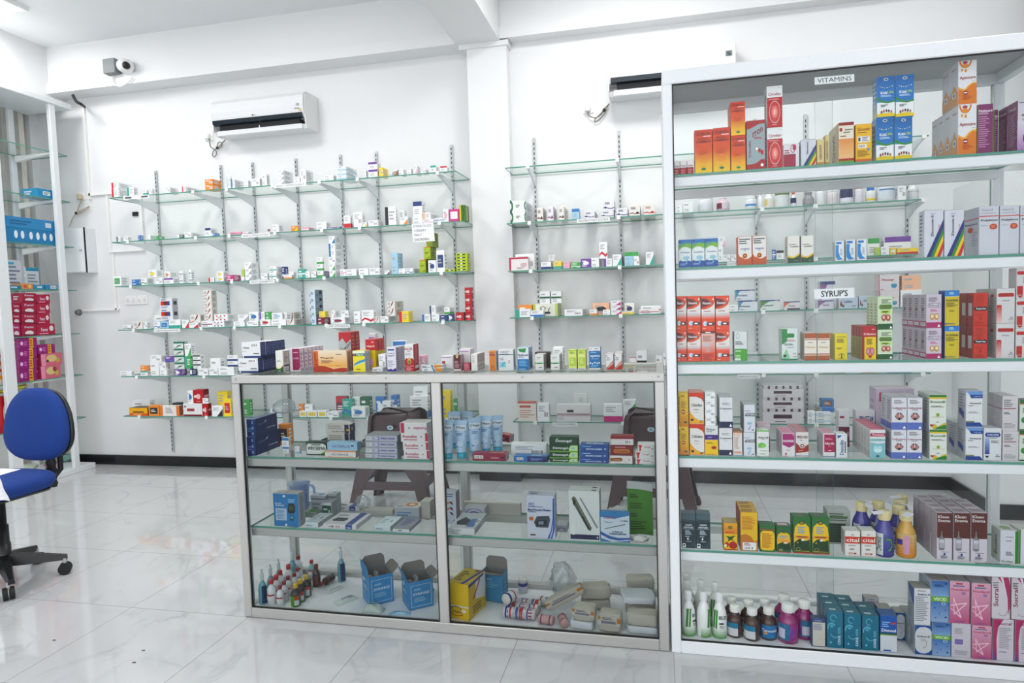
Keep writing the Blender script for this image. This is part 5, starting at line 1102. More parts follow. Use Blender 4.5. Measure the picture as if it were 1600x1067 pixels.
D('waven', 'white carton with navy wave base', 'e8e8ec', 'p34488c,0,.3,.2,.36,.4,.26,.7,.2,1,.3,1,.2,.7,.12,.4,.18,.2,.28,0,.2;e.2,.28,.1,.1,28387c;l.15,.6,.7,.8,3,556', 'd6d6d8', 'l.2,.2,.8,.8,4,999', None, '', 'medicine_box')
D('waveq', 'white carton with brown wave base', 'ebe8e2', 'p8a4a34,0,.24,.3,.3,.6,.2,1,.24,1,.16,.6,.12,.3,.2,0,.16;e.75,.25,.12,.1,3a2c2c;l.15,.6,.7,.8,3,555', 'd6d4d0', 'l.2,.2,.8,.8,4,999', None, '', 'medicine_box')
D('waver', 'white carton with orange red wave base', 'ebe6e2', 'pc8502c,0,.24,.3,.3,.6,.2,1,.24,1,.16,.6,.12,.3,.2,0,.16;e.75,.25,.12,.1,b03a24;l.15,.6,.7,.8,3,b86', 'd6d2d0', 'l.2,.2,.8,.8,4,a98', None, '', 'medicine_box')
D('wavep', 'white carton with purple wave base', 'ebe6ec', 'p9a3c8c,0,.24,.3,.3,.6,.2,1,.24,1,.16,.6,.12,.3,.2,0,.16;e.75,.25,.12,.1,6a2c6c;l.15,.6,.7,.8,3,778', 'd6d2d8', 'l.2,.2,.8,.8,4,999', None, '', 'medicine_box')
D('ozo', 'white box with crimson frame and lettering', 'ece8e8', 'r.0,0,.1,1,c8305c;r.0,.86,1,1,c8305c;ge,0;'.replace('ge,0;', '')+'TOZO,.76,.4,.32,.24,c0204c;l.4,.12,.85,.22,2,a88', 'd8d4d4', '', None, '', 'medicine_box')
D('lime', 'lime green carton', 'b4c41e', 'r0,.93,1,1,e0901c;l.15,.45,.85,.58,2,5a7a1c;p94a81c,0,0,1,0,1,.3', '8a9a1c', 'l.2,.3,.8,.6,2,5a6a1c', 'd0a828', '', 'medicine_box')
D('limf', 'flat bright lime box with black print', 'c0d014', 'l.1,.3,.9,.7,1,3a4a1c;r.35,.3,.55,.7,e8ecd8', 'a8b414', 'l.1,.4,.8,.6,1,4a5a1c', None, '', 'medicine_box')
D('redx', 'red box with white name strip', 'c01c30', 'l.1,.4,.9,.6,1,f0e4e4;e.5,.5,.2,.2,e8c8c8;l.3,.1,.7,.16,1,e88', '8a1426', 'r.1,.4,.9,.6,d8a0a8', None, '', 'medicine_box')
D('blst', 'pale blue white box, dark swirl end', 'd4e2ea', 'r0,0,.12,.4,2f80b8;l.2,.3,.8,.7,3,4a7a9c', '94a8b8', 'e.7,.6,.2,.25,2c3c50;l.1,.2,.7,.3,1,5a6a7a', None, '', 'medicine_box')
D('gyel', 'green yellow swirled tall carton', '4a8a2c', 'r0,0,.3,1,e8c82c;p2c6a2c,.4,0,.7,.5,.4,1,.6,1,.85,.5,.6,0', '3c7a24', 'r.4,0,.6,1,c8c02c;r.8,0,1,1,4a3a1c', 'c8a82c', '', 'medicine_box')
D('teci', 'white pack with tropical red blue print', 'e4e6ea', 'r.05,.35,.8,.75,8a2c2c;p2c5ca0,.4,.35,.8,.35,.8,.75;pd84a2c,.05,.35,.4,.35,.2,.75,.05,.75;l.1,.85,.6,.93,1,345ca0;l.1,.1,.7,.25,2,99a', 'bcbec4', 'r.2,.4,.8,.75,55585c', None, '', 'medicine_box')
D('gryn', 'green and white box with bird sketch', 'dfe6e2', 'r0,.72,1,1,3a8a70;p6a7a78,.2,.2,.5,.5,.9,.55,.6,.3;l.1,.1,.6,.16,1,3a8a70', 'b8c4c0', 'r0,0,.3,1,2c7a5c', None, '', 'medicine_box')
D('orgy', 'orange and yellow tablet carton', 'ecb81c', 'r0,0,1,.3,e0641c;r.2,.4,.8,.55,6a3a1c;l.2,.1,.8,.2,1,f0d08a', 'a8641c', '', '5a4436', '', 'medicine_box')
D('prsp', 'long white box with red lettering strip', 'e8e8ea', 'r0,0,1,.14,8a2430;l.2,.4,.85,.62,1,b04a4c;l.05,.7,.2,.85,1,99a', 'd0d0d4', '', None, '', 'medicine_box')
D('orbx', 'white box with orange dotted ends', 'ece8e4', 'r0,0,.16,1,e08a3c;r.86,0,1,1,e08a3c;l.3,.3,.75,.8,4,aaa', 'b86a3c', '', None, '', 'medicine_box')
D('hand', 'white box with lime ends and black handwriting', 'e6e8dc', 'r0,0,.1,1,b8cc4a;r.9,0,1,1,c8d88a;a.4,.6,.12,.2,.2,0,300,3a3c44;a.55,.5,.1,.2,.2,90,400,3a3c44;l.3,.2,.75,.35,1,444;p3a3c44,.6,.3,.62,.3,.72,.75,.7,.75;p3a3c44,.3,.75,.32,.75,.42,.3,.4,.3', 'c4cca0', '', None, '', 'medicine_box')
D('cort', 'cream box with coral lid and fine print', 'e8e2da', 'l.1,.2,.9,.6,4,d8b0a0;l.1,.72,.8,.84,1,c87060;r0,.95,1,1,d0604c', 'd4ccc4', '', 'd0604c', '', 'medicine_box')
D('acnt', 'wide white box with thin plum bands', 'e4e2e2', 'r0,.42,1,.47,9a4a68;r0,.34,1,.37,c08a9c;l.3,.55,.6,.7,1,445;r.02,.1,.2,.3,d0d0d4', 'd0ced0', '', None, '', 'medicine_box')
block('L1', A_, '''
wrl 75 132 240 b290 e250
wrl 78 134 290 e240
wtl 206 262 278 e300
wtb 340 370 300 e395
wek 388 416 290 e440
wik 525 562 276 e635
wrl 665 697 272 e830
owk 855 922 213 e990 s2
wsl 1035 1068 190 e1082
wbl 1076 1102 212 e1175
wep 1190 1216 222 e1242
wkk 1246 1312 206 e1335
wep 1332 1370 168 e1395
wec 1466 1512 136 e1588 s3
''')
block('L1', B_, '''
wkp 106 148 288 e160
wek 150 196 232 e255
wep 340 420 278 e445
wsb 450 520 203 e608 s3
wep 655 682 236 e700
wpt 698 772 170 e802 s2
yqk 784 818 214 e862
weu 870 894 250 e905
qwt 905 935 232 e946
wep 946 982 224 e1012
wip 1020 1046 222 e1062
wic 1066 1092 194 e1132
wek 1120 1162 223 e1192
wtt 1200 1246 198 e1276
wrt 1280 1335 203 e1360
''')
block('L2', A_, '''
wkl 120 152 692 e180
wuk 184 212 690 e250
byp 296 322 680 e345
wyp 370 402 676 e440
gwp 430 472 686 e520
dwl 626 682 674 e700 q6
wek 684 740 655 e845
wnt 856 904 618 e965
bwl 905 950 662 e980
imm 1060 1158 650 e1170
wru 1180 1214 652 e1270
uwb 1376 1394 630 e1400
wep 1420 1472 590 e1512
''')
block('L2', B_, '''
oyc 78 130 685 e150
iwu 165 222 697 e270
wep 282 362 655 e402
pwm 362 440 698 e452
nbm 455 486 692 e492
wrb 502 556 602 e572
wck 578 650 576 e680
wru 574 638 640 b700 e650
wyc 642 688 655 e700
wek 700 778 640 e832
wkl 832 922 530 e935
wek 952 992 560 o.09 e1010
woc 952 1020 612 e1050
wrp 1058 1140 615 e1160
wnt 1058 1132 487 b575 e1165
whl 1132 1200 578 e1276 b632
wiu 1142 1228 632 e1240
wbm 1230 1302 622 e1320
wiv 1302 1346 550 e1352
mwx 1350 1430 550 e1440
gyel 1432 1480 517 e1510
''')
block('L3', C_, '''
wgx 92 156 275 e225
bgp 246 302 302 e330
wgu 322 372 290 e430
wyk 445 500 290 e520
wpt 514 592 290 e650
wyv 382 450 222 e512 b285
wbm 452 512 285 e520
wov 516 562 236 e640 b288
wnd 640 672 232 e702
wnd 720 742 222 e772
wrl 886 932 288 e944
wyv 952 1010 235 e1062 s2
mwu 1036 1092 264 e1156
lwb 1160 1182 216 e1190
wec 1186 1242 162 e1300 s3
wep 1286 1318 296 e1330
wek 1322 1376 250 e1392
wtm 1392 1452 250 e1500
wtm 1392 1452 192 b250 e1552
wob 1510 1580 260 e1600
''')
block('L3', D_, '''
nwu 2 32 292 e56
wok 56 98 332 e122
twm 132 192 312 e205
wep 192 230 330 e280
wik 236 280 330 e290
wgb 283 332 217 e342 s3
pwu 290 345 328 o-.0 e400
wgc 383 432 268 e500 s2
wgk 380 434 212 b268 e500
wbl 380 432 105 b212 e500 s2
wbc 380 430 45 b105 e480
wie 0 0 0
wim 472 520 312 e612
wip 522 604 312 e640
wrp 622 702 306 e720
wek 706 792 304 e822
wuc 832 872 322 e886
sbp 887 936 181 e978
wcp 932 998 307 e1010
wbu 1000 1062 305 e1116
lime 1112 1162 235 e1200
wnv 1182 1246 240 e1332
lime 1146 1202 132 b235 e1250
wnx 1246 1312 160 b240 e1338
lime 1166 1216 14 b132 e1264
limf 1320 1400 312 d.05
limf 1406 1498 182 e1524 s6
'''.replace('wie 0 0 0\n', ''))
block('L4', C_, '''
wku 176 242 682 e256
arcr 260 338 656 d.05
wee 342 372 656 d.05
wbu 430 482 652 d.06
sbx 484 552 652 d.06
wtb 554 650 636 d.07
teci 480 584 460 b600 e632 s2
wbm 432 560 598 b652 e634
wrc 662 722 640 d.06
wrc 722 802 664 e822
wum 826 918 646 d.06
wud 918 1015 648 e1090
arcr 846 912 392 b640 e958 s5
arcr 730 834 596 b660 e850
wrd 930 1042 592 b648 e1120
wkp 1094 1188 652 e1200
wik 1204 1298 652 e1206
wec 1130 1216 596 b650 e1230
wbv 1220 1300 572 b650 e1302
wrv 1316 1402 634 e1406
wep 1406 1532 636 e1536
arcr 1536 1600 632 e1680
wpl 1310 1352 574 b634 e1356
gwp 1356 1406 572 b634 e1420
wsv 1410 1500 580 b636 e1520
'''.replace('wee', 'wek'))
block('L4', D_, '''
wek 0 60 662 e80
arcr 62 104 660 e156
blst 226 270 478 e332 s5
uwp 291 342 702 e396
ywp 301 352 652 b702 e380
wuv 400 512 702 e575
wic 400 432 646 b702 e475
wuk 478 540 646 b702 e560
wep 582 636 652 e640
wru 645 744 642 d.06
arcr 750 792 692 d.05
wek 796 862 692 e942
arcr 851 916 570 b690 e982 s2
yrl 946 1026 652 r4 d.02
wbl 1132 1200 676 e1240
wlp 1210 1272 672 e1280
wnl 1192 1242 606 b672 e1312
nip 1280 1342 682 e1350
nwv 1342 1386 676 e1400
wgb 1312 1356 620 b676 e1392
redx 1406 1472 660 d.05
redx 1476 1532 460 d.05 s4
''')
block('L5', E_, '''
wip 100 202 506 e232
wtt 280 342 502 e362
orp 276 344 456 b502 e366
wep 366 440 426 e512
wek 364 458 365 b426 e512
wbc 402 426 516 e430
wkp 430 512 492 e574
pwv 576 634 487 e690
wpk 442 500 426 b490 e520
pbu 490 572 372 b430 e576
nwx 712 736 482 e780
wrk 785 872 482 e880
wek 880 958 478 e960
wnp 962 1100 466 e1130
gryn 572 668 245 b478 e700 s4
gtl 666 722 372 b482 e740
wgc 664 722 265 b372 e766
wkt 740 806 365 b470 e848 s3
wep 890 980 392 b478 e1030
wnb 1040 1132 366 b462 e1140 s2
''')
block('L6', E_, '''
orgy 180 342 826 d.1
kol 350 442 806 d.06
orbx 446 620 808 e652
prsp 652 820 790 d.06
redx 820 872 790 e904
wkc 905 1002 812 d.06
yrx 1006 1072 752 d.05
wro 0 0 0
kwp 560 622 784 o.09 d.05
redx 738 832 668 b745 o.02 e880
wbv 690 738 676 b745 o.02 d.06
wek 822 870 742 b790 e878
yok 956 1042 684 o.08 e1076
wep 212 362 762 o.11 d.06
'''.replace('wro 0 0 0\n', '').replace('kol', 'okx'))
block('L6', K_, '''
gwp 44 102 172 o.05
wsu 262 352 245 d.05
bwm 360 398 166 d.06 s3
oyp 484 522 206 o.05
wyx 490 546 262 d.05
wyx 550 626 260 d.05
wyx 632 702 258 d.05
wip 530 592 210 b262 o.05
wek 704 796 270 e840
wbv 896 1004 230 e1040
urt 774 862 146 o.1 e880
tbu 820 902 166 o.06
ewp 904 962 152 o.1
dgp 966 1040 150 o.06
bwv 1084 1152 150 o.04
wgp 1130 1202 184 o.0 d.05
bwm 1206 1252 138 o.05 d.06
wbb 1380 1492 70 o.06
wbb 1352 1492 146 o.0
'''.replace('ewp', 'wek'))
block('L6', L_, '''
yip 30 102 86 o.02 d.06
gcp 122 166 142 o.0 d.04
''')
block('M2', H_, '''
cmgr 106 240 672 e312 s2
waveq 350 406 736 e440
wavep 447 502 726 e536
waveq 552 602 726 e640
wbt 672 742 746 d.07
waven 786 886 768 e915
waven 942 1062 762 e1075
waven 1086 1192 742 e1200
waveq 1202 1306 712 e1318
waver 1336 1446 706 e1452
waven 962 1066 668 b762 e1078
'''.replace('wbt', 'sbt'))
block('M3', I_, '''
ozo 90 270 366 d.06
wek 150 328 336 o.08 e345
wnb 388 482 410 e504
ytb 506 578 404 e595
iwp 600 656 406 e665
gwu 668 756 412 d.05
wkd 456 518 346 b404 s3 d.04
pwv 756 850 380 d.06
wep 852 926 372 e962
pwl 966 1046 378 d.06
wtc 1048 1132 340 e1156
wgt 1158 1292 316 o.08 e1305
swp 1162 1242 356 d.06
wek 1244 1300 372 e1310
wtc 1356 1432 318 e1448
wru 926 1002 226 b374 e1018
'''.replace('pwl', 'wpl'))
block('M4', I_, '''
wtl 146 288 846 d.06
wbb 290 412 858 d.06
hand 312 542 796 o.07 e582
oqp 175 306 808 o.07 d.06
wdm 376 470 680 b790 o.075 d.06
wdm 480 576 680 b790 o.075 d.06
wbk 604 772 850 e835
wob 836 906 852 d.055
wip 960 1030 852 d.06
wmc 1034 1128 768 s3 d.06
ywt 1132 1242 868 d.06
wnv 1160 1252 790 o.075 d.06
wrm 1310 1500 815 o.08 d.06
wrm 1295 1482 850 d.06
okp 866 1022 790 o.08 d.07
'''.replace('okp', 'hkv'))
block('M5', J_, '''
rwt 1204 1270 468 o.12
wkm 1272 1368 404 o.12 d.07
wep 1450 1512 446 o.12
wip 1518 1560 424 o.12
''')
block('M6', L_, '''
cort 556 684 166 d.06
wek 688 770 176 d.06
acnt 820 1050 182 e1056 d.07
wmb 1136 1266 180 d.06
wkk 870 942 250 o-.0
owk 976 1056 248
wgc 1270 1356 150 s2 d.05
'''.replace('wkk 870 942 250 o-.0\nowk 976 1056 248\n', ''))
S_, T_, U_, V_, W2, X2 = (1030, 280, .18125), (1310, 280, .18125), (1030, 410, .18125), (1310, 410, .18125), (1030, 580, .18125), (1310, 580, .18125)
block('C2', S_, '''
wrp 146 202 226 d.05
wip 206 292 196 e335
''')
block('C3', S_, '''
wek 552 616 650 d.05
wgk 618 668 650 d.05
wnp 512 552 578 d.05
wic 512 572 500 b578 d.05
bwm 976 1006 606
wkt 1010 1076 612 d.06
''')
block('C3', T_, '''
wgt 252 356 506 o.1 d.06
lkp 318 362 586 o.02
wep 366 442 582 o.02
ywv 446 500 590 o.02
yrb 512 688 592 d.03
wpt 396 628 492 o.09 d.07
''')
D('hexb', 'white box with teal blue corner fan', 'dde4ea', 'r0,.88,1,1,28488c;p4aa0bc,0,0,.1,.5,.25,.88,0,.88;Thexet,.36,.48,.5,.2,3c4450;l.1,.12,.3,.18,1,556;r.75,.9,.9,.96,c8d0e0', 'ccd0d4', '', None, '', 'medicine_box')
D('hexg', 'white box with green corner fan', 'dfe6e2', 'r0,.88,1,1,28488c;p5a9c44,0,.2,.15,.55,.5,.88,0,.88;Thexet,.42,.5,.5,.2,3c4450;l.1,.12,.3,.18,1,556;r.75,.9,.9,.96,c8d0e0', 'ccd0d4', '', None, '', 'medicine_box')
D('hexo', 'white box with orange corner fan', 'e4e2e4', 'r0,.88,1,1,28488c;pd8742c,0,.3,.15,.6,.4,.88,0,.88;Thexet,.5,.5,.4,.2,3c4450;r.2,0,1,.22,6a3c6c', 'ccd0d4', '', None, '', 'medicine_box')
D('hexp', 'white box with purple corner fan', 'dfdce6', 'r0,.88,1,1,28488c;p9a5c9c,0,.1,.15,.5,.5,.88,0,.88;Thexet,.5,.48,.4,.2,4c4460', 'ccd0d4', '', None, '', 'medicine_box')
D('lbib', 'pale blue box with green red drops', 'c8d4e0', 'pa8343c,.05,.2,.2,.3,.1,.75;p3c8a44,.12,.15,.3,.15,.25,.4;TLibilex,.5,.62,.44,.2,2c4a8c;l.7,.2,.9,.26,1,345', 'b8c0c8', '', None, '', 'medicine_box')
D('ment', 'white asthma tablet box with blue spatter', 'e4dfe0', 'r0,0,.04,1,d06a80;TMontair,.45,.6,.62,.13,b83048;e.75,.26,.14,.12,4aa0c4;e.66,.3,.07,.06,4aa0c4;e.84,.3,.06,.07,4aa0c4;l.1,.06,.3,.1,1,c88', 'd8c8ca', '', 'e0b0b8', '', 'medicine_box')
block('C4', U_, '''
hexb 680 848 326 d.06
hexg 870 1042 322 d.06
hexo 1074 1215 334 e1068
hexp 1368 1506 326 d.06
wep 608 692 366 d.05
hexb 654 826 234 b326 d.06
hexp 1384 1518 160 b326 o.06 d.06
''')
block('C4', V_, '''
lbib 2 170 300 d.06
lbib 176 300 286 d.06
ment 350 526 246 d.08
wop 536 720 236 d.06
ment 346 526 82 b244 d.08
hwp 546 712 112 b236 o.01 d.05
''')
block('C5', U_, '''
wbp 160 215 918
lyp 262 446 925
wtm 482 652 922
hcp 660 735 925
wkp 748 850 772 o.15 d.06
wuv 870 990 905
hwb 1215 1400 915
urp 1402 1600 915
''')
block('C5', V_, '''
wck 60 190 905
owx 200 325 912
bwu 415 632 915 q4
''')
D('tray', 'white tablet carton with plum name bar', 'dcdadc', 'r.26,.45,.72,.8,5c3a4c;l.3,.12,.6,.2,1,a88', 'c4c4c8', '', None, '', 'medicine_box')
D('trap', 'white tray of plum-striped blister strips', 'd0d0d4', 'r.1,.1,.16,.9,6a4454;r.3,.1,.36,.9,6a4454;r.49,.1,.55,.9,6a4454;r.68,.1,.74,.9,6a4454;r.87,.1,.93,.9,6a4454', 'b8babe', '', None, '', 'medicine_box')
block('C6', W2, '''
tray 892 1248 352 b455 e862
trap 894 1248 320 b352 e862
tray 892 1246 254 b320 e862
trap 894 1246 222 b254 e862
tray 894 1246 156 b222 e862
trap 900 1230 122 b156 e870
wsm 1280 1346 345 d.05 s2
wbt 1400 1512 312 o.04 e1500
wsm 1350 1478 350 d.03 s2
wep 1540 1640 330 o.02
bqx 1398 1508 240 b312 o.04 d.06
''')
# jars and bottles of the second wall shelf
def vessel(crop, x0, x1, yt, yb, look, body, cap, prof, lab='', name='tablet_jar', **k):
    ox, oy, s = crop; pm = oy+s*(yt+yb)/2; y = YF+.06; a, b = at(ox+s*x0, pm, 1, y).x, at(ox+s*x1, pm, 1, y).x
    h = at(ox+s*(x0+x1)/2, oy+s*yt, 1, y).z-SHELF['C2'][0]; bottle('C2', look, name, (a+b)/2, y, h, (b-a)/2, body, cap, prof, lab, **k)
LJ = 'r0,0,1,1,dfe4e8;l.1,.15,.9,.8,4,5a6a7c'
vessel(S_, 335, 466, 156, 280, 'white tablet jar with grey text label', 'e4e6ea', 'e8eaec', 'jar', LJ, capr=.9, caph=.14)
vessel(S_, 492, 606, 145, 270, 'clear pinkish bottle with crimson label', 'd8c0cc', 'e8e8ea', 'slim', 'r0,0,.4,1,8a2050;r.4,0,1,1,e0d8e0;l.5,.1,.9,.9,5,888', name='tablet_bottle', capr=.5)
vessel(S_, 738, 838, 155, 256, 'white tablet jar with bright blue lettering', 'e6e8ec', 'eaecee', 'jar', 'r0,.35,1,.75,3a9ad0', capr=.85)
vessel(S_, 842, 892, 116, 256, 'narrow white tablet bottle', 'e6e8ea', 'e6e8ea', 'slim', '', name='tablet_bottle')
vessel(S_, 896, 978, 98, 250, 'white bottle with yellow label, blue cap', 'e6e8ea', '2f7ac8', 'slim', 'r0,0,1,1,e8e4d8;r0,0,.3,1,e0c860;l.3,.2,.9,.8,3,aa9', name='tablet_bottle')
vessel(S_, 984, 1112, 52, 244, 'large white jar with green gold band', 'e4e6e6', 'dfe3e6', 'jar', 'r0,0,1,.78,e0e6e4;r0,.78,1,1,6a8c2c;l.15,.3,.6,.5,1,445', capr=.95, lz=(.1, .8))
vessel(S_, 1116, 1172, 108, 236, 'white bottle with navy label, red cap', 'e6e8ea', 'd8543c', 'slim', 'r0,0,.8,1,2c3c6c', name='tablet_bottle', lz=(.3, .7))
vessel(S_, 1236, 1336, 112, 224, 'grey flat shouldered bottle', '8c8f92', '85888c', 'slim', 'r.2,0,.8,1,a8aaac;l.3,.4,.7,.6,1,555', name='tablet_bottle', capr=.6)
vessel(S_, 1346, 1430, 80, 215, 'white tablet jar with smooth sides', 'e6e8ea', 'e4e6e8', 'jar', '', capr=.9)
vessel(S_, 1440, 1540, 90, 212, 'white tablet jar with pink tint label', 'e2dcde', 'eceeee', 'jar', 'r0,0,1,1,e4d8dc;l.2,.2,.8,.8,3,b09', capr=.92)
vessel(T_, 6, 122, 10, 205, 'white jar with grey navy label', 'dcdee4', 'e6e8ec', 'jar', 'r0,.3,1,1,4c5474;r0,0,1,.3,e8e8f0;l.2,.5,.8,.8,3,a0a8c0', capr=.9, lz=(.1, .75))
vessel(T_, 130, 214, 60, 198, 'white bottle with orange red cap', 'e2e0e6', 'd8643c', 'jar', 'r0,0,1,1,e4e2ea', name='tablet_bottle', capr=.9)
vessel(T_, 232, 320, 68, 192, 'white yellow bottle with blue cap', 'e8e8e4', '2c74c4', 'jar', 'r0,0,1,.35,e8d040;r0,.35,1,1,e8e8e4;l.2,.5,.8,.8,2,c8b040', name='tablet_bottle', capr=.65, caph=.22)
vessel(T_, 326, 480, -8, 186, 'large white jar with blue topped label', 'e2e6ea', 'e8eaec', 'jar', 'r0,0,1,.85,dce4ea;r.1,.85,1,1,3c88bc;l.3,.3,.7,.6,3,7a8a9a', capr=.95)
vessel(T_, 592, 690, 10, 178, 'white bottle with grey line at far end', 'e4e6e8', 'e8eaec', 'slim', 'r0,0,1,1,e2e4e8;r0,.7,1,.76,889', name='tablet_bottle', capr=.55)
block('C2', T_, '''
wek 494 584 56 d.05
''')
# paper strips on the shelf edges
def strip(k, crop, x0, x1, yc, text, label, h=.026, y=YF-.012):
    ox, oy, s = crop; Z = dict(L=ZS, M=ZM, C=ZM)[k[0]][int(k[1])-1]
    a, b = at(ox+s*x0, oy+s*yc, 1, y), at(ox+s*x1, oy+s*yc, 1, y)
    o = card_panel('shelf_label', None, lambda u, v, e: Vector((a.x+(b.x-a.x)*u, y-e-.0006, Z-.002-h+h*v)), f'r0,0,1,1,e8eaea;t{text},.5,.5,.88,.5,4a4c50')
    MB().box(a.x, y-.0005, Z-.002-h, b.x, y+.0002, Z-.002, mat('white_paper')).build('back_sheet', o); tag(o, label, 'label')
strip('L1', A_, 1430, 1700, 270, 'ANTI DEPRESSANT', 'paper strip on the topmost left glass shelf edge')
strip('L1', A_, 175, 392, 355, '- -', 'blank paper strip at left end of the topmost shelf')
strip('L2', A_, 1160, 1398, 680, 'ENDOCRINE SYSTEM', 'paper strip lettered ENDOCRINE SYSTEM on second left shelf')
strip('L3', C_, 1228, 1436, 328, 'ANTI DIABETIC', 'paper strip lettered ANTI DIABETIC on third left shelf')
strip('L4', C_, 430, 648, 728, 'CARDIOVASCULAR SYSTEM', 'paper strip at left end of the fourth left shelf')
strip('L4', D_, 362, 552, 778, 'LIPID LOWERING', 'paper strip lettered LIPID LOWERING on fourth left shelf')
strip('M2', H_, 720, 1025, 865, 'RESPIRATORY SYSTEM', 'paper strip lettered RESPIRATORY SYSTEM beside the pillar')
strip('M6', L_, 795, 960, 314, 'VITAMIN & MINERAL', 'paper strip lettered VITAMIN & MINERAL seen through the counter')
strip('C5', U_, 675, 865, 983, 'PAIN KILLERS', 'paper strip lettered PAIN KILLERS behind the tall cabinet')
strip('C3', S_, 585, 690, 738, 'GASTRO', 'paper strip behind the cabinet second shelf')
sign('paper_sign', (645.5, 378.5), (679.5, 376.5), (643, 350), 0, YF-.02, 'tGYNAECOLOGY,.48,.86,.86,.13,2c2c30;t+URINARY,.36,.62,.56,.13,2c2c30;tTRACT,.25,.38,.36,.13,2c2c30;tDISORDERS,.42,.13,.68,.13,2c2c30', 'white sign lettered GYNAECOLOGY +URINARY TRACT DISORDERS hanging from second shelf')
# ================================================================ ON THE COUNTER
D_box = D
def D(k, look, base, front='', side=None, sidep='', top=None, topp='', name='medicine_carton'): D_box(k, look, base, front, side, sidep, top, topp, name)
F_, G_ = (360, 490, .15), (590, 490, .14375)
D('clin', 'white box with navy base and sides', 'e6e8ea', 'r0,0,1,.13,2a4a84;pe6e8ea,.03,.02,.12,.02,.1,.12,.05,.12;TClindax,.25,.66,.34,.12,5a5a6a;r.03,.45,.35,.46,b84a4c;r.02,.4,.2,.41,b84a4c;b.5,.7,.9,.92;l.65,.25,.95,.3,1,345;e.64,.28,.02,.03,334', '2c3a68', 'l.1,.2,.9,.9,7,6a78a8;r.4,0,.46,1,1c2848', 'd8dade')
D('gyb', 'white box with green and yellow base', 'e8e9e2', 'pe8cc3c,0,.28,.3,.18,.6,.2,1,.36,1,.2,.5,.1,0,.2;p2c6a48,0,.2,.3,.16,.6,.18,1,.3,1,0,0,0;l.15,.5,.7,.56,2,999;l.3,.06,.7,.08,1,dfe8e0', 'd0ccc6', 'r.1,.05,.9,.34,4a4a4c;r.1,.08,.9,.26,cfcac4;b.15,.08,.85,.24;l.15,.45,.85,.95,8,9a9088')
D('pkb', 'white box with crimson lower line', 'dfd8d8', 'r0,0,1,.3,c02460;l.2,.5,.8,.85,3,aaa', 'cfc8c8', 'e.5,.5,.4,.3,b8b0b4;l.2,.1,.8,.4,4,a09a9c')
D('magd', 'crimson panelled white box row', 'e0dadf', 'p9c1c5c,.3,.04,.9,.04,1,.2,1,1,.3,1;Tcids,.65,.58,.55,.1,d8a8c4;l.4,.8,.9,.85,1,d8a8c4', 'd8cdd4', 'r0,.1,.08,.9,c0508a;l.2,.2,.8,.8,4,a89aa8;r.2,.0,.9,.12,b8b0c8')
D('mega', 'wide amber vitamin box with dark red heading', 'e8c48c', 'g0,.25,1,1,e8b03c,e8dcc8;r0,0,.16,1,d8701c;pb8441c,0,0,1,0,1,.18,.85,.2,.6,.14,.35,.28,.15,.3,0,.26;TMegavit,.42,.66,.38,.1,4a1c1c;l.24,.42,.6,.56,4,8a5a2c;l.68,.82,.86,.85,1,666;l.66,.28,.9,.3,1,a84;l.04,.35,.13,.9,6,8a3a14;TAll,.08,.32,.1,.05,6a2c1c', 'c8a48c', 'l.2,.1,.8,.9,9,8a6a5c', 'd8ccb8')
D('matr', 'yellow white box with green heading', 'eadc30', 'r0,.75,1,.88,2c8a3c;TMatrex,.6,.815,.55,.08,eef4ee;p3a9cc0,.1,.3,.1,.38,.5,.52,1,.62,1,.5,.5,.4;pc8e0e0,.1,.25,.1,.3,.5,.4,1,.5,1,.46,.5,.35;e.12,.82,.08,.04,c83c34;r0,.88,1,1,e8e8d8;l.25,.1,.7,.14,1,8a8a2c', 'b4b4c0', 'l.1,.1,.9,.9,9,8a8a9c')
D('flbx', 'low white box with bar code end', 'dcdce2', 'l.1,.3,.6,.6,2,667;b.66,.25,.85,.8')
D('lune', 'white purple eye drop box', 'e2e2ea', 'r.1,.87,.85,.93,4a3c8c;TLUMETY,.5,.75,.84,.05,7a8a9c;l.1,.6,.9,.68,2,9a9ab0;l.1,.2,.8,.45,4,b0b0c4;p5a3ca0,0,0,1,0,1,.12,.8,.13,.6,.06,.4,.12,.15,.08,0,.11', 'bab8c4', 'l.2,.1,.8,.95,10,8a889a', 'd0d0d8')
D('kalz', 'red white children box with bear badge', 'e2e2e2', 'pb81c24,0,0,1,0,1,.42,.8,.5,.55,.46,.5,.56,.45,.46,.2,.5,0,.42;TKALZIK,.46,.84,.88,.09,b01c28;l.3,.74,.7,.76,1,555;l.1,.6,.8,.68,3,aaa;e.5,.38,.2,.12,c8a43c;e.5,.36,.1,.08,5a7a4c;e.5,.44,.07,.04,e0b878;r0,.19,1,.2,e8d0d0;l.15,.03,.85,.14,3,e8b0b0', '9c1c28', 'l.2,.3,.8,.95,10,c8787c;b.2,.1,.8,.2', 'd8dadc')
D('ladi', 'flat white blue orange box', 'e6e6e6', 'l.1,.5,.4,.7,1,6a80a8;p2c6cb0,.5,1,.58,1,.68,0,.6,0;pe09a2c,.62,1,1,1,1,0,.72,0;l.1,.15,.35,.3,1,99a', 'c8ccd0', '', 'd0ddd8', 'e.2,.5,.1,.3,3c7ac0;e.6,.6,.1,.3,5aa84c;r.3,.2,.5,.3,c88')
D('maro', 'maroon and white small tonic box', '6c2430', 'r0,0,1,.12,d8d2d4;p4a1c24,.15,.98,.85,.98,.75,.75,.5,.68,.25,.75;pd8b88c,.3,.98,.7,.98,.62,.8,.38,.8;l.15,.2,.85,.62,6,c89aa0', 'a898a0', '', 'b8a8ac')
D('whrd', 'white box with rose line and red name', 'e4e2e4', 'r0,.85,.85,.9,c090c8;l.1,.4,.5,.6,1,b03a44', 'd0ced0', '')
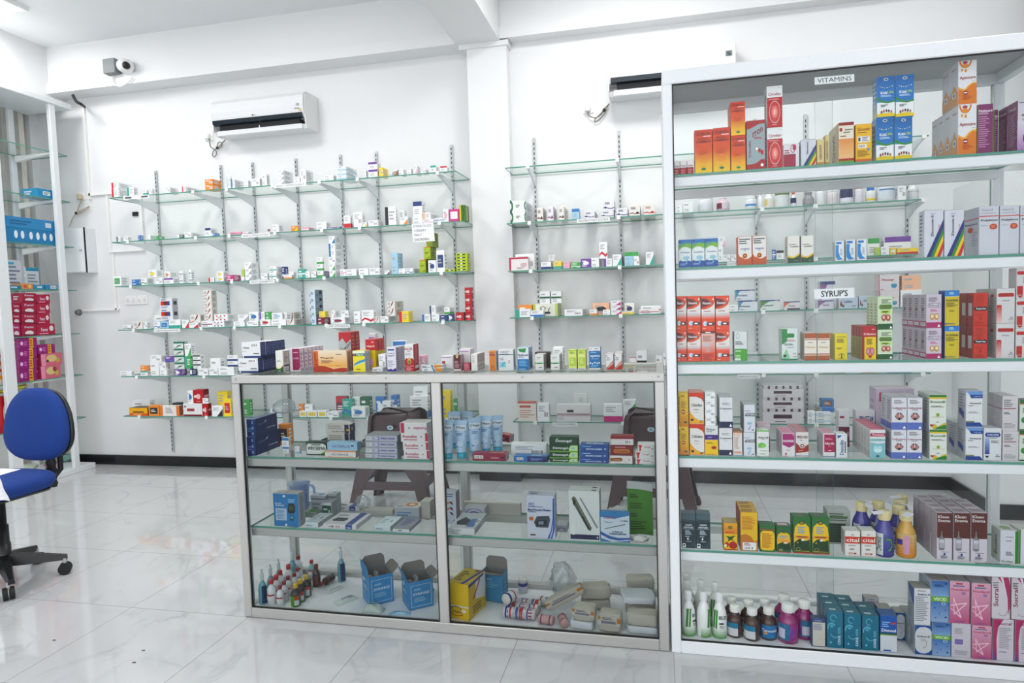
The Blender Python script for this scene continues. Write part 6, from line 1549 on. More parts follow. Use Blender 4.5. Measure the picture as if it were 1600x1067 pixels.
D('redp', 'red patterned small box', 'b85060', 'l.1,.1,.9,.9,8,d89aa4', '8a3a44')
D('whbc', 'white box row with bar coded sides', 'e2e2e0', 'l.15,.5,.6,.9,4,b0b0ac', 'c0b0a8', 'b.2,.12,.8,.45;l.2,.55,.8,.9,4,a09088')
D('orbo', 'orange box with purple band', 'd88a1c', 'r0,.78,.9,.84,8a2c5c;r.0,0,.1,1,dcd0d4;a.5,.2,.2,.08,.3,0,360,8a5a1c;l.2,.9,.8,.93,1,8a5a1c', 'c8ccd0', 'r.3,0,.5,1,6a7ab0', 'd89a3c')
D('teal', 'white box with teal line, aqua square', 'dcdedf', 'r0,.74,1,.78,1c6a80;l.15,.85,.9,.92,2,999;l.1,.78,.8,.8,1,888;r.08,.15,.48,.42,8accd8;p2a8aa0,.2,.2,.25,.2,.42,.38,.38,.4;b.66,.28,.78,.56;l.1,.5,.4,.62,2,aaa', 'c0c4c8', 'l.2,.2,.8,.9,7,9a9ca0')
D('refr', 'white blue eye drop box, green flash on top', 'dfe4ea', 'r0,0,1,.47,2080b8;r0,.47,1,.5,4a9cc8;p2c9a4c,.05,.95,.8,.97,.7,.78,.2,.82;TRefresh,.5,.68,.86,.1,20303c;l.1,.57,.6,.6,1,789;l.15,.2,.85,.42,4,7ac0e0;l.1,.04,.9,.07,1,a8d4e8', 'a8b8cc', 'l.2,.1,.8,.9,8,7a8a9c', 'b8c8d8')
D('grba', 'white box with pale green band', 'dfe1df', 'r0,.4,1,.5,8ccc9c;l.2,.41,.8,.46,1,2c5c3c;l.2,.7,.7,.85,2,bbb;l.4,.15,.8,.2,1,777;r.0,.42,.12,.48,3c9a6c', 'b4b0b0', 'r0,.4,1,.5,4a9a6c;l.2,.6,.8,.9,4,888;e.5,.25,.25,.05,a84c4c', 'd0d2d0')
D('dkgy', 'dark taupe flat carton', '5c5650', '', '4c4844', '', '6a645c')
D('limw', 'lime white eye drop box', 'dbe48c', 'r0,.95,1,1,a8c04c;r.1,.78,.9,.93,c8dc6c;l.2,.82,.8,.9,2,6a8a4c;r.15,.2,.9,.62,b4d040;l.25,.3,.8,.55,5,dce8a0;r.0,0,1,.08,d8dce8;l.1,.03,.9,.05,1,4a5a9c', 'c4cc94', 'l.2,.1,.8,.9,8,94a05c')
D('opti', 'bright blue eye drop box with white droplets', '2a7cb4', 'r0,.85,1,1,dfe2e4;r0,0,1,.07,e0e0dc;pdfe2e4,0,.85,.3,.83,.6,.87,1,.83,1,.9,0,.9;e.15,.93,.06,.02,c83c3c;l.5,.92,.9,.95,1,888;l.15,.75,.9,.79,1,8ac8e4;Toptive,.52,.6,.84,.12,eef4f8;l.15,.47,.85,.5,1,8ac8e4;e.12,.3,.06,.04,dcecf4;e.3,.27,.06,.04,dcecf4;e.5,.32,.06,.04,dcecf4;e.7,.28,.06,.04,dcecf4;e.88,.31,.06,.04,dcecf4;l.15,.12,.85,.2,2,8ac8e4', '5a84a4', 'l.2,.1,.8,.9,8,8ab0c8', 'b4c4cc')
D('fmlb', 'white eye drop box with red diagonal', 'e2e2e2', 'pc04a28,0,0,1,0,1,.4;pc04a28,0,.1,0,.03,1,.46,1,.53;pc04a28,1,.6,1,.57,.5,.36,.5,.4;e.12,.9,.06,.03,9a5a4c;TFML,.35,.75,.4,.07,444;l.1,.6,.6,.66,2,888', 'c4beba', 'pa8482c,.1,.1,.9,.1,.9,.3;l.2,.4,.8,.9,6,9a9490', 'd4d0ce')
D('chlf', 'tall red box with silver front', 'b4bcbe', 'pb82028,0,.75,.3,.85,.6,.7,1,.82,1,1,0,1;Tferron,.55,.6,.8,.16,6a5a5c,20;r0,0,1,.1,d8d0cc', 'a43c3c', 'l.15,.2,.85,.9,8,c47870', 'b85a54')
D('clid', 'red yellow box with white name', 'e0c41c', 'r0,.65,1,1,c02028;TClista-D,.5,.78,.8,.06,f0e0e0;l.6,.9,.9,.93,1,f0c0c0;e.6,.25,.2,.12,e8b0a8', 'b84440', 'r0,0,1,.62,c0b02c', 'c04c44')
block('T', F_, '''
clin 80 292 462 b618 d.038 r5 q0
gyb 468 548 385 d.05 r3
mega 855 1215 385 d.045
matr 1272 1404 386 r2 d.028
flbx 1480 1588 562 d.06
magd 596 722 362 o.045 d.035 r6
pkb 476 530 278 o.2 d.03
whrd 1440 1512 205 o.21 d.03
''', .118)
block('T', F_, '''
clin 114 316 298 b462 d.038 r5
pkb 0 0 0
chlf 1126 1256 190 o.062 d.042 r2
clid 1404 1512 266 o.064 d.032 r3
'''.replace('pkb 0 0 0\n', ''), .118)
block('T', G_, '''
lune 98 200 364 r3 d.045
kalz 288 392 334 e448
ladi 480 704 592 d.035
wek 8 88 440 o.05 d.05
wbt 168 306 296 o.16 d.03
ladi 462 700 556 o.05 d.05
imp 452 510 455 o.1 d.05
whrd 686 820 458 o.1 d.05
maro 824 906 446 d.045
whrd 890 1012 382 o.07 d.06
redp 932 1010 536 o.015
whbc 1014 1088 438 r4 d.028
orbo 1204 1288 406 d.05
teal 1310 1478 388 d.04
'''.replace('imp', 'iuk'), .118)
block('T', J_, '''
refr 166 274 372 e310
grba 330 414 436 r2 d.035
grba 474 562 436 r2 d.035
dkgy 330 470 414 o.085 d.04
wek 498 592 368 o.085 d.05
limw 638 718 392 d.04
limw 724 802 390 d.04
opti 830 938 368 d.04
fmlb 985 1060 432 r2 d.045
fmlb 1064 1138 430 r3 d.045
''', .118)
# ---------------------------------------------------------------- upper glass shelf
M_, N_, O_, Q_ = (370, 730, .2), (680, 730, .23125), (370, 840, .2), (680, 850, .23125)
D('amlo', 'navy blue glossy carton', '1c4480', 'l.1,.3,.8,.5,2,6a8ac0;l.6,.1,.8,.9,3,8aa4d0', '163c74', 'TAmlodip,.7,.3,.4,.12,b8c8e4;l.1,.6,.5,.7,2,5a7ab0;pe0e8f0,.4,.7,.45,.7,.5,.8,.47,.8', '8a9cb8')
D('wint', 'green box with wide white name panel', '2c4c38', 'pe4e8e2,.02,.1,.98,.1,.98,.72,.86,.86,.1,.86,.02,.7;TWINTERPAN,.5,.52,.86,.26,24302a;p6ab03c,.02,.1,.7,.1,.9,.3,.96,.5,.98,.1;l.25,.74,.75,.82,1,455', '24402c', '', '2c4034')
D('octb', 'pale blue box with lilac lettering', 'a4c8dc', 'TOCTAPLUS,.45,.5,.6,.3,8a7ab8;l.8,.5,.95,.7,1,4a6aa0', '8ab0c4')
D('octo', 'white box with orange dotted frame', 'e8e4dc', 'r0,.82,1,1,e8a06c;r0,0,1,.1,e8a06c;TOCTAPLUS,.48,.45,.56,.26,8a7ab0;e.1,.7,.015,.05,b84a2c;e.3,.7,.015,.05,b84a2c;e.5,.7,.015,.05,b84a2c;e.7,.7,.015,.05,b84a2c;e.15,.2,.015,.05,b84a2c;e.85,.2,.015,.05,b84a2c', 'b8b4b0')
D('care', 'white navy glove box with blood drop', 'e0dcd4', 'l.08,.5,.8,.9,4,b0aca4;TCare-Fit Swabs,.5,.22,.6,.13,3c3c44;r.02,.08,.25,.3,dfe0e0;r.78,0,.96,1,2c3458;re.0,0,0,0,0;'.replace('re.0,0,0,0,0;', '')+'r.86,.3,.98,.5,e8c43c;e.84,.2,.04,.12,8a1c24', '20386c', 'r.3,.3,.5,.6,d8b83c', 'd8d4cc')
D('winc', 'silver lavender flat box with crescent', 'b4b8bc', 'r.3,.15,.98,.85,c4c4dc;b.04,.25,.2,.75;a.4,.5,.05,.3,.4,-90,90,3c3c9c;TWINCORAM,.7,.5,.44,.3,5a5c7c', '8a8e92', '', 'a4a8ac')
D('ruma', 'white box with red name, pink end', 'eae6e6', 'TRumafen,.33,.62,.52,.34,c42c58;l.1,.2,.6,.32,1,c87890;e.75,.6,.03,.08,888;r.9,.1,1,1,c8305c', 'd4d0d2', '', 'e8e4e6')
D('rumb', 'pink ended white box, name upside down', 'eae6e6', 'r.02,0,.16,1,d03c68;TRumafen,.75,.45,.48,.3,c86a84,180;e.35,.5,.04,.1,aaa', 'd4d0d2')
D('crim', 'crimson long box with white barcode', 'a01c44', 'b.05,.3,.32,.72;e.9,.45,.06,.18,4a1c34;l.55,.35,.8,.5,1,d8a0b0', 'a8a4a8', '', 'a83058', 'l.5,.3,.95,.6,1,e8a86c')
D('blul', 'bright blue long box with white barcode', '2a84c4', 'g.4,0,1,1,1c3c80,1c3c80;b.08,.3,.28,.75;l.5,.3,.85,.6,2,8ab0e0;e.92,.3,.04,.14,223', '1c3464', '', '3a90cc', 'l.5,.2,.95,.7,2,c8dcf0')
D('dent', 'green tooth gel box with white lettering', '14502c', 'pc8e4a0,.7,0,1,0,1,1,.76,1,.68,.5;p7ab83c,.0,0,.7,0,1,.0,1,.16,.0,.16;TDentogel,.38,.54,.52,.4,eef2ec;e.84,.55,.05,.2,9ac8d8', '14481f', '', '1a5a34')
D('dene', 'dark green tooth gel box, top one', '14502c', 'TDentogel,.5,.5,.56,.4,eef2ec;l.25,.75,.32,.9,1,8ab08a', '14481f', '', '1a5a34')
D('oral', 'blue mouth sore box lettered MOUTH SORES', '1c5ca4', 'TMOUTH SORES,.48,.36,.56,.2,dce8f4;l.1,.68,.5,.8,1,9ac0e8;g0,.0,.1,1,1c5ca4,2c80c8;e.88,.4,.03,.1,c8e0f4', '184c8c', '', '2468ac', 'TOraleez,.5,.5,.6,.6,e8f0f8')
D('cro1', 'white box with amber oval on left', 'e8e4e0', 'p8c3a1c,.05,.3,.5,.3,.56,.5,.5,.7,.05,.7,0,.5;TCrozomin,.28,.5,.4,.26,e8b03c;e.85,.5,.03,.1,c88', 'a81c24', '', '8c1c24')
D('cro2', 'dark red box with amber oval badge', '8c1820', 'pd8882c,.2,.2,.8,.2,.88,.4,.8,.6,.2,.6,.12,.4;TCrozomin,.5,.4,.56,.26,6a1c14;l.2,.75,.8,.85,1,d89a9a', '78141c', '', '9c2028')
D('cro3', 'white bar coded box with red lid', 'e4e0de', 'r0,.7,1,1,a01c28;b.6,.1,.9,.6', '8c1820', '', 'a02430')
D('drog', 'white box with red funnel mark', 'e8e6e4', 'pd83c28,.02,.9,.24,.9,.18,.5,.16,.05,.08,.05,.08,.5;TDrogel,.5,.6,.3,.26,d0503c;b.7,.2,.85,.6', 'd4d0ce')
block('D1', K_, '''
amlo 75 146 462 e342
octo 688 932 570 d.04
winc 1000 1258 592 b638 d.09
ruma 1304 1508 570 b638 d.09
wbt 358 410 540 o.05 e425
wsb 450 492 538 o.05 e500
wint 540 702 500 o.03 d.03
okx 325 402 365 o.2 d.04
''', .004)
block('D1', K_, '''
amlo 75 146 325 b460 e320
octb 705 942 505 b566 d.04
winc 1000 1256 545 b592 d.09
winc 1002 1252 498 b545 d.085
winc 1000 1256 450 b498 d.09
ruma 1296 1500 504 b570 d.09
ruma 1280 1496 432 b504 d.09
rumb 1272 1486 354 b432 d.09
wbt 350 406 470 b540 o.05 e425
care 706 885 436 o.13 d.05
care 694 885 366 b436 o.13 d.05
''', .004)
block('D1', L_, '''
crim 250 482 512 d.045
blul 530 762 530 d.045
dent 772 966 546 d.05
oral 975 1172 545 d.05
cro1 1180 1336 524 d.05
drog 1352 1506 548 d.05
wbk 512 752 450 o.075 d.05
''', .004)
block('D1', L_, '''
dent 770 966 502 b546 d.05
dent 770 966 456 b502 d.05
dene 770 964 402 b456 d.05
oral 975 1172 500 b545 d.05
oral 978 1174 452 b500 d.05
cro2 1182 1338 455 b524 d.05
cro3 1184 1342 396 b455 d.05
drog 1350 1500 500 b548 d.05
drog 1366 1500 450 b500 d.05
''', .004)
def tilt(o, rx=0, ry=0, rz=0, dz=0, dx=0, dy=0):
    o.rotation_euler = (math.radians(rx), math.radians(ry), math.radians(rz)); o.location += Vector((dx, dy, dz)); return o
def loose(sh, des, px, py, w, d, h, rz=0, rx=0, ry=0, lift=0., front=True, word='', dz=None):
    """a box set down askew: px,py = where its near foot shows"""
    p = on(sh, px, py); look, base, side, top, fr, sdp, tpp, nm = design(des)
    me = carton_mesh(nm, w, d, h, base, side, top, fr, sdp, tpp); o = bpy.data.objects.new(nm, me); COL.objects.link(o)
    a = math.radians(rz); S = SHELF[sh]; ca, sa = abs(math.cos(a)), abs(math.sin(a)); hy = (w*sa+d*ca)/2; hx = (w*ca+d*sa)/2
    y = min(max(p.y+hy, S[1]+hy+.002), S[2]-hy); o.location = (p.x, y, S[0]+lift); o.rotation_euler = (math.radians(rx), math.radians(ry), a)
    if not lift: PLACED.setdefault(sh, []).append((p.x-hx, p.x+hx, y-hy, y+hy, S[0], S[0]+h))
    REG.append([o, look+(' '+word if word else ''), S[3], p.x, y-hy, S[0]+lift, w, h, nm]); return o
o = loose('D1', 'crim', 680+.23125*400, 590+.23125*506, .125, .04, .03, 8, 0, 0, .0315+.001); o.rotation_euler = (0, math.radians(6), math.radians(-14)); o.location.y += .05; o.location.z += .006
# toothpaste-like cream tubes standing on their caps
TUBE = mat('pale_blue_tube', 'a9c8e4', .3, coat=.3)
def tube_up(x, y, h, look, sh='D1', rz=0):
    t = empty('cream_tube', (x, y, SHELF[sh][0])); m = MB(); r = .021
    def P(u, v):
        z = .025+(h-.025)*v; a = 2*math.pi*u; k = v**1.1; wx = r*(1+.28*k); wy = r*(1-k)+.0012
        return (wx*math.cos(a), wy*math.sin(a), z)
    m.grid(P, 24, 12, TUBE); m.box(-r*1.28, -.0015, h-.012, r*1.28, .0015, h+.002, TUBE); m.build('tube_body', t)
    MB().lathe([(.018, 0), (.0195, .003), (.0185, .024), (.0001, .025)], mat('aqua_cap', '2fb0d0', .3), n=20).build('cap', t)
    def Lb(u, v, e):
        k = .12+.78*v; a = math.radians(-150+120*u); wx = r*(1+.28*k**1.1)+.0008+e; wy = r*(1-k**1.1)+.0022+e
        return (wx*math.cos(a), wy*math.sin(a), .025+(h-.025)*k)
    card_panel('label', None, Lb, strips('r0,.72,1,.95,dfe8f0')+";r.06,.66,.94,.7,2c5c9c;TD'Aqua,.5,.84,.7,.12,2c3c5c;r.15,.74,.85,.77,2c9ac8;r.06,.5,.94,.51,34689c;l.2,.54,.8,.62,2,4a7ab0;e.5,.2,.26,.14,c8dcec;l.15,.05,.85,.1,1,6a90c0", t)
    t.rotation_euler.z = rz; REG.append([t, look, SHELF[sh][3], x, y, 0, 2*r, h, 'cream_tube'])
for px, py, h, dy, rz in ((73, 556, .155, 0, .1), (150, 552, .15, 0, 0), (217, 552, .155, .02, .5), (292, 540, .155, .035, 0), (355, 535, .15, .07, .4), (100, 500, .155, .09, .2), (190, 490, .15, .1, -.2)):
    p = on('D1', 680+.23125*px, 590+.23125*py); x, y = settle('D1', p.x, p.y+.022+dy*.6, .026, h); tube_up(x, y, h, 'pale blue cream tube standing cap down', rz=rz)
# black plastic tray, bag over the navy boxes
def blob(name, fn, nu, nv, mt, label, cat, grp=None): o = MB().grid(fn, nu, nv, mt).build(name); return tag(o, label, cat, grp)
CLEAR = glassmat('crinkled_clear_plastic', 'f2f4f5', 3.0, .12, .18)
def crumple(c, rx, ry, rz_, seed, amp=.25, n=20, flat=.0):
    """closed crumpled lump"""
    R = random.Random(seed); ph = [R.random()*6 for _ in range(8)]
    def f(u, v):
        a, b = 2*math.pi*u, math.pi*v; x, y, z = math.cos(a)*math.sin(b), math.sin(a)*math.sin(b), -math.cos(b)
        k = 1+amp*(math.sin(5*x+ph[0])*math.sin(6*y+ph[1])+.6*math.sin(11*z+9*x+ph[2])+.4*math.sin(17*y-8*x+ph[3]))*.5*math.sin(b)
        z_ = max(z*k, -.75); return (c[0]+rx*x*k, c[1]+ry*y*k, c[2]+rz_*(z_+.75))
    return f
p = on('D1', 389, 711)
blob('plastic_bag', crumple((-1.60, 2.56, CSH[0]+.164), .045, .05, .035, 3), 26, 16, CLEAR, 'crumpled clear plastic bag on top of navy cartons', 'bag')
trm = MB(); trm.prism([(-.1, 0), (.1, 0), (.115, .03), (.108, .03), (.095, .004), (-.095, .004), (-.108, .03), (-.115, .03)], 1, 0, .07, BLACK)
o = trm.build('plastic_tray', loc=(-1.36, 2.635, CSH[0]+.001)); tag(o, 'shallow black plastic tray behind the green and white box', 'tray')
# ---------------------------------------------------------------- lower glass shelf
D('gluc', 'blue glucose meter box with meter picture', '2a86bc', 'r.08,.18,.52,.55,b4c8dc;l.12,.22,.46,.5,7,7a98b8;p20242a,.6,.4,.8,.4,.86,.46,.87,.62,.82,.7,.62,.7,.58,.6,.57,.46;r.63,.5,.8,.64,3c5c34;r.66,.18,.78,.34,24282c;r.68,.24,.76,.32,5ab0c4;TBLOOD,.2,.7,.24,.045,dce8f0;TGLUCOSE,.26,.64,.34,.045,dce8f0;l.6,.75,.9,.84,2,a0c8e4;r.4,.9,.5,.96,d8dce0;r.44,.01,.52,.08,d8dce0', 'b0b2b8', 'l.2,.2,.8,.9,10,8a8c94', 'c8c8c4', 'r.4,.1,.55,.6,b8b4b0')
D('wtes', 'grey white test strip carton', 'b8bcc0', 'r0,.8,1,.86,6a6e74;l.1,.3,.7,.6,2,8a8e94', 'a8acb0', '', 'd4dade', 'e.6,.5,.2,.3,8ab4d0')
D('grcf', 'small box with dark green panel', 'd0d4d4', 'r.02,.02,.96,.8,14604a;l.15,.5,.6,.6,1,c8d8d0;r.7,.25,.8,.5,e0e4e0', '9aa0a4', '', 'b8bcc0')
D('grwt', 'white box with lime top and end', 'b4bcb4', 'l.2,.2,.8,.8,3,8a928a;r0,0,.1,1,5aa84c', 'b4b8b4', '', '8ab884', 'e.5,.5,.4,.3,5aa04c')
D('flat', 'flat pale blue white carton', 'd0dade', 'l.1,.3,.6,.6,1,a0b0b8', 'b4bcc0', '', 'd4dfe4', 'e.7,.5,.06,.12,8a9498;l.1,.3,.5,.7,3,b0bcc4')
D('therm', 'flat white blue thermometer box', 'dcd8dc', 'e.2,.5,.02,.14,a83c3c;e.28,.5,.03,.2,5a5a5c;e.4,.5,.02,.14,a83c3c;e.48,.5,.03,.15,b88;r.68,0,.88,1,34549c;l.72,.2,.86,.5,2,c8d4f0', 'c8c8cc', '', 'dcdce0', 'p3c4448,.1,.35,.16,.25,.5,.25,.55,.4,.5,.55,.16,.55;r.68,0,.88,1,34549c;l.1,.7,.5,.85,2,a0a0a8')
D('lavf', 'flat grey lavender carton with lime line', 'e0dfe8', 'l.3,.3,.6,.6,1,8a8ab8;r0,.85,1,1,a8c84c', '9a9cac', '', '9c9fae', 'l.2,.3,.8,.8,4,6a6c94;a.8,.25,.1,.14,.3,0,360,a8b46c')
D('orsw', 'white box with orange swirl lid', 'b4bcc0', 'l.1,.3,.8,.6,2,6a90b8', 'c4c4c4', '', 'd8d6d2', 'e.6,.5,.25,.35,d88c34;e.6,.5,.12,.2,e8d8c0;l.1,.1,.4,.2,1,3a6ab0')
D('beig', 'plain beige cardboard carton', 'c4c2ba', '', 'b4b2aa', '', 'd4d2ca')
D('bpic', 'white blue box with finger pictures', 'd4dae4', 'l.1,.85,.9,.95,2,7a8ab0;p3c4c6c,.5,.72,.7,.7,.8,.6,.65,.62;pd89a7c,.2,.66,.5,.7,.6,.64,.3,.6;p3c4c6c,.5,.54,.7,.52,.8,.42,.65,.44;pd89a7c,.2,.48,.5,.52,.6,.46,.3,.42;p3c4c6c,.5,.38,.7,.36,.8,.26,.65,.28;l.1,.04,.5,.12,2,5a7ac0;a.8,.08,.08,.05,.3,0,360,3a6ab0', '8a7c8c', '', 'c8ccd4')
D('ome', 'white nebuliser box with cuff picture lid', 'd8dadc', 'TMEDICAL,.22,.8,.24,.08,444;l.1,.1,.5,.6,4,999;l.3,.7,.5,.78,1,88a', 'bcbec2', 'r.1,.2,.5,.7,9a9ca0', 'd4d8dc', 'p3c4450,.1,.4,.2,.2,.6,.2,.65,.5,.3,.7;r.6,.1,.9,.6,5a90c0;b.85,.3,.98,.6')
D('mgbp', 'white blood pressure monitor box', 'd4d8e4', 'p2c68b8,.72,0,.9,0,1,.25,1,.95,.95,.95,.93,.5,.86,.2;pd4d8e4,.8,0,.84,0,.93,.2,.95,.4,.9,.2;TMG,.17,.79,.2,.09,3c6cb0;TBlood Pressure Monitor,.45,.67,.84,.05,34549c;l.05,.73,.6,.75,1,8a9ab0;l.05,.61,.35,.63,1,888;p4a5460,.36,.52,.8,.54,.84,.44,.76,.26,.32,.26,.24,.38;p2a3038,.36,.42,.72,.44,.7,.3,.3,.3;p8a98a4,.42,.4,.6,.41,.59,.33,.4,.33;e.15,.46,.09,.05,c87a3c;l.1,.06,.4,.1,1,864', 'c8ccd8', 'l.3,.2,.7,.8,4,9aa0b0', 'cfd3de', 'l.1,.3,.4,.5,1,34549c')
D('penb', 'white box with insulin pen picture', 'e0e5e2', 'r.03,.02,.98,.12,1f2a60;r.08,.11,.18,.3,e4eae6;p9ca09c,.36,.86,.4,.88,.95,.28,.9,.25;p5c6250,.1,.86,.18,.9,.24,.86,.74,.26,.7,.2,.62,.22,.14,.76;p8a907c,.16,.88,.22,.86,.7,.26,.68,.22;p2a2c28,.13,.76,.18,.84,.24,.8,.18,.7;p2a2c28,.42,.5,.47,.5,.68,.24,.62,.22;e.92,.07,.03,.02,c8d0e8', 'b8beb8', '', 'dce0dc', 'r.75,.2,.9,.6,3c4044')
D('soft', 'blue and white clinical thermometer box', 'd4dfe8', 'p3a8cc0,0,.82,.5,.78,1,.9,1,1,0,1;TSOFTA,.32,.8,.42,.08,a83c6c;TFlipen,.27,.65,.26,.05,24508c;a.72,.72,.04,.03,.3,0,360,445;l.78,.7,.95,.73,1,667;p8a8c88,.15,.42,.85,.58,.86,.62,.16,.45;TCLINICAL,.58,.34,.4,.05,24508c;TTHERMOMETER,.58,.27,.6,.05,24508c;p2c6cb0,0,.34,.3,.2,.6,.14,1,.16,1,.1,.6,.06,.3,.1,0,.24;p3a8cc0,0,.12,.4,.0,1,.06,1,0,0,0', '3a80b4', '', '3a8cc0')
D('shoe', 'small white box with purple arcs', 'c8c8d0', 'a.5,.2,.4,.5,.2,0,180,5a4a8c;a.5,.5,.4,.5,.15,0,180,8a9ac0', 'b0b0b8')
block('D2', M_, '''
gluc 286 486 205 b490 d.05
therm 676 938 482 d.15 H.02
flat 1072 1204 500 d.13 H.02
lavf 1220 1352 514 d.14 H.014
flat 532 640 462 d.13 H.022
grwt 536 626 352 o.12 d.045
grcf 664 742 275 o.1 d.05
wtes 576 696 222 o.17 d.05
wtes 712 782 205 o.19 d.04
orsw 1232 1424 312 o.15 d.08
beig 1426 1512 265 o.17 d.06
beig 1000 1220 330 o.2 d.04
''', .004)
block('D2', M_, '''
lavf 1252 1385 484 b514 d.13 H.018
therm 696 965 452 b482 o.03 d.11 H.02
''', .004)
block('D2', N_, '''
ome 90 268 412 e355
mgbp 616 806 190 d.055
penb 898 1110 160 r2 d.035
soft 1112 1316 300 b550 d.02
bpic 44 162 166 o.12 d.05
shoe 192 336 276 o.14 d.06
beig 190 578 240 o.22 d.07
shoe 815 892 392 o.08 d.06
''', .004)
# blue plastic jug behind the meter box
JG = glassmat('clear_blue_plastic', '9ccdf0', 2.0, .08, .25)
t = empty('plastic_jug', (-1.612, 2.66, CSH[1]+.001), label='clear blue plastic jug with handle behind the meter box', cat='jug')
MB().lathe([(.0001, 0), (.04, 0), (.043, .01), (.046, .115), (.05, .125), (.048, .125), (.043, .11), (.04, .012), (.0001, .01)], JG, n=28).build('jug_body', t)
MB().lathe([(.0001, .133), (.036, .133), (.05, .126), (.051, .120)], JG, n=28).build('lid', t)
MB().tube(smooth([Vector(q) for q in ((.045, 0, .115), (.072, 0, .11), (.078, 0, .08), (.074, 0, .04), (.044, 0, .03))]), .006, JG, 8).build('handle', t)
# green leaflet with crumpled papers at the right end
LE = on('D2', 1010, 852)
o = card_panel('leaflet', None, lambda u, v, e: Vector((-.125+.095*u, 2.50-e+.02*(1-v)+.012*math.sin(3*u), CSH[1]+.003+.205*v+.012*(1-u)*v)), strips('r0,0,1,.86,5c9c34')+';'+strips('r0,.86,1,1,d4d8d8')+';l.1,.7,.5,.76,2,2c4c1c;l.1,.5,.8,.6,3,3c5c24;l.1,.34,.4,.4,2,2c4c1c;l.1,.1,.8,.26,4,3c5c24')
MB().grid(lambda u, v: (-.125+.095*u, 2.5015+.02*(1-v)+.012*math.sin(3*u), CSH[1]+.003+.205*v+.012*(1-u)*v), 8, 6, mat('white_paper')).build('back_sheet', o)
tag(o, 'green printed leaflet leaning on counter lower glass shelf', 'leaflet')
PAP = mat('crumpled_paper', 'dcdcd8', .8, bump=.3, bscale=30)
for i, (x, y, rx, ry, rz_, lb) in enumerate(((-.165, 2.60, .05, .04, .05, 'crumpled white paper heap behind the green leaflet'), (-.082, 2.462, .03, .02, .014, 'rolled white paper scrap below the green leaflet'))):
    blob('crumpled_paper', crumple((x, y, CSH[1]+.001), rx, ry, rz_, 11+i, .45), 22, 14, PAP, lb, 'paper')
blob('plastic_bag', crumple((-1.30, 2.665, CSH[1]+.0215), .03, .025, .032, 5, .4), 26, 16, CLEAR, 'crumpled blue and clear plastic bag behind thermometer boxes', 'bag')
# ---------------------------------------------------------------- the floor of the counter
SAN = 'r0,0,1,1,1f3c6c;l.2,.2,.8,.8,4,6a8ab0'
for px, py, h in ((145, 535, .135), (195, 470, .13), (248, 420, .13), (378, 340, .13), (808, 350, .145)):
    p = on('D3', 370+.2*px, 840+.2*py); big = px == 808
    bottle('D3', 'pale teal spray bottle with clear nozzle', 'spray_bottle', p.x, p.y+.018, h, .0185, '5f9fae', 'c6d4d8', 'slim', SAN if big or px == 145 else '', (.05, .8), (-70, 0) if not big else (-80, -10), caph=.24, capr=.4, topm='spray')
RL = 'r0,.3,1,.62,e6e4e2;r0,.62,1,.74,b8343c;l.2,.36,.8,.55,2,777'
for px, py, h in ((220, 548, .108), (268, 500, .108), (310, 460, .108), (358, 425, .115), (298, 560, .085), (355, 500, .085), (385, 455, .085), (418, 430, .085), (455, 400, .09), (485, 300, .10)):
    p = on('D3', 370+.2*px, 840+.2*py)
    bottle('D3', 'white translucent spirit bottle with red cap' if h > .1 else 'small white bottle with dark red cap', 'spirit_bottle', p.x, p.y+.016, h, .0195 if h > .09 else .0165, 'd4d6da', 'b8281e' if h > .1 else '8c2420', 'round', RL, (.05, .7), (-150, -30), caph=.17, capr=.48)
GL = 'r0,0,1,.85,5aa02c;r.6,.5,.95,.85,c8402c;r.6,.1,.95,.5,d8d8dc;l.1,.2,.5,.7,4,2c6a1c'
for px, py, lb in ((418, 568, GL), (462, 525, GL), (512, 485, 'r0,0,1,.6,4a9434;r0,.6,1,.85,c8502c;r.6,.1,.95,.6,c8c8d0')):
    p = on('D3', 370+.2*px, 840+.2*py)
    bottle('D3', 'dark brown bottle with yellow cap, green label', 'tonic_bottle', p.x, p.y+.018, .095, .0205, '1f120e', 'c8a428', 'round', lb, (.05, .72), (-160, -20), caph=.18, capr=.5)
p = on('D3', 370+.2*590, 840+.2*320); bottle('D3', 'small aqua bottle with red cap', 'spirit_bottle', p.x, p.y, .09, .0165, '7ab0b0', 'b8281e', 'round', RL, (.1, .8), (-150, -30))
p = on('D3', 370+.2*626, 840+.2*375); bottle('D3', 'brown bottle with dark red cap upright', 'iodine_bottle', p.x, p.y, .10, .018, '3c1c14', '7c1c1c', 'round', 'r0,0,1,1,7a4a44;l.1,.2,.9,.8,3,b89a94', (.1, .6), (-150, -30))
for px, py, rot in ((552, 402, 25), (704, 366, -10)):
    p = on('D3', 370+.2*px, 840+.2*py); bottle('D3', 'brown bottle lying on its side', 'iodine_bottle', p.x, p.y+.0, .085, .018, '3c1c14', '7c1c1c', 'round', 'r0,0,1,1,c0b4b0;l.1,.2,.9,.8,3,8a6a64', (.1, .7), (200, 340), lay=math.radians(rot), z=SHELF['D3'][0])
